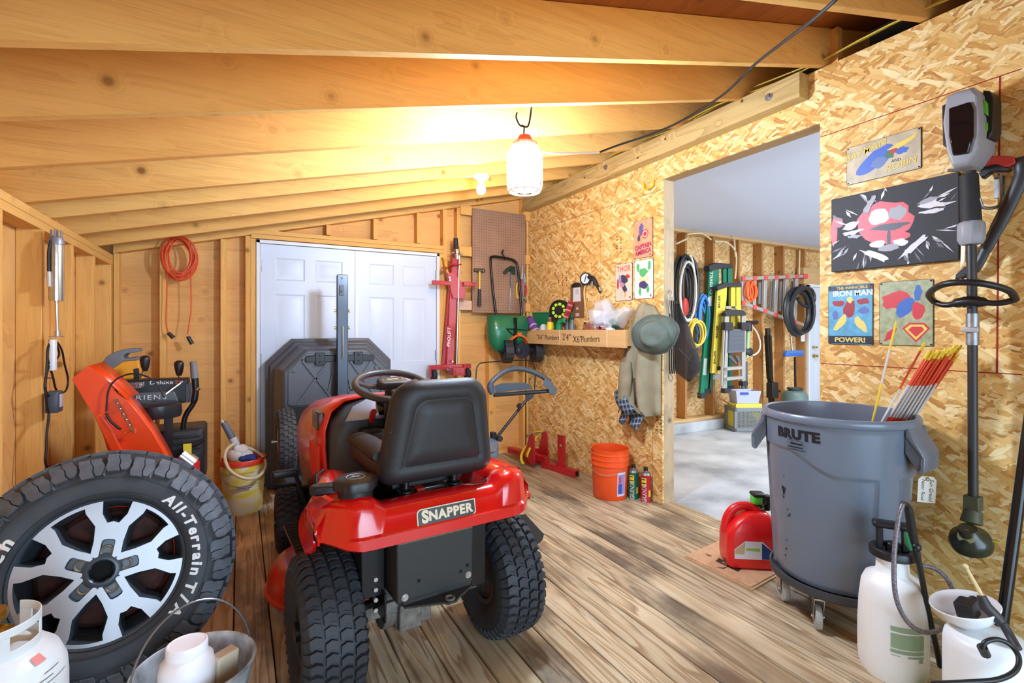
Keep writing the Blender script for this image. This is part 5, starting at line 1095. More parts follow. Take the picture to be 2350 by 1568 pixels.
sign(2.829, 1.692, .204, .304, plain('pale_tin', (226, 224, 216), .42), pm((84, 178, 106), (232, 204, 84), (72, 60, 104), (200, 76, 56)), paint_hulk, 'off-white tin sign with green and purple print beside the opening jamb')
def paint_cap(m, z):
    lay(m, z, [(1, blob(-.02, .075, .03, .062)), (2, blob(-.045, .01, .02, .03)), (3, [(0.022+.034*cos(t), .035+.034*sin(t)) for t in [TAU*i/20 for i in range(20)]]), (4, [(0.022+.026*cos(t), .035+.026*sin(t)) for t in [TAU*i/20 for i in range(20)]]), (3, [(0.022+.018*cos(t), .035+.018*sin(t)) for t in [TAU*i/20 for i in range(20)]])])
    m.m = 3; m.text('CAPTAIN', .044, place((0, -.058, z), R(6)), .0004, .03, sx=1.0, space=.95); m.text('AMERICA', .044, place((0, -.102, z), R(6)), .0004, .03, sx=.95, space=.95); m.m = 1; m.text('CAPTAIN', .044, place((.002, -.062, z-.0002), R(6)), .0004, .045, sx=1.0, space=.95); m.text('AMERICA', .044, place((.002, -.106, z-.0002), R(6)), .0004, .045, sx=.95, space=.95); m.m = 3; m.bx(.068, .082, -.138, -.126, z, z+.0003)
sign(2.836, 2.008, .206, .298, plain('peach_tin', (232, 158, 122), .42, var=.1, vscale=25), pm((90, 90, 150), (92, 88, 150), (70, 66, 90), (198, 44, 44), (236, 226, 216)), paint_cap, 'peach tin sign with red and purple title above the off-white sign')
def paint_bat(m, z):
    lay(m, z, [(0, blob(-.03, -.005, .105, .05, 18, .3, .5)), (3, blob(-.01, -.02, .045, .035)), (1, [(.02, .03), (.07, .05), (.12, .062), (.145, .078), (.135, .055), (.10, .035), (.05, .022)]), (4, blob(.035, .005, .025, .022)), (5, blob(.05, .018, .02, .014)), (0, blob(.085, .01, .03, .02))])
    m.m = 2; m.text('BATMAN', .046, place((-.075, .055, z+.0003), R(11)), .0004, .02, sx=1.02, shear=.25); m.m = 1; m.text('BATMAN', .046, place((-.075, .055, z+.0008), R(11)), .0004, .006, sx=1.02, shear=.25); m.m = 2; m.text('AND', .018, place((.06, -.030, z+.0004)), .0004, .01); m.text('ROBIN', .044, place((.078, -.056, z+.0003), R(6)), .0004, .02, sx=.95, shear=.25); m.m = 1; m.text('ROBIN', .044, place((.078, -.056, z+.0008), R(6)), .0004, .006, sx=.95, shear=.25)
sign(1.2155, 2.140, .317, .192, plain('stone_grey_tin', (190, 178, 148), .42, var=.12, vscale=18), pm((64, 100, 190), (232, 204, 84), (44, 44, 48), (90, 120, 170), (60, 110, 70), (176, 50, 50)), paint_bat, 'wide stone coloured tin sign with yellow lettering above the black canvas')
def paint_iron(m, z):
    m.m = 0; m.bx(-.105, .105, .125, .150, z-.0004, z+.0001); m.bx(-.105, .105, -.150, -.110, z-.0004, z+.0001)
    lay(m, z, [(2, blob(0, .03, .035, .05)), (1, blob(-.045, -.045, .02, .065, rot=-.6)), (1, blob(.05, -.05, .02, .06, rot=.6)), (2, blob(-.055, .06, .035, .018)), (2, blob(.06, .065, .035, .018)), (1, blob(0, .075, .018, .02)), (3, blob(.065, .02, .03, .025)), (3, blob(-.07, .0, .02, .03))])
    m.m = 1; m.text('THE INVINCIBLE', .020, place((.01, .137, z+.0003)), .0004, .01, sx=1.0); m.m = 4; m.text('IRON MAN', .040, place((.012, .108, z+.0003)), .0004, .025, sx=.95); m.m = 1; m.text('POWER!', .034, place((0, -.131, z+.0003)), .0004, .03, sx=1.15)
sign(1.359, 1.378, .21, .308, plain('blue_cyan_tin', (92, 164, 196), .42, var=.12, vscale=30), pm((34, 44, 60), (226, 204, 110), (150, 36, 44), (90, 110, 170), (240, 236, 226)), paint_iron, 'blue tin sign with cream title and gold print below the black canvas')
def paint_sup(m, z):
    lay(m, z, [(0, blob(-.035, .06, .07, .05)), (1, blob(0, .03, .035, .065, rot=-.5)), (1, blob(.05, .095, .018, .05)), (0, blob(.05, .01, .03, .05)), (0, blob(-.06, -.10, .018, .045, rot=-.6)),
                 (0, [(-.012, -.072), (.016, -.046), (.074, -.046), (.096, -.072), (.042, -.138)]), (2, [(-.002, -.074), (.02, -.054), (.070, -.054), (.086, -.074), (.042, -.126)]), (0, [(.012, -.078), (.026, -.064), (.064, -.064), (.074, -.078), (.042, -.112)])])
sign(1.119, 1.378, .214, .306, plain('sage_tin', (164, 172, 132), .42, var=.15, vscale=40), pm((204, 52, 60), (54, 104, 184), (228, 210, 92)), paint_sup, 'sage green tin sign with red and blue shapes beside the blue sign')
# big black canvas with white, grey and red strokes
MCV = wallM(1.178, 1.794); cv = thing('canvas_picture', 'wide black canvas picture with white brush strokes and red patches on the strand board wall', 'picture', MCV)
m = MB(MCV); m.bx(-.262, .262, -.191, .191, 0, .022); m.build('canvas', plain('black_canvas', (28, 27, 32), .6), cv, bev=.002)
m = MB(MCV); zc = .0222; it = []
random.seed(33)
it += [(1, blob(-.248, .02, .02, .10)), (1, blob(-.225, .06, .028, .03)), (1, blob(-.02, .03, .125, .105, 22, .18)), (0, blob(-.045, .055, .05, .045)), (2, blob(.035, .06, .045, .04)), (3, blob(.0, .0, .09, .02)), (1, blob(.02, -.06, .075, .035)), (0, blob(-.045, -.075, .04, .022)), (0, blob(.045, -.08, .035, .022)), (3, blob(0, -.055, .012, .05)), (2, blob(0, -.1, .05, .018))]
for k in range(46):                                   # loose streaks radiating outward
    a = random.choice((R(150), R(205), R(35), R(-30), R(-120), R(-60), R(100)))+random.uniform(-.3, .3); r0 = random.uniform(.13, .2); L_ = random.uniform(.03, .09); w = random.uniform(.002, .008)
    x, y = r0*1.25*cos(a), r0*.85*sin(a); d = a+random.uniform(-.5, .5)
    pts = [(x, y), (x+L_*.5*cos(d)-w*sin(d), y+L_*.5*sin(d)+w*cos(d)), (x+L_*cos(d), y+L_*sin(d)), (x+L_*.5*cos(d)+w*sin(d), y+L_*.5*sin(d)-w*cos(d))]
    pts = [(max(-.258, min(.258, u)), max(-.187, min(.187, v_))) for u, v_ in pts]
    it.append((random.choice((0, 0, 2, 4)), pts))
for (x, y, rx, ry, rt) in ((-.165, .035, .06, .022, .3), (-.16, .0, .055, .014, .1), (-.15, -.022, .045, .012, -.1), (.165, .07, .06, .022, -.2), (.17, .04, .055, .014, 0), (.15, .09, .05, .014, .2), (-.085, .12, .018, .06, -.5), (-.06, -.13, .085, .02, -.5), (.1, -.11, .085, .02, .7)): it.append((0 if rx > .05 else 2, blob(x, y, rx, ry, 16, .45, rt)))
lay(m, zc, it); m.build('brush_print', pm((214, 212, 214), (206, 62, 72), (150, 148, 152), (40, 36, 42), (92, 92, 98)), cv, smooth=0)
# ---- hanging string trimmer with battery head
TX, TY = 2.625, .842
gy = plain('light_grey_plastic', (150, 152, 158), .42); grn = plain('lime_green_trim', (112, 198, 60), .4); carb = plain('dark_carbon_tube', (48, 47, 48), .42)
st = thing('string_trimmer', 'grey and black battery string trimmer hanging upright on the strand board wall at the right', 'string trimmer', (TX, TY, .37))
TMx = frame((TX, TY, 0), (0, -1, 0), (0, 0, 1))       # local x right in the room view, y up, z out from the wall
def tz(px, py): q = atX(px, py, TX); return (TY-q.y, q.z)
def tp(lst): return [tz(*p) for p in lst]
m = MB(TMx); body = tp([(2186, 228), (2200, 219), (2245, 206), (2262, 222), (2268, 300), (2262, 352), (2240, 384), (2200, 392), (2188, 362), (2178, 290)])
cxy = (sum(p[0] for p in body)/10, sum(p[1] for p in body)/10)
ins = lambda k: [(cxy[0]+(x-cxy[0])*k, cxy[1]+(y-cxy[1])*k) for x, y in body]
m.loft([[(x, y, z) for x, y in ins(k)] for k, z in ((1., -.085), (1., .045), (.94, .065), (.88, .070))]); m.build('battery_housing', gy, st, bev=.004)
m = MB(TMx); blk = tp([(2196, 258), (2245, 243), (2252, 260), (2252, 320), (2240, 360), (2205, 365), (2196, 320)]); m.loft([[(x, y, z) for x, y in blk] for z in (.06, .082)]); m.build('battery', plain('glossy_black', (18, 16, 16), .08), st, bev=.006)
m = MB(TMx); b2 = tp([(2166, 245), (2190, 232), (2190, 338), (2180, 345), (2168, 335)]); m.loft([[(x, y, z) for x, y in b2] for z in (-.08, .02)]); b3 = tp([(2258, 208), (2274, 210), (2281, 225), (2281, 300), (2272, 318), (2258, 320)]); m.loft([[(x, y, z) for x, y in b3] for z in (-.08, .01)]); m.build('side_cover', black, st, bev=.004)
for pl in ([(2176, 262), (2183, 255), (2183, 285), (2177, 290)], [(2178, 295), (2184, 292), (2184, 330), (2178, 332)], [(2264, 232), (2270, 240), (2271, 268), (2265, 262)], [(2265, 280), (2270, 284), (2270, 300), (2265, 304)]):
    m = MB(TMx); m.loft([[(x, y, z) for x, y in tp(pl)] for z in (-.02, .028)]); m.build('green_trim', grn, st)
m = MB(TMx); gx = lambda px, py: tz(px, py)
def col(x, z0, z1, r, n=16, r2=None): a = tz(x, 700)[0]; m.cyl((a, z1, 0), (a, z0, 0), r, n, r2)
zpx = lambda py: atX(2228, py, TX).z
xs_ = tz(2229, 600)[0]
m.cyl((xs_, zpx(392), 0), (xs_, zpx(410), 0), .016, 14); m.cyl((xs_-.008, zpx(400), 0), (xs_, zpx(520), 0), .030, 20, .034); m.build('handle_grip', rubber, st, bev=.003)
m = MB(TMx); g8 = [(.044*cos(TAU*(i+.5)/8), .044*sin(TAU*(i+.5)/8)) for i in range(8)]
m.loft([[(xs_+x*k, z, y*k) for x, y in g8] for z, k in ((zpx(508), .8), (zpx(516), 1.02), (zpx(550), 1.02), (zpx(562), .8))]); m.build('motor_coupler', gy, st, bev=.004)
m = MB(TMx); m.cyl((xs_, zpx(560), 0), (xs_+.004, zpx(740), 0), .0165, 16); m.cyl((xs_+.004, zpx(790), 0), (xs_+.006, zpx(1142), 0), .0165, 16); m.build('shaft', carb, st)
m = MB(TMx); m.cyl((xs_+.004, zpx(720), 0), (xs_+.004, zpx(792), 0), .021, 18); m.build('shaft_coupler', zinc, st)
m = MB(TMx); m.box((xs_+.004, zpx(757), .015), (.05, .022, .03)); m.build('coupler_clamp', plain('grey_clamp', (176, 176, 178), .4, .4), st, bev=.004)
m = MB(TMx); lz = zpx(664); pts = curve([(-.125, lz-.045, .0), (-.12, lz-.015, .06), (-.06, lz+.012, .13), (xs_, lz+.02, .15), (.07, lz+.012, .13), (.125, lz-.015, .06), (.13, lz-.05, .0)], 6); m.tube(pts, .013, 10); m.tube(curve([(.13, lz-.05, .0), (.08, lz-.062, .012), (xs_, lz-.05, .02), (-.08, lz-.062, .012), (-.125, lz-.045, .0)], 6), [.012]*9+[.02]*7+[.012]*9, 10); m.cyl((xs_, lz-.03, 0), (xs_, lz-.075, 0), .026, 16); m.build('loop_handle', black, st)
m = MB(TMx); hz0 = zpx(1142); m.box((xs_+.006, hz0-.02, 0), (.05, .06, .05)); m.cyl((xs_+.006, hz0-.05, 0), (xs_+.006, hz0-.10, .02), .03, 18, .036); m.build('motor_housing', plain('olive_grey_plastic', (76, 80, 58), .5), st, bev=.004)
m = MB(TMx); Mh = place((xs_+.012, hz0-.16, .045), 0, R(-62)); m.lathe([(.001, .06), (.03, .06), (.04, .035), (.062, .02), (.070, -.005), (.066, -.03), (.045, -.045), (.001, -.048)], 36, Mh); m.build('line_head', plain('smoky_green_plastic', (44, 50, 38), .25), st)
m = MB(TMx); m.lathe([(.001, .0), (.028, .0), (.027, .004), (.001, .005)], 28, Mh @ place((.0, -.028, .040), 0, R(42))); m.build('head_badge', plain('pale_green_badge', (150, 156, 116), .4), st)
m = MB(TMx); m.tube(curve([(-.118, hz0-.105, .01), (-.09, hz0-.135, .02), (-.05, hz0-.152, .03), (.0, hz0-.155, .03)], 5), .0022, 6); m.tube(curve([(.03, hz0-.15, .04), (.10, hz0-.14, .03), (.15, hz0-.12, .02), (.19, hz0-.10, .02)], 5), .0022, 6); m.build('cutting_line', plain('yellow_line', (216, 206, 50), .5), st)
# ---- pruning saw on a pole with red grip, on a wall hook
sw_ = thing('pruning_saw', 'large curved saw with red and black grip hanging behind the trimmer', 'saw', (2.70, .80, 1.5))
X2 = 2.705; q2 = lambda *pp: [atX(x, y, X2) for x, y in pp]
def flatX(mb, pts, x0, x1): mb.loft([[V((x, p.y, p.z)) for p in pts] for x in (x0, x1)])
m = MB(); flatX(m, q2((2240, 378), (2262, 358), (2330, 360), (2334, 376), (2312, 386), (2280, 380), (2252, 392)), X2-.018, X2+.018); m.build('red_grip', plain('salmon_red_grip', (206, 66, 58), .45), sw_, bev=.004)
m = MB(); flatX(m, q2((2250, 400), (2262, 384), (2290, 378), (2322, 388), (2318, 394), (2280, 396), (2258, 412)), X2-.02, X2+.014); m.build('grip_underside', black, sw_, bev=.003)
m = MB(); m.tube(curve([p+V((-.0, 0, 0)) for p in q2((2342, 362), (2344, 400), (2325, 450), (2290, 520), (2262, 572), (2235, 620), (2205, 636))], 6), [.022]*7+[.024]*6+[.024]*6+[.022]*6+[.019]*6+[.012]*6, 10, flat=.7); m.build('saw_frame', plain('charcoal_tube', (50, 50, 54), .42), sw_)
m = MB(); flatX(m, q2((2196, 630), (2216, 612), (2228, 618), (2216, 636), (2194, 642)), X2-.012, X2+.012); m.build('saw_end', black, sw_, bev=.003)
bl = q2((2206, 560), (2216, 560), (2214, 600), (2204, 618)); m = MB(); flatX(m, bl, X2-.002, X2); m.build('blade', plain('pale_blade', (214, 206, 184), .35, .6), sw_, smooth=0)
hk = thing('utility_hook', 'zinc double hook screwed to the wall beneath the red saw grip', 'hook', tuple(atX(2296, 430, XR)))
m = MB(); a = atX(2282, 408, XR); b_ = atX(2308, 452, XR); m.bx(XR-.006, XR-.001, b_.y, a.y, b_.z, a.z); m.build('hook_plate', zinc, hk, bev=.002)
m = MB(); cpt = atX(2296, 430, XR-.02); m.tube(curve([cpt+V((0, 0, .05)), cpt+V((0, 0, -.06)), cpt+V((-.03, .01, -.085)), cpt+V((-.08, .03, -.085)), cpt+V((-.10, .035, -.05))], 5), .0065, 10); m.tube(curve([cpt+V((0, 0, .06)), cpt+V((-.02, .03, .075)), cpt+V((-.05, .08, .085)), cpt+V((-.09, .14, .095))], 5), .0065, 10); m.build('hook_arm', zinc, hk)
yhk = thing('wall_hook', 'yellow coated hook on the wall at the upper left corner of the opening', 'hook', tuple(atX(1497, 425, XR)))
m = MB(); a = atX(1505, 412, XR); m.tube(curve([a, a+V((-.03, 0, -.02)), a+V((-.03, .01, -.055)), a+V((-.03, .08, -.06)), a+V((-.03, .095, -.045)), a+V((-.03, .097, -.01))], 5), .006, 8); m.build('hook_arm', yh, yhk)
# ---- clipboard and tyre inflator
Mcb = wallM(3.69, 1.57); cbd = thing('clipboard', 'brown clipboard holding a white note on the strand board wall', 'clipboard', Mcb)
m = MB(Mcb); m.prism(rrect(.205, .32, .012), 0, .004); m.build('board', plain('brown_hardboard', (128, 92, 62), .6), cbd)
m = MB(Mcb); m.prism([(-.055, -.02), (.065, -.02), (.055, .125), (-.05, .128)], .0045, .006, place((-.005, .012, 0))); m.m = 1; m.bx(-.02, .03, .06, .11, .006, .0064); m.build('note', [plain('white_paper', (226, 226, 228), .7), plain('pencil_grey', (196, 198, 206), .7)], cbd)
m = MB(Mcb); m.prism([(-.07, .125), (.07, .125), (.05, .16), (.02, .168), (-.02, .168), (-.05, .16)], .005, .02); m.build('clip', plain('dark_steel_clip', (70, 66, 62), .35, .8), cbd, bev=.004)
m = MB(Mcb); m.bx(-.012, .022, -.085, -.06, .0042, .0052); m.bx(-.02, .035, -.145, -.115, .0042, .0052); m.build('sticker', plain('grey_sticker', (190, 184, 178), .6), cbd)
inf = thing('tyre_inflator', 'black tyre inflator with round dial and tan hose hanging above the shelf', 'tyre inflator', wallM(3.50, 1.6))
g0 = atX(1345, 640, XR-.03); Mg = frame(g0, (0.35, -.94, 0), (0, 0, 1))
m = MB(Mg); m.lathe([(.001, -.02), (.050, -.02), (.056, -.01), (.056, .015), (.048, .02), (.046, .012), (.001, .012)], 28); m.m = 1; m.lathe([(.001, .0125), (.045, .0125)], 28, cap=(False, False)); m.m = 0; m.bx(-.004, .004, -.03, .03, .0126, .0135, MX.Rotation(R(-15), 4, 'Z')); m.build('gauge', [black, plain('dial_face', (206, 220, 226), .4)], inf)
m = MB(); m.tube(curve([atX(1352, 636, XR-.03), atX(1362, 640, XR-.035), atX(1368, 652, XR-.03), atX(1374, 662, XR-.03), atX(1377, 672, XR-.03)], 4), [.02]*5+[.018]*4+[.014]*4+[.010]*4, 10); m.build('trigger_grip', black, inf)
m = MB(); m.cyl(atX(1360, 645, XR-.03), atX(1358, 658, XR-.03), .012, 10); m.cyl(atX(1376, 660, XR-.03), atX(1378, 668, XR-.03), .010, 10); m.build('fitting', steel, inf)
m = MB(); m.tube(curve([atX(1347, 650, XR-.02), atX(1342, 660, XR-.02), atX(1341, 680, XR-.02), atX(1345, 710, XR-.02), atX(1351, 731, XR-.02)], 5), .0085, 8); m.build('air_hose', plain('tan_hose', (216, 184, 110), .5), inf)
# ---- plywood shelf box with marker writing
SX, SY0, SY1, SZ0, SZ1 = 2.565, 2.842, 4.45, 1.160, 1.300
shw = wood('shelf_plywood', (222, 182, 124), (188, 140, 84), 1, ring=5, knots=False)
sh = thing('wall_shelf', 'plywood box shelf with handwritten marker notes on its front board', 'shelf', (2.66, 3.6, SZ0))
m = MB(); m.bx(SX, SX+.018, SY0, SY1, SZ0, SZ1); m.build('front_board', shw, sh, bev=.002)
m = MB(); m.bx(SX+.018, XR-.001, SY0, SY1, SZ0, SZ0+.014); m.build('shelf_bottom', shw, sh)
m = MB(); m.bx(SX+.018, XR-.001, SY0, SY0+.018, SZ0, SZ1); m.build('end_board', shw, sh, bev=.002)
for y0, y1 in ((3.05, 3.06), (3.718, 3.725)): m = MB(); m.bx(SX-.002, SX-.0002, y0, y1, SZ0, SZ1); m.build('joint_line', plain('pale_joint', (236, 206, 160), .6), sh)
mk = plain('marker_ink', (34, 28, 24), .6); MS = frame((SX-.0005, 3.42, 1.225), (0, -1, 0), (0, 0, 1))
m = MB(MS); m.text("2'4\"", .085, place((-.19, .004, 0), R(-2)), .0008, -.004); m.text('X6"', .08, place((-.03, -.012, 0)), .0008, -.004); m.text('Plumbers', .075, place((.15, -.004, 0), R(2)), .0008, -.004, sx=.9)
m.text('"X6" Plumbers', .066, place((-.50, .0, 0)), .0008, -.004, sx=1.0); m.build('handwriting', mk, sh, 'black marker handwriting', smooth=0)
def itm(name, label, cat, px, py, X=2.65): q = atX(px, py, X); q.z = SZ0+.0145; return thing(name, label, cat, tuple(q), 'things in the plywood wall shelf'), q
# green folded bin, purple can, yellow bottle, level, reel, green nozzle, tape, bags
o, q = itm('green_tray', 'green plastic tray standing on edge at the back of the shelf', 'tray', 1232, 755, 2.72)
m = MB(); m.loft([[(2.738-d, 4.40, SZ0+.015), (2.738-d, 3.80, SZ0+.015), (2.736-d, 3.75, 1.46), (2.736-d, 4.45, 1.475)] for d in (0, .016)]); m.tube([(2.722, 3.745, 1.462), (2.722, 4.45, 1.477)], .009, 8); m.build('tray_body', plain('green_tray_plastic', (20, 138, 92), .4), o, bev=.003)
o, q = itm('purple_can', 'purple printed tube lying tilted in the shelf next to the spreader', 'tube', 1218, 740, 2.63)
a, b_ = V((2.65, 4.38, 1.40)), V((2.63, 4.16, 1.21)); m = MB(); m.cyl(a, b_, .045, 20); m.build('tube_body', plain('purple_print', (112, 74, 152), .5), o); m = MB(); m.cyl(a, a+(a-b_).normalized()*.03, .03, 16); m.build('tube_cap', plain('dark_tube_cap', (50, 44, 56), .5), o)
m = MB(); [m.cyl(a.lerp(b_, t), a.lerp(b_, t+.07), .0455, 20, cap=(False, False)) for t in (.35, .6, .8)]; m.build('white_print_band', plain('lilac_print', (206, 196, 226), .5), o)
o, q = itm('clear_bottle', 'small translucent bottle between the purple tube and yellow bottle', 'bottle', 1238, 752, 2.62)
m = MB(); m.lathe([(.001, SZ0+.015), (.035, SZ0+.015), (.035, 1.33), (.02, 1.355), (.001, 1.358)], 20, MX.Translation((2.62, 4.08, 0))); m.build('bottle_body', plain('milky_plastic', (196, 206, 206), .35), o)
o, q = itm('yellow_bottle', 'yellow bottle with red cap standing in the shelf', 'bottle', 1250, 745, 2.62)
m = MB(); m.lathe([(.001, SZ0+.015), (.034, SZ0+.015), (.036, 1.34), (.028, 1.375), (.001, 1.38)], 20, MX.Translation((2.62, 3.955, 0))); m.build('bottle_body', plain('yellow_bottle_plastic', (236, 206, 36), .4), o); m = MB(); m.cyl((2.62, 3.955, 1.38), (2.62, 3.955, 1.41), .018, 14); m.build('bottle_cap', rg, o)
o, q = itm('white_bottle', 'slim white bottle with dark cap behind the yellow bottle', 'bottle', 1247, 735, 2.68)
m = MB(); m.cyl((2.69, 4.06, SZ0+.015), (2.69, 4.06, 1.42), .018, 14); m.build('bottle_body', white, o); m = MB(); m.cyl((2.69, 4.06, 1.42), (2.69, 4.06, 1.45), .013, 12); m.build('bottle_cap', black, o)
o, q = itm('spirit_level', 'red spirit level leaning upright in the shelf left of the line reel', 'spirit level', 1265, 730, 2.66)
m = MB(); m.beam((2.62, 3.84, SZ0+.016), (2.70, 3.72, 1.56), .028, .05, (1, 0, 0)); m.build('level_body', plain('dusty_red_level', (176, 44, 50), .45), o, bev=.002); m = MB(); [m.beam(V((2.612, 3.835, 1.175)).lerp(V((2.692, 3.715, 1.56)), t), V((2.612, 3.835, 1.175)).lerp(V((2.692, 3.715, 1.56)), t+.04), .020, .045, (1, 0, 0)) for t in (.2, .35, .5, .62, .78, .9)]; m.build('level_print', plain('pink_print', (226, 150, 150), .5), o)
o, q = itm('line_reel', 'black fishing reel with lime green spokes standing in the shelf', 'reel', 1285, 712, 2.66)
rc_ = atX(1285, 713, 2.66); Mr_ = frame(rc_, (.5, -.866, 0), (0, 0, 1))
m = MB(Mr_); m.lathe([(.065, -.03), (.098, -.03), (.102, -.024), (.098, -.018), (.085, -.016), (.085, .016), (.098, .018), (.102, .024), (.098, .03), (.088, .03), (.086, .022), (.03, .022), (.03, .03), (.001, .03)], 40); m.build('reel_body', plain('reel_black', (26, 28, 28), .3), o)
for k in range(9): m = MB(Mr_ @ MX.Rotation(TAU*k/9, 4, 'Z')); m.prism(rrect(.026, .03, .008), .0225, .028, place((.060, 0, 0))); m.build('lime_insert', plain('lime_green', (178, 222, 66), .4), o)
m = MB(); m.bx(rc_.x-.02, rc_.x+.02, rc_.y-.02, rc_.y+.02, SZ0+.015, rc_.z-.09); m.build('reel_foot', plain('copper_foot', (150, 80, 60), .5), o)
o, q = itm('spray_nozzle', 'green garden spray nozzle lying behind the shelf front board', 'spray nozzle', 1277, 748, 2.61)
m = MB(); m.tube(curve([(2.61, 3.80, SZ0+.04), (2.61, 3.79, 1.34), (2.61, 3.76, 1.375), (2.61, 3.70, 1.385)], 5), [.03]*5+[.03]*5+[.024]*6, 10); m.build('nozzle_body', plain('green_nozzle', (30, 140, 90), .4), o)
for k, (y, z1, r, c_, nm, lb) in enumerate(((3.66, 1.37, .03, (62, 74, 76), 'spray_bottle', 'dark grey spray bottle right of the green nozzle in the shelf'), (3.585, 1.39, .028, (96, 104, 106), 'spray_bottle', 'mid grey tall bottle under the line reel at its right'), (3.40, 1.345, .02, (52, 46, 40), 'small_jar', 'small dark jar below the clipboard in the shelf'))):
    o, q = itm(nm, lb, 'bottle', 1290, 745, 2.61)
    m = MB(); m.lathe([(.001, SZ0+.015), (r, SZ0+.015), (r, z1-.05), (r*.5, z1-.02), (r*.5, z1), (.001, z1)], 16, MX.Translation((2.61, y, 0))); m.build('bottle_body', plain(nm+'_plastic%d' % k, c_, .4), o); m = MB(); m.cyl((2.61, y, z1), (2.61, y, z1+.02), r*.55, 12); m.build('bottle_cap', black, o)
o, q = itm('brick_block', 'rust brown block lying tilted in the middle of the shelf', 'block', 1330, 747, 2.62)
m = MB(place((2.62, 3.30, SZ0+.10), R(20), R(-25))); m.rbox((0, 0, .04), (.07, .09, .13), .008, 3); m.build('block_body', plain('rust_brown', (146, 82, 58), .7, var=.25), o)
o, q = itm('wire_bundle', 'tangle of black and green cable ends in the shelf beside the bags', 'cables', 1345, 752, 2.61)
m = MB()
random.seed(9)
for k in range(7): m.m = k % 2; m.tube(curve([(2.61+random.uniform(-.02, .03), 3.28-.04*k+random.uniform(-.03, .03), SZ0+.03+random.uniform(.06, .18)) for _ in range(4)], 4), .007, 6)
m.build('cable_end', [black, plain('sage_cable', (120, 140, 110), .5)], o)
o, q = itm('folded_leaflet', 'white and red printed leaflet poking out of the shelf', 'leaflet', 1360, 748, 2.60)
m = MB(); m.loft([[(2.60, 3.30, 1.345), (2.615, 3.12, 1.335), (2.625, 3.02, 1.35)], [(2.62, 3.30, 1.24), (2.63, 3.12, 1.23), (2.64, 3.02, 1.24)]], False); m.m = 1; m.loft([[(2.6035, 3.24, 1.325), (2.6115, 3.14, 1.32)], [(2.612, 3.24, 1.29), (2.619, 3.14, 1.285)]], False); m.build('leaflet_sheet', [white, plain('leaflet_red', (196, 70, 66), .5)], o, solid=.001)
film = plain('clear_plastic_film', (236, 240, 242), .22, alpha=.42)
def bag(name, label, pts, seed, inside, col):
    o, q = itm(name, label, 'bag', pts[0][0], pts[0][1], 2.64); random.seed(seed)
    outl = [atX(x, y, 2.64) for x, y in pts]; c0 = sum(outl, V())/len(outl); rings = []
    for k, (f, dx) in enumerate(((.25, -.075), (.75, -.06), (1.0, -.01), (.98, .03), (.7, .065), (.25, .08))):
        rings.append([V((2.64+dx+random.uniform(-.012, .012), c0.y+(p.y-c0.y)*f*(1+random.uniform(-.05, .05)), c0.z+(p.z-c0.z)*f*(1+random.uniform(-.05, .05)))) for p in outl])
    m = MB(); m.loft(rings); m.build('film', film, o, smooth=25)
    m = MB()
    for (x, y, s_) in inside: m.sph(atX(x, y, 2.64), (.05*s_, .055*s_, .05*s_), 10, 7)
    m.build('contents', col, o, smooth=20)
bag('plastic_bag', 'bulging clear plastic bag of white packages at the right of the shelf', [(1362, 752), (1356, 712), (1372, 706), (1375, 690), (1392, 686), (1402, 698), (1408, 722), (1406, 752)], 3, ((1380, 738, 1.1), (1390, 725, .95), (1395, 742, .9), (1374, 746, .8)), plain('bluish_white_package', (206, 208, 228), .5))
bag('plastic_bag', 'open clear plastic bag with green caps leaning over the shelf end', [(1398, 753), (1394, 722), (1412, 710), (1438, 704), (1450, 712), (1438, 728), (1424, 752)], 5, ((1404, 738, .55), (1412, 747, .6)), plain('green_caps', (24, 112, 84), .5))
# ---- khaki jacket with plaid lining and the bucket hat on hooks by the jamb
khaki = plain('khaki_cotton', (150, 140, 112), .85, var=.1, vscale=9, bump=.3, bscale=600)
plaid, nt, p = new_mat('blue_plaid_flannel'); tc = nd(nt, 'TexCoord').outputs['Object']; sp = nd(nt, 'SeparateXYZ', {0: nd(nt, 'Mapping', {0: tc, 'Rotation': (R(12), 0, 0)}).outputs[0]})
c = lin((60, 76, 96))
s1 = mth(nt, 'LESS_THAN', mth(nt, 'FRACT', mth(nt, 'MULTIPLY', sp.outputs[1], 26.)), .38); s2 = mth(nt, 'LESS_THAN', mth(nt, 'FRACT', mth(nt, 'MULTIPLY', sp.outputs[2], 26.)), .38)
s3 = mth(nt, 'LESS_THAN', mth(nt, 'FRACT', mth(nt, 'ADD', mth(nt, 'MULTIPLY', sp.outputs[1], 26.), .4)), .10); s4 = mth(nt, 'LESS_THAN', mth(nt, 'FRACT', mth(nt, 'ADD', mth(nt, 'MULTIPLY', sp.outputs[2], 26.), .4)), .10)
base = mix(nt, mth(nt, 'MULTIPLY', mth(nt, 'ADD', s1, s2), .5), lin((92, 112, 136)), lin((30, 36, 48)))
nt.links.new(mix(nt, mth(nt, 'MULTIPLY', mth(nt, 'MAXIMUM', s3, s4), .7), base, lin((196, 204, 206))), p.inputs['Base Color']); p.inputs['Roughness'].default_value = .9
MATS['plaid'] = plaid
jo = thing('hanging_jacket', 'khaki jacket with blue plaid lining hanging on the wall beside the opening', 'jacket', (2.70, 2.80, .56))
def jrow(z, yl, yr, bulge, n=26, amp=.02, ph=0, nf=3.):
    out = []
    for i in range(n+1):
        t = i/n; f = sin(PI*t)**.6; out.append((XR-.012-bulge*f-amp*f*sin(ph+nf*TAU*t), yl+(yr-yl)*t, z+.01*sin(5*t+ph)))
    return out
m = MB(); rows = []
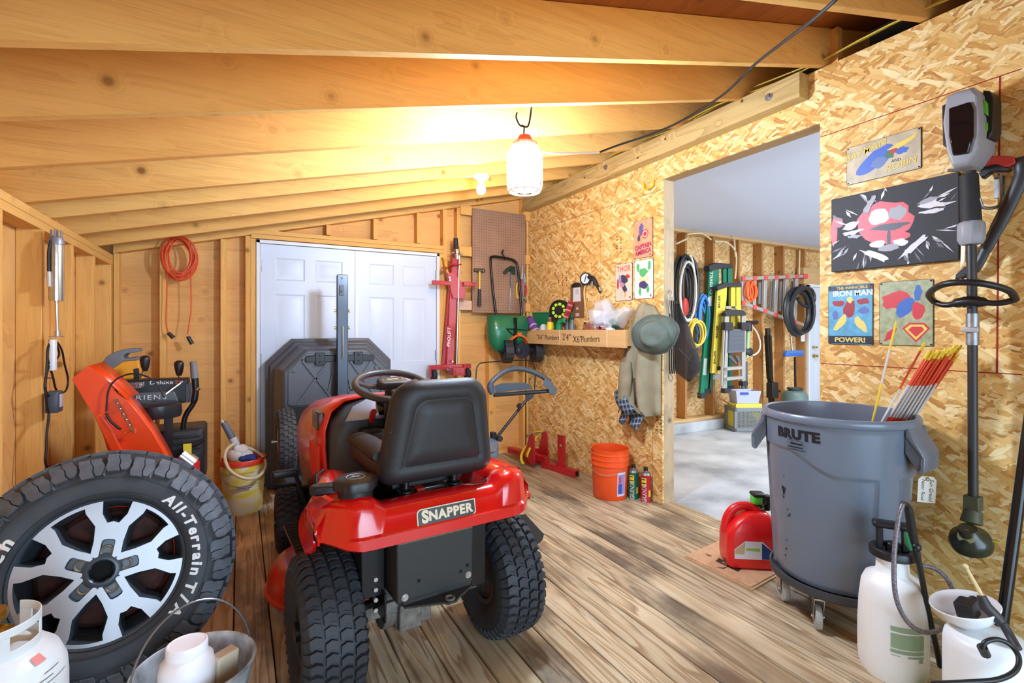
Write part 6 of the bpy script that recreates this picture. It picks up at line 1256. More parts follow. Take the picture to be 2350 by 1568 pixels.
for z, yl, yr, bu, am, ph in ((1.505, 2.80, 2.76, .03, .0, 0), (1.485, 2.86, 2.70, .05, .004, .2), (1.43, 2.90, 2.665, .075, .008, .4), (1.33, 2.93, 2.650, .09, .014, .6), (1.2, 2.975, 2.645, .10, .02, .9), (1.05, 3.035, 2.645, .10, .026, 1.1), (.96, 3.05, 2.645, .10, .03, 1.2), (.85, 3.02, 2.645, .10, .033, 1.3), (.75, 2.99, 2.645, .095, .034, 1.45), (.70, 2.93, 2.645, .09, .034, 1.5), (.665, 2.80, 2.648, .085, .03, 1.6)): rows.append(jrow(z, yl, yr, bu, amp=am, ph=ph))
m.loft(rows, False); m.build('jacket_body', khaki, jo, solid=.006, smooth=70)
m = MB(); sl = []
for z, y, r in ((1.05, 2.90, .05), (.95, 2.90, .058), (.84, 2.91, .06), (.76, 2.92, .055)): sl.append([(XR-.125+r*.7*cos(TAU*i/14), y+r*sin(TAU*i/14)*(1+.12*sin(3*TAU*i/14)), z) for i in range(14)])
m.loft(sl, True, (True, False)); m.build('sleeve', khaki, jo, smooth=70)
m = MB(); fl_ = []
for t in range(9):
    k = t/8; fl_.append([V((XR-.135-.02*sin(3*k), 2.965-.05*k-.09*k*k+.05*s_-.0, .835-.17*k-.03*s_)) for s_ in (-1, -.3, .4, 1)])
m.loft(fl_, False); m.build('plaid_placket', plaid, jo, solid=.005, smooth=70)
m = MB(); cu = []
for k in range(11):
    a = PI*.1+1.7*PI*k/10; cu.append([V((XR-.09+.03*cos(a)+.02*s_, 2.965+.075*cos(a), .645+.062*sin(a)+.035*s_)) for s_ in (-1, -.3, .4, 1)])
m.loft(cu, False); m.build('plaid_cuff', plaid, jo, solid=.006, smooth=70)
m = MB(); lo = []
for k in range(8):
    t = k/7; lo.append([V((XR-.10+.02*sin(4*t+s_), 2.90-.15*(s_*.5+.5)*(1-.15*t)-.0, .675-.105*t-.03*(s_*.5+.5)*t)) for s_ in (-1, -.4, .3, 1)])
m.loft(lo, False); m.build('plaid_tail', plaid, jo, solid=.006, smooth=70)
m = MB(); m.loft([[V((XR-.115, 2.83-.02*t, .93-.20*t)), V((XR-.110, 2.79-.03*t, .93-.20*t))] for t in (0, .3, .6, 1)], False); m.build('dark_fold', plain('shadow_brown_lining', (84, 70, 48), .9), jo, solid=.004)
hat = thing('bucket_hat', 'grey green bucket hat hung over the khaki jacket', 'hat', (2.58, 2.70, 1.25)); hatm = plain('grey_green_cotton', (98, 108, 98), .85, var=.12, vscale=14, bump=.35, bscale=500)
hc = atX(1502, 768, 2.60); hn = V((-.80, -.58, .12)).normalized(); Mh2 = frame(hc, V((0, 0, 1)).cross(hn), (0, 0, 1))
NB = 64; hr = []
def hring(r, h, wob, ov=1.):
    return [((r*(1+wob*.10*sin(2*a+.6)+wob*.03*sin(5*a))*cos(a)), r*ov*(1+wob*.08*cos(2*a))*sin(a), h+wob*(.028*sin(2*a+1.9)+.012*sin(3*a))) for a in [TAU*i/NB for i in range(NB)]]
m = MB(Mh2)
m.loft([hring(.158, -.03, 1), hring(.135, -.018, .8), hring(.115, .0, .5), hring(.104, .012, .2), hring(.098, .03, 0), hring(.09, .08, .1), hring(.083, .10, .15), hring(.065, .108, .1), hring(.03, .104, .1), hring(.004, .103, 0)], True, (False, True)); m.build('hat_body', hatm, hat, solid=.003, smooth=60)
for r, h, w in ((.15, -.026, .95), (.142, -.0205, .87), (.128, -.0115, .7), (.1, .026, .02)): m = MB(Mh2); m.tube([V(p)+V((0, 0, .002)) for p in hring(r, h, w)], .0012, 5, True); m.build('stitch_line', plain('dark_stitch', (74, 84, 76), .9), hat)
# ---- red fuel can on flattened cardboard
cbm = plain('brown_cardboard', (206, 166, 126), .75, var=.06); cpt_ = [atZ(x, y, .004) for x, y in ((1572, 1280), (1668, 1238), (1785, 1322), (1726, 1355))]
co = thing('flat_cardboard', 'flattened brown cardboard box lying under the red fuel can', 'cardboard', (2.37, 1.75, 0))
m = MB(); pb = [(p.x, p.y) for p in cpt_][::-1]; m.prism(pb, .001, .007); m.build('lower_sheet', cbm, co); m = MB(); c0 = V((sum(p[0] for p in pb)/4, sum(p[1] for p in pb)/4)); m.prism([(x+(c0.x-x)*.03+.004, y+(c0.y-y)*.02+.008) for x, y in pb], .0085, .013, None); m.build('upper_sheet', cbm, co)
m = MB(); pl = [atZ(x, y, .0135) for x, y in ((1642, 1288), (1650, 1281), (1702, 1306), (1694, 1313))]; m.add(pl, [(0, 1, 2, 3)]); m.m = 1; Mt = frame(atZ(1673, 1297, .0138), pl[2]-pl[1], (pl[1]-pl[0])); m.text('try life', .024, Mt, .0003, .02, sx=1.3)
m.m = 0; ms_ = [atZ(x, y, .0135) for x, y in ((1640, 1302), (1660, 1303), (1676, 1298), (1662, 1306))]; m.add(ms_, [(0, 1, 2, 3)]); Mt2 = frame(atZ(1625, 1274, .0137), pl[2]-pl[1], pl[1]-pl[0]); m.text('168', .026, Mt2, .0003, .01); m.build('box_print', [plain('brown_black_print', (58, 46, 42), .7), plain('pale_print', (214, 180, 146), .7)], co, smooth=0)
gcx, gcy = 2.452, 1.735; thg = R(-35)
MGc = place((gcx, gcy, .0135), thg); gc = thing('fuel_can', 'red plastic fuel can with a green spout cap standing on cardboard by the bin', 'fuel can', MGc); gcm = plain('red_fuel_can', (226, 22, 26), .34, coat=.3)
def gsec(hx0, hx1, hy, z, r=.035):
    q = []
    for k, (sx, sy) in enumerate(((1, 1), (-1, 1), (-1, -1), (1, -1))):
        for i in range(6):
            a = PI/2*(k+i/5); xx = (hx1 if sx > 0 else hx0); q.append((xx-sx*r*(1 if sx > 0 else 1)+r*cos(a) if sx > 0 else xx+r+r*cos(a), sy*(hy-r)+r*sin(a), z))
    return q
m = MB(MGc); m.loft([gsec(-.115, .115, .075, 0, .03), gsec(-.128, .128, .088, .012), gsec(-.132, .132, .092, .05), gsec(-.13, .13, .09, .16), gsec(-.120, .127, .088, .20), gsec(-.085, .118, .080, .245), gsec(-.04, .105, .065, .28), gsec(.0, .085, .045, .292, .03)]); m.build('can_body', gcm, gc, smooth=60)
m = MB(MGc); m.tube(curve([(-.118, 0, .17), (-.112, 0, .235), (-.075, 0, .295), (-.02, 0, .315), (.03, 0, .305), (.055, 0, .285)], 6), [.022]*12+[.021]*12+[.022]*7, 12, flat=1.1); m.build('can_handle', gcm, gc)
m = MB(MGc); m.cyl((.06, .02, .285), (.06, .02, .325), .03, 18); m.cyl((.06, .02, .31), (.12, .05, .34), .02, 14); m.cyl((.115, .05, .28), (.118, .05, .36), .024, 14); m.build('spout', black, gc)
m = MB(MGc); m.rbox((.045, -.0, .355), (.05, .06, .05), .012, 4); m.build('spout_button', plain('bright_green_button', (84, 214, 70), .4), gc); m = MB(MGc); m.rbox((.055, .004, .378), (.07, .075, .02), .014, 4); m.build('spout_cap', black, gc)
m = MB(MGc); m.ring(place((.06, .02, .300)), .031, .004, 24, 6); m.build('spout_collar', plain('lime_collar', (130, 200, 50), .45), gc)
m = MB(MGc @ frame((.0, -.0925, .105), (1, 0, 0), (0, 0, 1))); m.prism([(-.10, -.045), (.095, -.045), (.095, .0), (.045, .05), (-.045, .05), (-.10, .005)], 0, .001); m.m = 1; m.prism([(.04, -.043), (.093, -.043), (.093, .0), (.04, .045)], .001, .0014); m.m = 2; m.prism([(-.04, .0), (.03, .0), (.03, .015), (-.04, .015)], .001, .0014); m.m = 3; m.prism([(-.098, -.02), (-.05, -.02), (-.045, .045), (-.098, .004)], .001, .0014); m.build('can_label', [plain('label_white', (222, 226, 236), .5), plain('label_navy', (34, 62, 128), .5), plain('label_green', (146, 206, 84), .5), plain('label_tan', (196, 178, 136), .5)], gc, 'white and blue label', smooth=0)
# ---- two white tank sprayers at the lower right
hdpe = plain('natural_hdpe', (246, 250, 250), .42)
SPX, SPY = 2.176, .93
s1_ = thing('garden_sprayer', 'tall white pump sprayer with black lid and looped hose in front of the grey bin', 'sprayer', (SPX, SPY, 0)); MSp = MX.Translation((SPX, SPY, 0))
m = MB(MSp); m.lathe([(.001, .012), (.085, .012), (.100, .0), (.106, .02), (.110, .06), (.110, .17), (.106, .26), (.098, .33), (.086, .358), (.060, .372), (.052, .385), (.050, .43), (.060, .437), (.001, .438)], 48); m.build('tank_body', hdpe, s1_, smooth=60)
m = MB(MSp)
rbm = [(.072+.0012*(i % 2))for i in range(72)]; m.loft([[(rbm[i]*k*cos(TAU*i/72), rbm[i]*k*sin(TAU*i/72), z) for i in range(72)] for z, k in ((.436, .93), (.440, 1.), (.465, 1.), (.469, .96), (.469, .72), (.455, .70))]); m.build('lid', black, s1_)
thv = math.atan2(-SPY, -SPX); MH = MSp @ MX.Rotation(thv+R(100), 4, 'Z')
m = MB(MH); m.rbox((0, 0, .555), (.125, .05, .022), .01, 3); m.bx(-.05, -.03, -.014, .014, .45, .55); m.bx(.028, .05, -.014, .014, .45, .55); m.cyl((0, 0, .44), (0, 0, .49), .022, 16); m.build('pump_handle', black, s1_, bev=.004)
m = MB(MSp); cyl_ = (.1065, .1065, 0, 1)
th0 = thv+R(18)
for (a0, a1, za, zb) in ((-.35, .62, .205, .222), (-.35, .62, .145, .197), (-.36, .62, .128, .140), (.1, .62, .116, .122), (.45, .58, .1, .118), (-.36, -.1, .118, .120)): grid_c(m, th0+a0, th0+a1, za, zb, .1105, .1105, 0, 1, .0012, 10)
m.build('printed_label', plain('sage_green_print', (150, 180, 146), .6), s1_, 'faded green printed instructions', smooth=60)
clear = plain('braided_clear_hose', (112, 104, 110), .25, var=.35, vscale=160)
wd = lambda x, y, d: atD(x, y, d)
m = MB(); m.tube(curve([wd(2072, 1158, 1.75), wd(2062, 1190, 1.74), wd(2052, 1280, 1.72), wd(2056, 1370, 1.70), wd(2085, 1430, 1.70), wd(2130, 1452, 1.72), wd(2180, 1432, 1.76), wd(2196, 1392, 1.79), wd(2180, 1340, 1.83), wd(2150, 1308, 1.86), wd(2115, 1298, 1.88)], 7), .0078, 10); m.build('hose', clear, s1_)
m = MB(); m.tube(curve([wd(2072, 1156, 1.75), wd(2084, 1165, 1.76), wd(2090, 1200, 1.77), wd(2098, 1250, 1.78)], 5), [.011]*6+[.014]*5+[.015]*5, 10); m.tube([wd(2100, 1245, 1.78), wd(2108, 1290, 1.78), wd(2128, 1390, 1.78), wd(2150, 1490, 1.79), wd(2158, 1530, 1.80)], [.011, .010, .0085, .009, .010], 10); m.sph(wd(2103, 1256, 1.77), .016, 12, 8); m.build('spray_wand', black, s1_)
m = MB(); m.tube([wd(2078, 1222, 1.765), wd(2082, 1245, 1.765), wd(2090, 1262, 1.77)], [.006, .010, .006], 8); m.build('trigger', plain('dark_green_trigger', (34, 108, 72), .4), s1_)
m = MB(MSp); q = thv-R(48); [m.rbox((.085*cos(thv+R(d)), .085*sin(thv+R(d)), .012), (.03, .03, .022), .008, 3) for d in (-50, 50, 180)]; m.build('tank_foot', plain('pinkish_foot', (214, 196, 184), .6), s1_)
q = atD(2270, 1500, 1.56); s2_ = thing('garden_sprayer', 'white low tank sprayer with a funnel top in the bottom right corner', 'sprayer', (q.x, q.y, 0)); Ms2 = MX.Translation((q.x, q.y, 0))
m = MB(Ms2); m.lathe([(.001, .0), (.108, .0), (.113, .01), (.113, .285), (.108, .312), (.09, .326), (.04, .333), (.001, .333)], 48); m.build('tank_body', plain('bluish_white_tank', (240, 248, 252), .38), s2_, smooth=60)
m = MB(Ms2 @ place((.012, .05, .33), 0, R(-10), R(-10))); m.lathe([(.03, 0), (.05, .01), (.078, .04), (.092, .068), (.090, .071), (.074, .043), (.045, .014), (.001, .012)], 36, cap=(False, False)); m.build('funnel', white, s2_)
m = MB(Ms2 @ place((.012, .05, .33), 0, R(-10), R(-10))); m.rbox((.01, 0, .05), (.06, .05, .05), .01, 3); m.cyl((.03, .0, .05), (.07, 0, .05), .016, 12); m.build('funnel_cap', black, s2_)
m = MB(); a, b_ = wd(2216, 1300, 1.60), wd(2256, 1372, 1.56); m.cyl(a, b_, .0045, 8, .006); m.sph(a, .008, 10, 7); m.build('lance_tip', plain('cream_lance', (222, 202, 152), .5), s2_)
m = MB(); m.tube([wd(2252, 1368, 1.56), wd(2262, 1392, 1.55), wd(2290, 1420, 1.53), wd(2305, 1440, 1.52)], [.012, .017, .016, .010], 12); m.tube(curve([wd(2302, 1432, 1.52), wd(2318, 1460, 1.50), wd(2335, 1490, 1.47)], 5), [.012]*11, 10); m.build('lance_grip', plain('charcoal_grip', (48, 48, 50), .5), s2_)
m = MB(); m.tube(curve([wd(2254, 1492, 1.46), wd(2262, 1474, 1.46), wd(2290, 1468, 1.46), wd(2320, 1482, 1.45), wd(2338, 1510, 1.43), wd(2330, 1540, 1.41), wd(2290, 1560, 1.40), wd(2220, 1566, 1.40), wd(2140, 1570, 1.40)], 6), .007, 10); m.build('hose', black, s2_)
m = MB(); m.cyl(wd(2254, 1486, 1.46), wd(2262, 1502, 1.47), .013, 10); m.build('hose_fitting', black, s2_)
bag_ = tag(MB().rbox((atD(2160, 1556, 1.70).x, atD(2160, 1556, 1.70).y, .03), (.09, .06, .06), .02, 4).build('green_bottle', plain('green_bottle_plastic', (30, 132, 92), .35, alpha=1)), 'small green bottle lying between the two white sprayers', 'bottle')
pl_ = thing('tool_pole', 'black metal pole leaning against the wall at the right edge', 'pole', tuple(atD(2300, 1390, 1.75)))
a, b_ = atD(2302, 1420, 1.66), atD(2360, 990, 1.72); e_ = a+(a-b_)*(a.z-.02)/(b_.z-a.z); m = MB(); m.cyl(e_, b_+(b_-a)*.5, .017, 16); m.build('pole_tube', plain('gloss_black_tube', (26, 26, 28), .2, .3), pl_)
# ================================================================ left wall: pump, cable, snow blower, cord, pail
inox = plain('brushed_stainless', (196, 196, 190), .26, .95, var=.08, vscale=40)
PLY = 3.06; PLX = -.755
wp = thing('well_pump', 'stainless steel pump cylinder hanging by its cord on a stud of the left wall', 'pump', (PLX, PLY, 1.27))
m = MB(MX.Translation((PLX, PLY, 0))); m.lathe([(.001, 1.435), (.026, 1.435), (.028, 1.45), (.028, 1.70), (.001, 1.70)], 32); m.build('pump_body', inox, wp)
m = MB(MX.Translation((PLX, PLY, 0))); m.lathe([(.028, 1.698), (.030, 1.70), (.030, 1.718), (.026, 1.735), (.012, 1.74), (.001, 1.74)], 24); [m.box((.018*cos(a), .018*sin(a), 1.752), (.006, .012, .035)) for a in (0, 1.6, 3.1, 4.7)]; m.build('pump_cap', plain('satin_grey_cap', (140, 146, 160), .4, .5), wp, bev=.002)
m = MB(MX.Translation((PLX, PLY, 0))); m.cyl((0, 0, 1.44), (.004, 0, 1.27), .0065, 10); m.cyl((.004, 0, 1.295), (.004, 0, 1.265), .011, 10); m.box((.0, .0, 1.268), (.045, .045, .004)); m.build('pump_shaft', steel, wp)
m = MB(MX.Translation((PLX, PLY, 0))); m.tube(curve([(-.012, -.026, 1.715), (-.020, -.028, 1.66), (-.020, -.028, 1.56)], 5), .006, 8); m.build('pump_lead', black, wp)
m = MB(MX.Translation((PLX, PLY, 0))); m.cyl((-.020, -.028, 1.57), (-.018, -.030, 1.50), .008, 10); m.build('lead_plug', plain('clear_grey_plug', (196, 190, 180), .3), wp)
lw = lambda x, y, X=-.775: atX(x, y, X)
pw = thing('power_cord', 'black power cord with white strip and transformer block hanging on the left wall stud', 'power cord', tuple(lw(121, 1000)))
m = MB(); m.tube(curve([lw(*p) for p in ((118, 782), (110, 800), (107, 850), (103, 890), (113, 912), (121, 925))], 6), .005, 8); m.tube(curve([lw(*p) for p in ((114, 782), (130, 785), (142, 805), (148, 835), (156, 870), (152, 895), (140, 902), (128, 893), (122, 868), (114, 840), (108, 815), (113, 790), (120, 783), (130, 792), (136, 812), (131, 824))], 6), .0045, 8); m.tube(curve([lw(*p) for p in ((112, 840), (104, 880), (108, 935), (112, 950), (108, 990), (106, 1030), (104, 1060), (110, 1085), (108, 1150))], 6), .005, 8); m.build('cable', black, pw)
q = lw(122, 805, -.765); m = MB(); m.rbox((q.x, q.y+.0, q.z-.02), (.02, .045, .145), .006, 3); m.build('white_strip', white, pw)
q = lw(124, 922, -.765); m = MB(); m.rbox((q.x+.0, q.y, q.z), (.05, .075, .10), .01, 3); m.build('transformer', plain('slate_transformer', (66, 72, 84), .4), pw)
m = MB(); m.rbox((q.x+.026, q.y, q.z+.005), (.003, .045, .06), .002, 2); m.build('rating_label', plain('pale_rating_label', (196, 190, 196), .5), pw)
for px, py in ((104, 868), (103, 944)): a = lw(px, py, XL); tag(MB().cyl(a, a+V((.03, 0, 0)), .004, 8).build('wall_nail', zinc), 'nail holding the black power cord on the left wall, %s one' % ('upper' if py < 900 else 'lower'), 'nail')
# orange extension cord coil on the far wall
oc = thing('extension_cord', 'orange extension cord coiled on a hook on the plywood far wall, two ends dangling', 'extension cord', tuple(atY(410, 600, 4.50))); ocm = plain('orange_cord_jacket', (226, 84, 44), .5)
random.seed(7); m = MB(); pts = []; F = lambda x, y, Y=4.50: atY(x, y, Y)
for k in range(10*18+6):
    a = R(90)-TAU*k/18; t = k/(10*18); dx = 6*sin(t*23); dy = 6*cos(t*19)
    pts.append(F(410+dx+(33+5*sin(t*13))*cos(a), 592+dy-(44+4*cos(t*11))*sin(a), 4.515-.05*sin(t*17)))
m.tube(pts, .0058, 6); m.tube(curve([F(384, 620), F(382, 700), F(381, 740), F(386, 765)], 6), .0042, 6); m.tube(curve([F(437, 615), F(439, 700), F(436, 730), F(430, 768)], 6), .0042, 6); m.build('cord_coil', ocm, oc)
for a, b_ in (((386, 764), (398, 776)), ((431, 772), (441, 790))): m = MB(); m.cyl(F(*a), F(*b_), .013, 12, .015); m.build('cord_plug', black, oc)
# snow blower behind the spare wheel
snm = plain('bright_orange_steel', (240, 74, 22), .33, coat=.4); SYB = 3.5
sb = thing('snow_blower', 'orange and black snow blower with tall discharge chute behind the spare wheel', 'snow blower', (-.42, 3.4, 0))
S_ = lambda x, y, Y=SYB: atY(x, y, Y)
def plate(mb, pts, Y0, Y1): mb.loft([[S_(x, y, Y0)+V((0, Y-Y0, 0)) for x, y in pts] for Y in (Y0, Y1)])
m = MB(); plate(m, [(203, 840), (240, 868), (268, 905), (292, 920), (262, 950), (222, 962), (196, 920), (166, 870)], 3.06, 3.07)
a = [S_(x, y, 3.06) for x, y in ((203, 840), (240, 868), (290, 916))]; m.loft([a, [p+V((.03, .14, .01)) for p in a]], False); a = [S_(x, y, 3.06) for x, y in ((166, 870), (196, 920), (222, 962))]; m.loft([a, [p+V((.02, .14, .01)) for p in a]], False); m.build('chute_cap', snm, sb, solid=.004, smooth=30)
m = MB(); plate(m, [(262, 905), (296, 925), (322, 958), (346, 990), (372, 1035), (392, 1075), (400, 1120), (268, 1120), (250, 1040), (238, 1000), (222, 962), (240, 950)], 3.09, 3.10)
a = [S_(x, y, 3.09) for x, y in ((262, 905), (296, 925), (322, 958), (346, 990), (372, 1035), (392, 1075), (400, 1120))]; m.loft([a, [p+V((.0, .18, 0)) for p in a]], False); a = [S_(x, y, 3.09) for x, y in ((222, 962), (238, 1000), (250, 1040), (268, 1120))]; m.loft([a, [p+V((0, .18, 0)) for p in a]], False); m.build('discharge_chute', snm, sb, solid=.004, smooth=30)
m = MB(); a, b_ = S_(242, 985, 3.06), S_(262, 1030, 3.06); plate(m, [(216, 956), (228, 950), (262, 1000), (285, 1050), (262, 1050)], 3.05, 3.085); m.build('chute_flange', snm, sb, bev=.003)
a, b_ = S_(264, 915, 3.045), S_(306, 990, 3.045); m = MB(); n = 150; d = (b_-a); ux = d.normalized(); uy = ux.cross(V((0, 1, 0))).normalized(); m.tube([a+d*(i/n)+(uy*cos(TAU*i/n*24)+V((0, 1, 0))*sin(TAU*i/n*24))*.0075 for i in range(n+1)], .0022, 5); m.build('chute_spring', steel, sb)
m = MB(); m.tube(curve([S_(x, y, 3.04) for x, y in ((244, 945), (248, 900), (262, 875), (285, 862), (310, 858), (340, 866), (362, 885), (378, 912))], 6), .004, 8); m.tube(curve([S_(x, y, 3.04) for x, y in ((244, 948), (250, 962), (266, 978), (278, 986))], 5), .006, 8); m.build('control_cable', black, sb)
m = MB(); m.tube([S_(284, 996, 3.05), S_(300, 988, 3.05), S_(308, 990, 3.05)], .006, 8); m.cyl(S_(308, 984, 3.05), S_(309, 994, 3.05), .008, 8); m.build('chute_bracket', plain('orange_bracket', (226, 92, 40), .4), sb)
m = MB(); plate(m, [(262, 874), (432, 869), (434, 923), (412, 926), (408, 920), (262, 925)], 3.50, 3.62); m.build('console', black, sb, bev=.006)
m = MB(); plate(m, [(425, 880), (437, 882), (437, 924), (425, 924)], 3.49, 3.60); m.build('console_end', plain('slate_console_end', (72, 80, 92), .45), sb, bev=.004)
m = MB(); plate(m, [(266, 905), (400, 898), (412, 925), (404, 940), (266, 938)], 3.49, 3.53); m.build('name_panel', plain('grey_name_panel', (88, 92, 96), .45), sb, bev=.006)
m = MB(); Mn = frame(S_(338, 913, 3.486), S_(380, 911.5, 3.486)-S_(290, 914.5, 3.486), (0, 0, 1)); m.text('ARIENS', .038, Mn, .0006, .0, sx=1.25, space=1.25); m.build('name_lettering', plain('silver_lettering', (222, 222, 226), .4), sb, smooth=0)
m = MB(); Md = frame(S_(380, 878, 3.497), S_(402, 877, 3.497)-S_(350, 878.5, 3.497), (0, 0, 1)); m.text('Deluxe', .030, Md @ MX.Translation((-.02, 0, 0)), .0006, .002, sx=1.3); m.m = 1; m.text('28', .030, Md @ MX.Translation((.065, .0, 0)), .0006, .01, sx=1.3); m.build('model_lettering', [plain('silver_lettering', (222, 222, 226), .4), plain('orange_lettering', (222, 84, 34), .4)], sb, smooth=0)
m = MB(); plate(m, [(266, 880), (330, 877), (331, 887), (322, 892), (272, 893)], 3.485, 3.50); m.build('headlight', plain('faceted_headlight', (176, 178, 184), .12, .8, bump=.8, bscale=90), sb, bev=.003)
for px, py, bx2 in ((333, 830, 320), (411, 841, 410)):
    m = MB(); a = S_(px, py+8, 3.50); m.cyl(S_(bx2, 872, 3.52), a, .004, 8); m.m = 1; m.loft([[a+V((r*cos(TAU*i/14), r*sin(TAU*i/14), z)) for i in range(14)] for r, z in ((.012, -.035), (.020, -.01), (.026, .03), (.024, .045), (.012, .055))]); m.build('gear_lever', [steel, black], sb, smooth=60)
m = MB(); m.tube(curve([S_(x, y, 3.44) for x, y in ((447, 866), (449, 895), (444, 925), (428, 950), (421, 975), (420, 1010), (418, 1060))], 6), [.018]*6+[.017]*6+[.014]*24+[.014], 10); m.m = 1; m.tube([S_(443, 830, 3.44), S_(447, 868, 3.44)], [.017, .021], 12); m.build('handle_bar', [blackm, plain('grey_rubber_grip', (112, 114, 118), .6)], sb)
m = MB(); m.cyl(S_(452, 896, 3.42), S_(458, 890, 3.42), .01, 8); m.build('handle_bolt', steel, sb)
m = MB(); m.cyl(S_(416, 878, 3.46), S_(380, 905, 3.40), .006, 8); m.sph(S_(417, 877, 3.46), .010, 10, 7); m.build('chute_crank', steel, sb)
m = MB(); c0 = S_(366, 943, 3.38); m.lathe([(.001, .045), (.09, .045), (.105, .035), (.108, -.01), (.10, -.035), (.001, -.04)], 28, MX.Translation(c0)); m.build('chute_gearbox', plain('satin_black_cap', (40, 42, 46), .3), sb); m = MB(); m.cyl(c0+V((-.02, -.05, -.04)), c0+V((-.02, -.05, -.10)), .012, 12); m.build('gearbox_screw', steel, sb)
m = MB(); m.bx(c0.x+.02, c0.x+.06, c0.y, c0.y+.04, .3, c0.z-.03); m.build('chute_post', plain('maroon_black_post', (34, 24, 26), .4), sb)
m = MB(); m.rbox((-.33, 3.55, .56), (.30, .30, .32), .03, 4); [m.bx(-.44+.0, -.20, 3.385, 3.40, .50+.035*k, .515+.035*k) for k in range(6)]; m.build('engine', plain('engine_black', (34, 35, 37), .5), sb, bev=.004)
m = MB(); e = S_(412, 1045, 3.36); m.cyl(e, e+V((.06, 0, -.06)), .05, 16); m.build('muffler', steel, sb); m = MB(); e = S_(430, 1035, 3.34); m.bx(e.x-.02, e.x+.02, e.y, e.y+.004, e.z-.05, e.z+.04); m.build('warning_label', plain('yellow_warning', (226, 214, 50), .5), sb)
m = MB(); e = S_(446, 1022, 3.36); m.tube([e+V((-.05, 0, 0)), e+V((.02, 0, .01)), e+V((.05, 0, .03))], [.012, .014, .008], 8); m.build('choke_knob', black, sb)
m = MB(); e = S_(446, 1065, 3.36); m.rbox((e.x-.02, e.y+.05, e.z-.05), (.09, .12, .14), .03, 4); m.build('fuel_tank', plain('red_tank', (200, 40, 34), .35), sb)
m = MB(); m.bx(-.66, -.16, 3.06, 3.36, .04, .46); m.build('auger_housing', snm, sb, bev=.02)
for x in (-.66, -.34): m = MB(); m.lathe([(.02, -.05), (.1, -.05), (.18, -.06), (.19, -.03), (.19, .03), (.18, .06), (.1, .05), (.02, .05)], 28, MX.Translation((x, 3.72, .19)) @ MR); m.build('blower_wheel', rubber, sb)
m = MB(); m.bx(-.56, -.22, 3.36, 3.70, .14, .42); m.build('gear_case', snm, sb, bev=.01)
# yellow power tool resting on the console
yt = thing('cut_off_saw', 'yellow and grey power saw resting behind the snow blower console', 'power saw', tuple(S_(285, 866, 3.68)))
def plt(mb, pts, Y0, Y1): plate(mb, pts, Y0, Y1)
m = MB(); plt(m, [(244, 872), (247, 855), (262, 842), (284, 828), (318, 826), (320, 850), (322, 874)], 3.64, 3.78); m.build('saw_body', plain('tool_yellow', (238, 160, 26), .42), yt, bev=.006)
m = MB(); plt(m, [(233, 872), (232, 835), (245, 818), (268, 806), (284, 802), (316, 800), (318, 808), (290, 812), (282, 818), (283, 824), (312, 820), (318, 826), (284, 829), (262, 844), (246, 858), (244, 872)], 3.63, 3.79); m.build('saw_grip', plain('tool_grey', (112, 116, 124), .5), yt, bev=.004)
m = MB(); plt(m, [(306, 847), (319, 845), (321, 873), (308, 873)], 3.635, 3.64); m.build('vent_grille', black, yt, bev=.003)
# yellow-washed bucket with red rim, siphon pump, rag
bxp = (.024, 4.03); yb = thing('utility_bucket', 'cream bucket smeared with yellow, red rim, standing left of the doors', 'bucket', (*bxp, 0)); MYb = MX.Translation((*bxp, 0))
ym, nt, p = new_mat('yellow_smeared_bucket'); v = ocoord(nt, (1, 1, 3.)); n1 = nd(nt, 'TexNoise', {'Vector': v, 'Scale': 5., 'Detail': 3., 'Distortion': .8}).outputs[0]; nt.links.new(ramp(nt, n1, [(.42, (224, 212, 186)), (.58, (226, 200, 60))]), p.inputs['Base Color']); p.inputs['Roughness'].default_value = .5
m = MB(MYb); m.lathe([(.001, 0), (.118, 0), (.122, .006), (.140, .30), (.146, .302), (.146, .33), (.141, .332), (.141, .345)], 40); m.build('bucket_body', ym, yb)
m = MB(MYb); m.lathe([(.141, .343), (.150, .345), (.151, .375), (.146, .382), (.138, .376), (.12, .05), (.001, .045)], 40, cap=(False, False)); m.build('red_rim', plain('red_bucket_rim', (222, 56, 28), .4), yb)
thy = math.atan2(-4.03, -.024); m = MB(MYb @ MX.Rotation(thy, 4, 'Z')); m.tube([(.150*cos(t), .150*sin(t), .315-.11*cos(t*.98)*(1 if abs(t) < 1.6 else 0)) for t in [-1.55+3.1*i/24 for i in range(25)]], .0022, 6); m.cyl((.153, -.04, .205), (.153, .05, .205), .008, 10); m.build('bail_wire', zinc, yb)
gpu = thing('siphon_pump', 'grey handled siphon pump with clear hose standing in the cream bucket', 'pump', (*bxp, .10))
B_ = lambda x, y, d=.0: atY(x, y, 4.0+d)
m = MB(); m.cyl(B_(513, 970), B_(533, 1005), .020, 16, .024); m.build('pump_grip', plain('slate_grip', (108, 112, 124), .5), gpu); m = MB(); m.cyl(B_(533, 1005), B_(542, 1022), .026, 14); m.cyl(B_(508, 964), B_(514, 972), .006, 8); m.build('pump_collar', plain('pale_grey_collar', (206, 206, 208), .4), gpu)
m = MB(); m.tube(curve([B_(540, 1018, -.02), B_(522, 1030, -.06), B_(516, 1052, -.12), B_(528, 1080, -.17), B_(560, 1098, -.19), B_(590, 1095, -.17), B_(608, 1075, -.1), B_(606, 1052, -.02), B_(585, 1034, .04), B_(555, 1024, .02)], 6), .011, 10); m.build('clear_hose', plain('milky_tan_hose', (214, 196, 156), .35), gpu)
m = MB(); m.cyl(B_(540, 1020), B_(552, 1075, .02), .02, 12); m.build('pump_tube', white, gpu)
rgk = thing('rag', 'white and blue crumpled rag stuffed in the cream bucket', 'rag', (*bxp, .30)); random.seed(2)
m = MB()
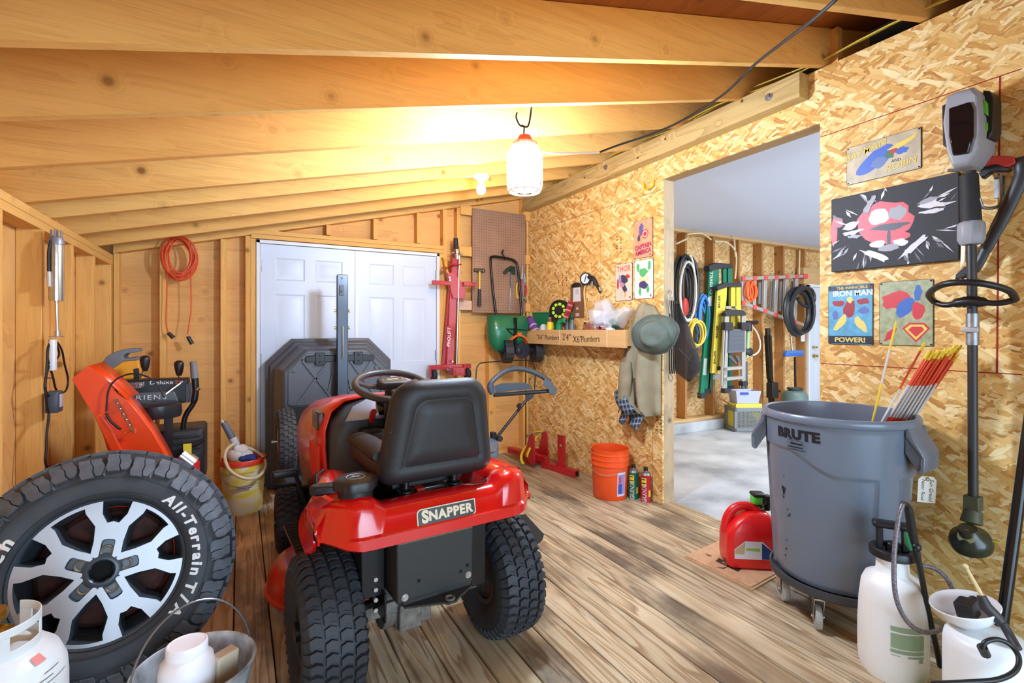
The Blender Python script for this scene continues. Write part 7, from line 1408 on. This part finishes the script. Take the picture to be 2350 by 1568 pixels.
for j, (x, y, s_) in enumerate(((544, 1042, .055), (552, 1034, .05), (560, 1046, .05))):
    c0 = B_(x, y, .03); m.loft([[c0+V((s_*sin(PI*b/7)*cos(TAU*a/12)*(1+.3*random.random()), s_*sin(PI*b/7)*sin(TAU*a/12)*(1+.3*random.random()), -s_*cos(PI*b/7)*.9)) for a in range(12)] for b in range(1, 7)])
m.build('white_cloth', plain('off_white_cloth', (222, 214, 204), .9), rgk, smooth=80)
m = MB()
for x, y, s_ in ((560, 1052, .035), (572, 1050, .04), (580, 1053, .03)):
    c0 = B_(x, y, -.02); m.loft([[c0+V((s_*sin(PI*b/6)*cos(TAU*a/10)*(1+.4*random.random()), s_*sin(PI*b/6)*sin(TAU*a/10), -s_*cos(PI*b/6)*.6)) for a in range(10)] for b in range(1, 6)])
m.build('blue_cloth', plain('navy_cloth', (44, 62, 128), .9), rgk, smooth=80)
# ================================================================ things in the garage beyond the opening
G = lambda x, y, Y=4.30: atY(x, y, Y)
def gpoly(mb, pts, Y0, Y1): mb.loft([[G(x, y, Y0)+V((0, Y-Y0, 0)) for x, y in pts] for Y in (Y0, Y1)])
def Z6(*pp): return [(1540+x*.2551, 560+y*.2551) for x, y in pp]
gfg = plain('green_fibreglass', (16, 118, 92), .4); yfg = plain('yellow_fibreglass_rail', (206, 190, 70), .4); capb = plain('ladder_cap_black', (44, 46, 52), .5); alu = plain('ladder_aluminium', (196, 200, 206), .35, .6)
gl = thing('step_ladder', 'tall folded green fibreglass step ladder hung on the garage wall', 'ladder', tuple(G(1640, 900)), 'ladders on the garage wall')
for pl_ in (Z6((345, 205), (430, 200), (428, 320), (345, 1330), (318, 1372), (262, 1372), (330, 560)), Z6((415, 250), (432, 210), (432, 330), (372, 1320), (330, 1330)), Z6((470, 225), (500, 215), (500, 420), (520, 1300), (490, 1300)), Z6((515, 215), (552, 215), (552, 1300), (520, 1300))): m = MB(); gpoly(m, pl_, 4.30, 4.335); m.build('ladder_rail', gfg, gl, bev=.003)
m = MB(); gpoly(m, Z6((345, 195), (410, 168), (552, 180), (556, 215), (430, 222), (370, 245), (348, 240)), 4.27, 4.36); m.build('top_cap', capb, gl, bev=.006)
for a, b_ in (((330, 1185), (520, 1195)),): m = MB(); gpoly(m, Z6((360, 1180), (460, 1178), (470, 1215), (360, 1225)), 4.30, 4.36); m.build('ladder_step', alu, gl, bev=.003)
for x, y in ((290, 1365), (330, 1325), (540, 1300)): q = G(*Z6((x, y))[0]); m = MB(); m.box((q.x, q.y+.02, q.z), (.11, .06, .07)); m.build('ladder_foot', capb, gl, bev=.004)
m = MB(); gpoly(m, Z6((335, 480), (368, 480), (366, 560), (332, 560)), 4.294, 4.2995); m.build('safety_label', plain('pale_ladder_label', (206, 196, 206), .5), gl); m = MB(); gpoly(m, Z6((298, 1030), (328, 1030), (318, 1180), (288, 1180)), 4.294, 4.2995); m.build('spec_label', plain('grey_spec_label', (170, 190, 186), .5), gl)
m = MB(); q = G(*Z6((363, 350))[0], 4.295); m.text('LOUISVILLE', .075, frame(q, V((.05, 0, 1)), V((-1, 0, .05))), .0006, .01); m.build('lettering', plain('white_print', (230, 224, 220), .6), gl, smooth=0)
yl = thing('step_ladder', 'shorter folded yellow step ladder hung in front of the green one in the garage', 'ladder', tuple(G(1655, 850, 4.22)), 'ladders on the garage wall')
for pl_ in (Z6((420, 400), (505, 385), (500, 500), (415, 1160), (368, 1165), (405, 640)), Z6((470, 620), (500, 600), (455, 1130), (425, 1130)), Z6((540, 385), (580, 385), (580, 780), (540, 780)), Z6((588, 385), (628, 385), (630, 760), (590, 770))): m = MB(); gpoly(m, pl_, 4.20, 4.235); m.build('ladder_rail', yfg, yl, bev=.003)
m = MB(); gpoly(m, Z6((415, 385), (500, 348), (635, 350), (640, 385), (510, 388), (425, 418)), 4.17, 4.26); m.build('top_cap', capb, yl, bev=.006)
m = MB(); gpoly(m, Z6((500, 560), (590, 562), (590, 585), (498, 585)), 4.2, 4.26); m.build('ladder_step', alu, yl, bev=.003)
m = MB(); [m.text('BAUER', .055, frame(G(*Z6(c)[0], 4.195), V((.05, 0, 1)), V((-1, 0, .05))), .0006, .0) for c in ((435, 520), (415, 790), (395, 1020))]; m.build('lettering', capb, yl, smooth=0)
q = G(*Z6((436, 1120))[0], 4.2); m = MB(); m.box((q.x, q.y+.02, q.z), (.09, .06, .05)); m.build('ladder_foot', capb, yl)
al = thing('step_stool', 'folded aluminium step stool with ribbed grey platform hung in front of the ladders', 'step stool', tuple(G(1690, 890, 4.12)), 'ladders on the garage wall')
for pl_ in (Z6((490, 640), (525, 640), (503, 1300), (465, 1300)), Z6((640, 640), (674, 640), (672, 1260), (640, 1260)), Z6((480, 760), (496, 760), (472, 1280), (456, 1280))): m = MB(); gpoly(m, pl_, 4.10, 4.13); m.build('stool_rail', alu, al, bev=.003)
m = MB(); gpoly(m, Z6((492, 620), (510, 600), (560, 588), (650, 598), (675, 620), (675, 645), (494, 650)), 4.08, 4.15); m.build('top_cap', capb, al, bev=.006)
m = MB(); gpoly(m, Z6((524, 768), (664, 768), (664, 970), (516, 982)), 4.085, 4.10); [gpoly(m, Z6((526, 780+12*k), (662, 780+12*k), (662, 784+12*k), (525, 785+12*k)), 4.080, 4.085) for k in range(15)]; m.build('platform', plain('ribbed_grey_platform', (92, 98, 110), .6), al)
for y in (1100, 1190): m = MB(); gpoly(m, Z6((512, y+12), (655, y), (662, y+25), (506, y+40)), 4.05, 4.13); m.build('stool_step', alu, al, bev=.003)
for x, y in ((505, 740), (650, 740), (490, 1320), (650, 1255)): m = MB(); q = G(*Z6((x, y))[0], 4.10); m.box((q.x, q.y, q.z), (.15, .07, .10) if y < 900 else (.10, .07, .06)); m.build('stool_bracket', capb, al, bev=.006)
m = MB(); gpoly(m, Z6((515, 1010), (535, 1000), (600, 1075), (580, 1080)), 4.11, 4.13); gpoly(m, Z6((575, 1000), (595, 1000), (630, 1060), (610, 1065)), 4.11, 4.13); m.build('folding_brace', plain('slate_brace', (84, 90, 104), .5), al)
# multi-position ladder hung sideways
el = thing('multi_ladder', 'aluminium ladder with red fittings hung sideways on the garage studs', 'ladder', tuple(G(1770, 700, 4.34)), 'ladders on the garage wall')
redf = plain('coral_fitting', (222, 84, 84), .45); YEL = 4.34
top_ = lambda t: (1702+t*148, 640-6*t); bot_ = lambda t: (1702+t*143, 694+52*t)
for f in (top_, bot_): m = MB(); a, b_ = f(0), f(1); gpoly(m, [(a[0], a[1]-4), (b_[0], b_[1]-4), (b_[0], b_[1]+3), (a[0], a[1]+4)], YEL, YEL+.05); m.build('ladder_rail', alu, el, bev=.003)
for t in (.03, .21, .38, .55, .71, .86):
    a, b_ = top_(t), bot_(t); m = MB(); gpoly(m, [(a[0]-3.5, a[1]), (a[0]+3.5, a[1]), (b_[0]+3.5, b_[1]), (b_[0]-3.5, b_[1])], YEL+.005, YEL+.045); rg_ = m.build('ladder_rung', alu, el, bev=.003)
    for c in (a, b_): m = MB(); q = G(c[0], c[1], YEL-.004); m.box((q.x, q.y, q.z), (.07, .02, .06)); m.build('rung_fitting', redf, rg_, bev=.004)
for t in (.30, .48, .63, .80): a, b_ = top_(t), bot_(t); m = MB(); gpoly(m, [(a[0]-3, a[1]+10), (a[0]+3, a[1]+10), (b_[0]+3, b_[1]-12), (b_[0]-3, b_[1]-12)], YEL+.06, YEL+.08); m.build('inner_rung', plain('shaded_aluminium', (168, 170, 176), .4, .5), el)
m = MB(); q = G(1848, 634, YEL); m.box((q.x, q.y+.02, q.z), (.10, .07, .07)); m.build('rail_end', redf, el, bev=.004)
def coil(name, label, cat, cx, cy, rx, ry, Y, n, r, mt, jit, seed, group=None, ext=()):
    o = thing(name, label, cat, tuple(G(cx, cy, Y)), group); random.seed(seed); m = MB(); pts = []; tilt = 0
    for k in range(n*18+1):
        a = R(90)+TAU*k/18; j = k//18; random.seed(seed*31+j); dx, dy, sx, sy, dY = [random.uniform(-1, 1) for _ in range(5)]
        random.seed(seed*31+j+1); e = [random.uniform(-1, 1) for _ in range(5)]; f = (k % 18)/18
        dx, dy, sx, sy, dY = [u*(1-f)+v_*f for u, v_ in zip((dx, dy, sx, sy, dY), e)]
        pts.append(G(cx+jit*dx+(rx+jit*sx)*cos(a), cy+jit*dy-(ry+jit*sy)*sin(a), Y)+V((0, .045*dY, 0)))
    m.tube(pts, r, 7); 
    for ep in ext: m.tube(curve([G(x, y, Y) for x, y in ep], 5), r, 7)
    m.build('coil', mt, o); return o
blk = plain('black_rubber_hose', (36, 40, 46), .4)
coil('air_hose', 'thick black rubber hose coiled on a hook beside the white garage door', 'hose', 1835, 715, 27, 52, 4.18, 8, .024, blk, 5, 3, None, (((1845, 660), (1862, 665), (1869, 685), (1860, 703), (1842, 700), (1830, 685)),))
coil('extension_cord', 'orange cord bundle hanging on the sideways aluminium ladder', 'extension cord', 1724, 668, 9, 21, 4.29, 9, .012, plain('bright_orange_cord', (242, 104, 48), .5), 4, 5)
coil('garden_hose', 'black and white hoses looped together on the garage wall by the jamb', 'hose', 1572, 664, 17, 68, 4.34, 22, .020, blk, 10, 8)
coil('white_hose', 'white hose loops hanging over the black hoses by the jamb', 'hose', 1582, 664, 15, 72, 4.28, 3, .013, plain('cream_white_hose', (224, 220, 212), .4), 6, 12)
coil('yellow_rope', 'yellow rope hank hanging below the black hoses', 'rope', 1596, 766, 15, 30, 4.30, 7, .012, plain('yellow_rope', (226, 200, 80), .6), 4, 4)
coil('blue_rope', 'blue rope hank with dangling ends left of the green ladder', 'rope', 1612, 728, 11, 46, 4.34, 10, .012, plain('blue_rope', (64, 132, 204), .6), 5, 6, None, (((1610, 700), (1622, 735), (1630, 790)), ((1606, 710), (1600, 780), (1604, 800)), ((1618, 700), (1618, 770), (1622, 800))))
m = MB(); q = G(1572, 705, 4.27); m.sph(q, (.06, .03, .12), 12, 8); tag(m.build('red_grip', rg), 'red handle among the black hoses by the jamb', 'handle')
# mesh bag and dark straps hung on the jamb
netm, nt, p = new_mat('black_mesh'); p.inputs['Base Color'].default_value = lin((44, 44, 50)); p.inputs['Roughness'].default_value = .7; p.inputs['Alpha'].default_value = .7; MATS['net'] = netm
nb = thing('mesh_bag', 'black mesh bag hanging in the opening beside the jamb', 'bag', tuple(atY(1580, 870, 2.72)))
m = MB(); rows = []
for y, x0, x1, dp in ((700, 1551, 1556, .02), (722, 1549, 1562, .04), (760, 1547, 1580, .06), (800, 1549, 1595, .07), (835, 1552, 1605, .08), (852, 1558, 1603, .07), (868, 1574, 1588, .03), (874, 1579, 1582, .01)):
    a, b_ = atY(x0, y, 2.72), atY(x1, y, 2.72); c0 = (a+b_)/2; hw = (b_.x-a.x)/2; rows.append([c0+V((hw*cos(TAU*i/18), dp*sin(TAU*i/18)*(1+.3*sin(3*TAU*i/18)), .01*sin(4*TAU*i/18))) for i in range(18)])
m.loft(rows); m.build('bag_net', netm, nb, smooth=60)
q = atY(1553, 702, 2.72); m = MB(); m.tube([q+V((0, 0, -.02)), q+V((0, 0, .02)), V((XG+.003, 2.72, q.z+.03))], .005, 8); m.build('bag_loop', black, nb)
m = MB(); m.tube(curve([atY(1557, 800, 2.66), atY(1585, 830, 2.64), atY(1604, 846, 2.66)], 5), .004, 6); m.tube(curve([atY(1578, 868, 2.66), atY(1583, 845, 2.64), atY(1590, 815, 2.66)], 5), .003, 6); m.build('bag_seam', black, nb)
sg = thing('strap_bundle', 'black straps with metal clips hanging on the opening jamb behind the hat', 'straps', tuple(atY(1545, 870, 2.615)))
J = lambda x, y, Y=2.622: atY(x, y, Y)
m = MB(); [m.tube(curve([J(1536+dx, 690), J(1538+dx, 760), J(1536+dx, 830), J(1538+dx, 858)], 5), .006, 6, flat=.5) for dx in (0, 5, 10, 15)]; m.tube(curve([J(1536, 858), J(1534, 868), J(1540, 876), J(1543, 866), J(1538, 858)], 5), .0018, 5); m.build('strap', blackm, sg)
m = MB(); m.tube(curve([J(1535, 695), J(1534, 680), J(1538, 668), J(1543, 670), J(1542, 682)], 5), .0045, 8); m.tube([J(1534, 695), J(1537, 720)], .006, 8); m.build('clip', steel, sg)
# small things along the garage wall
hl = thing('farm_jack', 'black high lift jack leaning against the garage studs', 'jack', tuple(G(1768, 925)))
m = MB(); m.beam(G(1764, 770), G(1772, 966), .05, .06, (0, 1, 0)); m.beam(G(1759, 770), G(1765, 870), .04, .05, (0, 1, 0)); m.build('jack_bar', blackm, hl); m = MB(); q = G(1768, 895); m.box((q.x, q.y-.03, q.z), (.14, .10, .22)); m.box((q.x+.09, q.y-.03, q.z-.02), (.12, .06, .04)); m.build('jack_mechanism', black, hl, bev=.01); m = MB(); q = G(1762, 763); m.box((q.x, q.y, q.z), (.07, .05, .12)); m.build('jack_top', black, hl, bev=.01)
fp = thing('hand_pump', 'bicycle floor pump with black T handle and pale hose on a garage stud', 'pump', tuple(G(1716, 830)))
m = MB(); m.cyl(G(1712, 741), G(1737, 740), .028, 12); m.cyl(G(1717, 742), G(1717, 760), .05, 12); m.build('pump_handle', black, fp); m = MB(); m.cyl(G(1717, 760), G(1714, 822), .025, 12); m.build('pump_tube', plain('pale_green_tube', (150, 190, 150), .4), fp); m = MB(); q = G(1718, 808); m.sph(q, (.09, .05, .06)); m.build('pump_gauge', capb, fp); m = MB(); m.tube(curve([G(1724, 748), G(1736, 762), G(1744, 785), G(1742, 805), G(1730, 815), G(1722, 812)], 5), .012, 6); m.build('pump_hose', plain('cream_pump_hose', (216, 206, 190), .5), fp)
bm = thing('push_broom', 'blue push broom standing head up by the white garage door', 'broom', tuple(G(1826, 930, 4.28)))
m = MB(); m.cyl(G(1826, 925, 4.28), G(1824, 820, 4.28), .016, 10); m.m = 1; m.cyl(G(1818, 808, 4.28), G(1814, 765, 4.28), .016, 10); m.build('broom_pole', [blackm, steel], bm); m = MB(); q = G(1821, 814, 4.28); m.rbox((q.x, q.y, q.z), (.44, .06, .05), .02, 3); m.build('broom_head', plain('blue_broom', (48, 104, 188), .5), bm); m = MB(); m.bx(q.x-.21, q.x+.21, q.y-.025, q.y+.025, q.z+.02, q.z+.06); m.build('bristle', plain('blue_bristle', (70, 120, 190), .8), bm)
tk = thing('gas_bottle', 'small grey green gas bottle on the garage floor under the broom', 'gas bottle', tuple(G(1822, 955, 4.15)))
q = G(1824, 905, 4.15); m = MB(MX.Translation((q.x, q.y, 0))); m.lathe([(.001, 0), (.16, 0), (.17, .03), (.17, .36), (.14, .42), (.08, .44), (.08, .47), (.001, .47)], 28); m.build('bottle_body', plain('grey_green_tank', (96, 118, 116), .45), tk); m = MB(MX.Translation((q.x, q.y, 0))); m.ring(place((0, 0, .46)), .09, .015, 20, 6); m.build('bottle_collar', capb, tk)
a = atZ(1671, 985, zs_); cx0 = a.x-.10; cy0 = a.y-.17; cr = thing('milk_crate', 'grey plastic lattice crate on the garage floor holding a yellow box', 'crate', (cx0+.2, cy0, zs_)); crm = plain('grey_crate_plastic', (126, 132, 140), .5)
CW, CD, CH = .40, .28, .31; Mc = place((cx0, cy0-.0, zs_), R(-27))
m = MB(Mc)
for (x0, x1, y0, y1) in ((0, CW, 0, .012), (0, CW, CD-.012, CD), (0, .012, 0, CD), (CW-.012, CW, 0, CD)): m.bx(x0, x1, y0, y1, 0, .05); m.bx(x0, x1, y0, y1, CH-.05, CH)
for x in (0, CW-.035):
    for y in (0, CD-.035): m.bx(x, x+.035, y, y+.035, 0, CH)
m.bx(0, CW, 0, CD, .0, .012); m.build('crate_frame', crm, cr, bev=.003)
m = MB(Mc)
for k in range(-6, 12): 
    for s_ in (1, -1):
        xa, xb = .035+.033*k, .035+.033*k+s_*.21; pa, pb = (xa, .05), (xb, .26)
        def clipx(p, q_): 
            if p[0] < .035: t = (.035-p[0])/(q_[0]-p[0]); p = (.035, p[1]+t*(q_[1]-p[1]))
            if p[0] > CW-.035: t = (CW-.035-p[0])/(q_[0]-p[0]); p = (CW-.035, p[1]+t*(q_[1]-p[1]))
            return p
        if max(xa, xb) < .04 or min(xa, xb) > CW-.04: continue
        pa, pb = clipx(pa, pb), clipx(pb, pa); m.beam((pa[0], .006, pa[1]), (pb[0], .006, pb[1]), .010, .008, (0, 1, 0))
m.build('crate_lattice', crm, cr)
tag(MB(Mc).bx(.03, CW-.03, .02, CD-.02, .014, .355).build('yellow_box', plain('yellow_card_box', (234, 222, 80), .6), bev=.003), 'yellow cardboard box standing inside the grey lattice crate', 'box')
tb = thing('clear_tub', 'small clear bluish plastic tub stacked on top of the yellow box', 'tub', Mc @ MX.Translation((.05, .05, .357)))
m = MB(Mc); m.loft([[(.06, .05, .358), (.34, .05, .358), (.34, .24, .358), (.06, .24, .358)], [(.035, .03, .52), (.365, .03, .52), (.365, .26, .52), (.035, .26, .52)], [(.045, .04, .52), (.355, .04, .52), (.355, .25, .52), (.045, .25, .52)], [(.068, .058, .366), (.332, .058, .366), (.332, .232, .366), (.068, .232, .366)]]); m.build('tub_body', plain('bluish_clear_tub', (196, 204, 232), .25, alpha=.75), tb, smooth=20); m = MB(Mc); m.bx(.09, .20, .028, .033, .475, .505); m.build('blue_latch', plain('royal_blue', (40, 70, 170), .5), tb)
fl2 = MB(Mc); fl2.loft([[(.0, .02, .345), (-.10, .05, .40), (-.10, .20, .40), (.0, .25, .345)], [(.0, .02, .350), (-.10, .05, .405), (-.10, .20, .405), (.0, .25, .350)]]); tag(fl2.build('cardboard_flap', cbm), 'brown cardboard flap sticking out beside the clear tub', 'cardboard')
for k, (x0, y0, x1, y1, lb) in enumerate(((1700, 925, 1708, 850, 'dark long tool handle leaning behind the lattice crate'), (1712, 925, 1713, 830, 'slim slate tool handle leaning right of the step stool feet'))):
    tag(MB().cyl(G(x0, y0, 4.36), G(x1, y1, 4.38), .022, 10).build('hand_tool', plain('slate_handle%d' % k, (70+20*k, 78+18*k, 92+10*k), .5)), lb, 'tool')
whw = plain('cream_house_wire', (226, 210, 170), .5)
for k, ep in enumerate((((1552, 560), (1577, 548)), ((1577, 538), (1610, 536), (1632, 550)), ((1641, 555), (1665, 556), (1682, 568), (1690, 590), (1687, 640)), ((1685, 550), (1688, 590)), ((1835, 575), (1834, 630)))):
    tag(MB().tube(curve([G(x, y, 4.36) for x, y in ep], 6), .011, 6).build('house_wire', whw), ('short cream wire stub beside the jamb on the garage wall', 'arched cream wire between the first two garage studs', 'cream wire curving down behind the green ladder', 'straight cream wire joining the curved one by the third stud', 'cream wire dropping down above the black hose coil')[k], 'wire', 'cream wires on the garage wall')
q = G(1842, 775, 4.395); tag(MB().bx(q.x-.05, q.x+.05, q.y-.004, q.y, q.z-.06, q.z+.06).build('switch_plate', white), 'white switch plate below the black hose coil in the garage', 'switch')
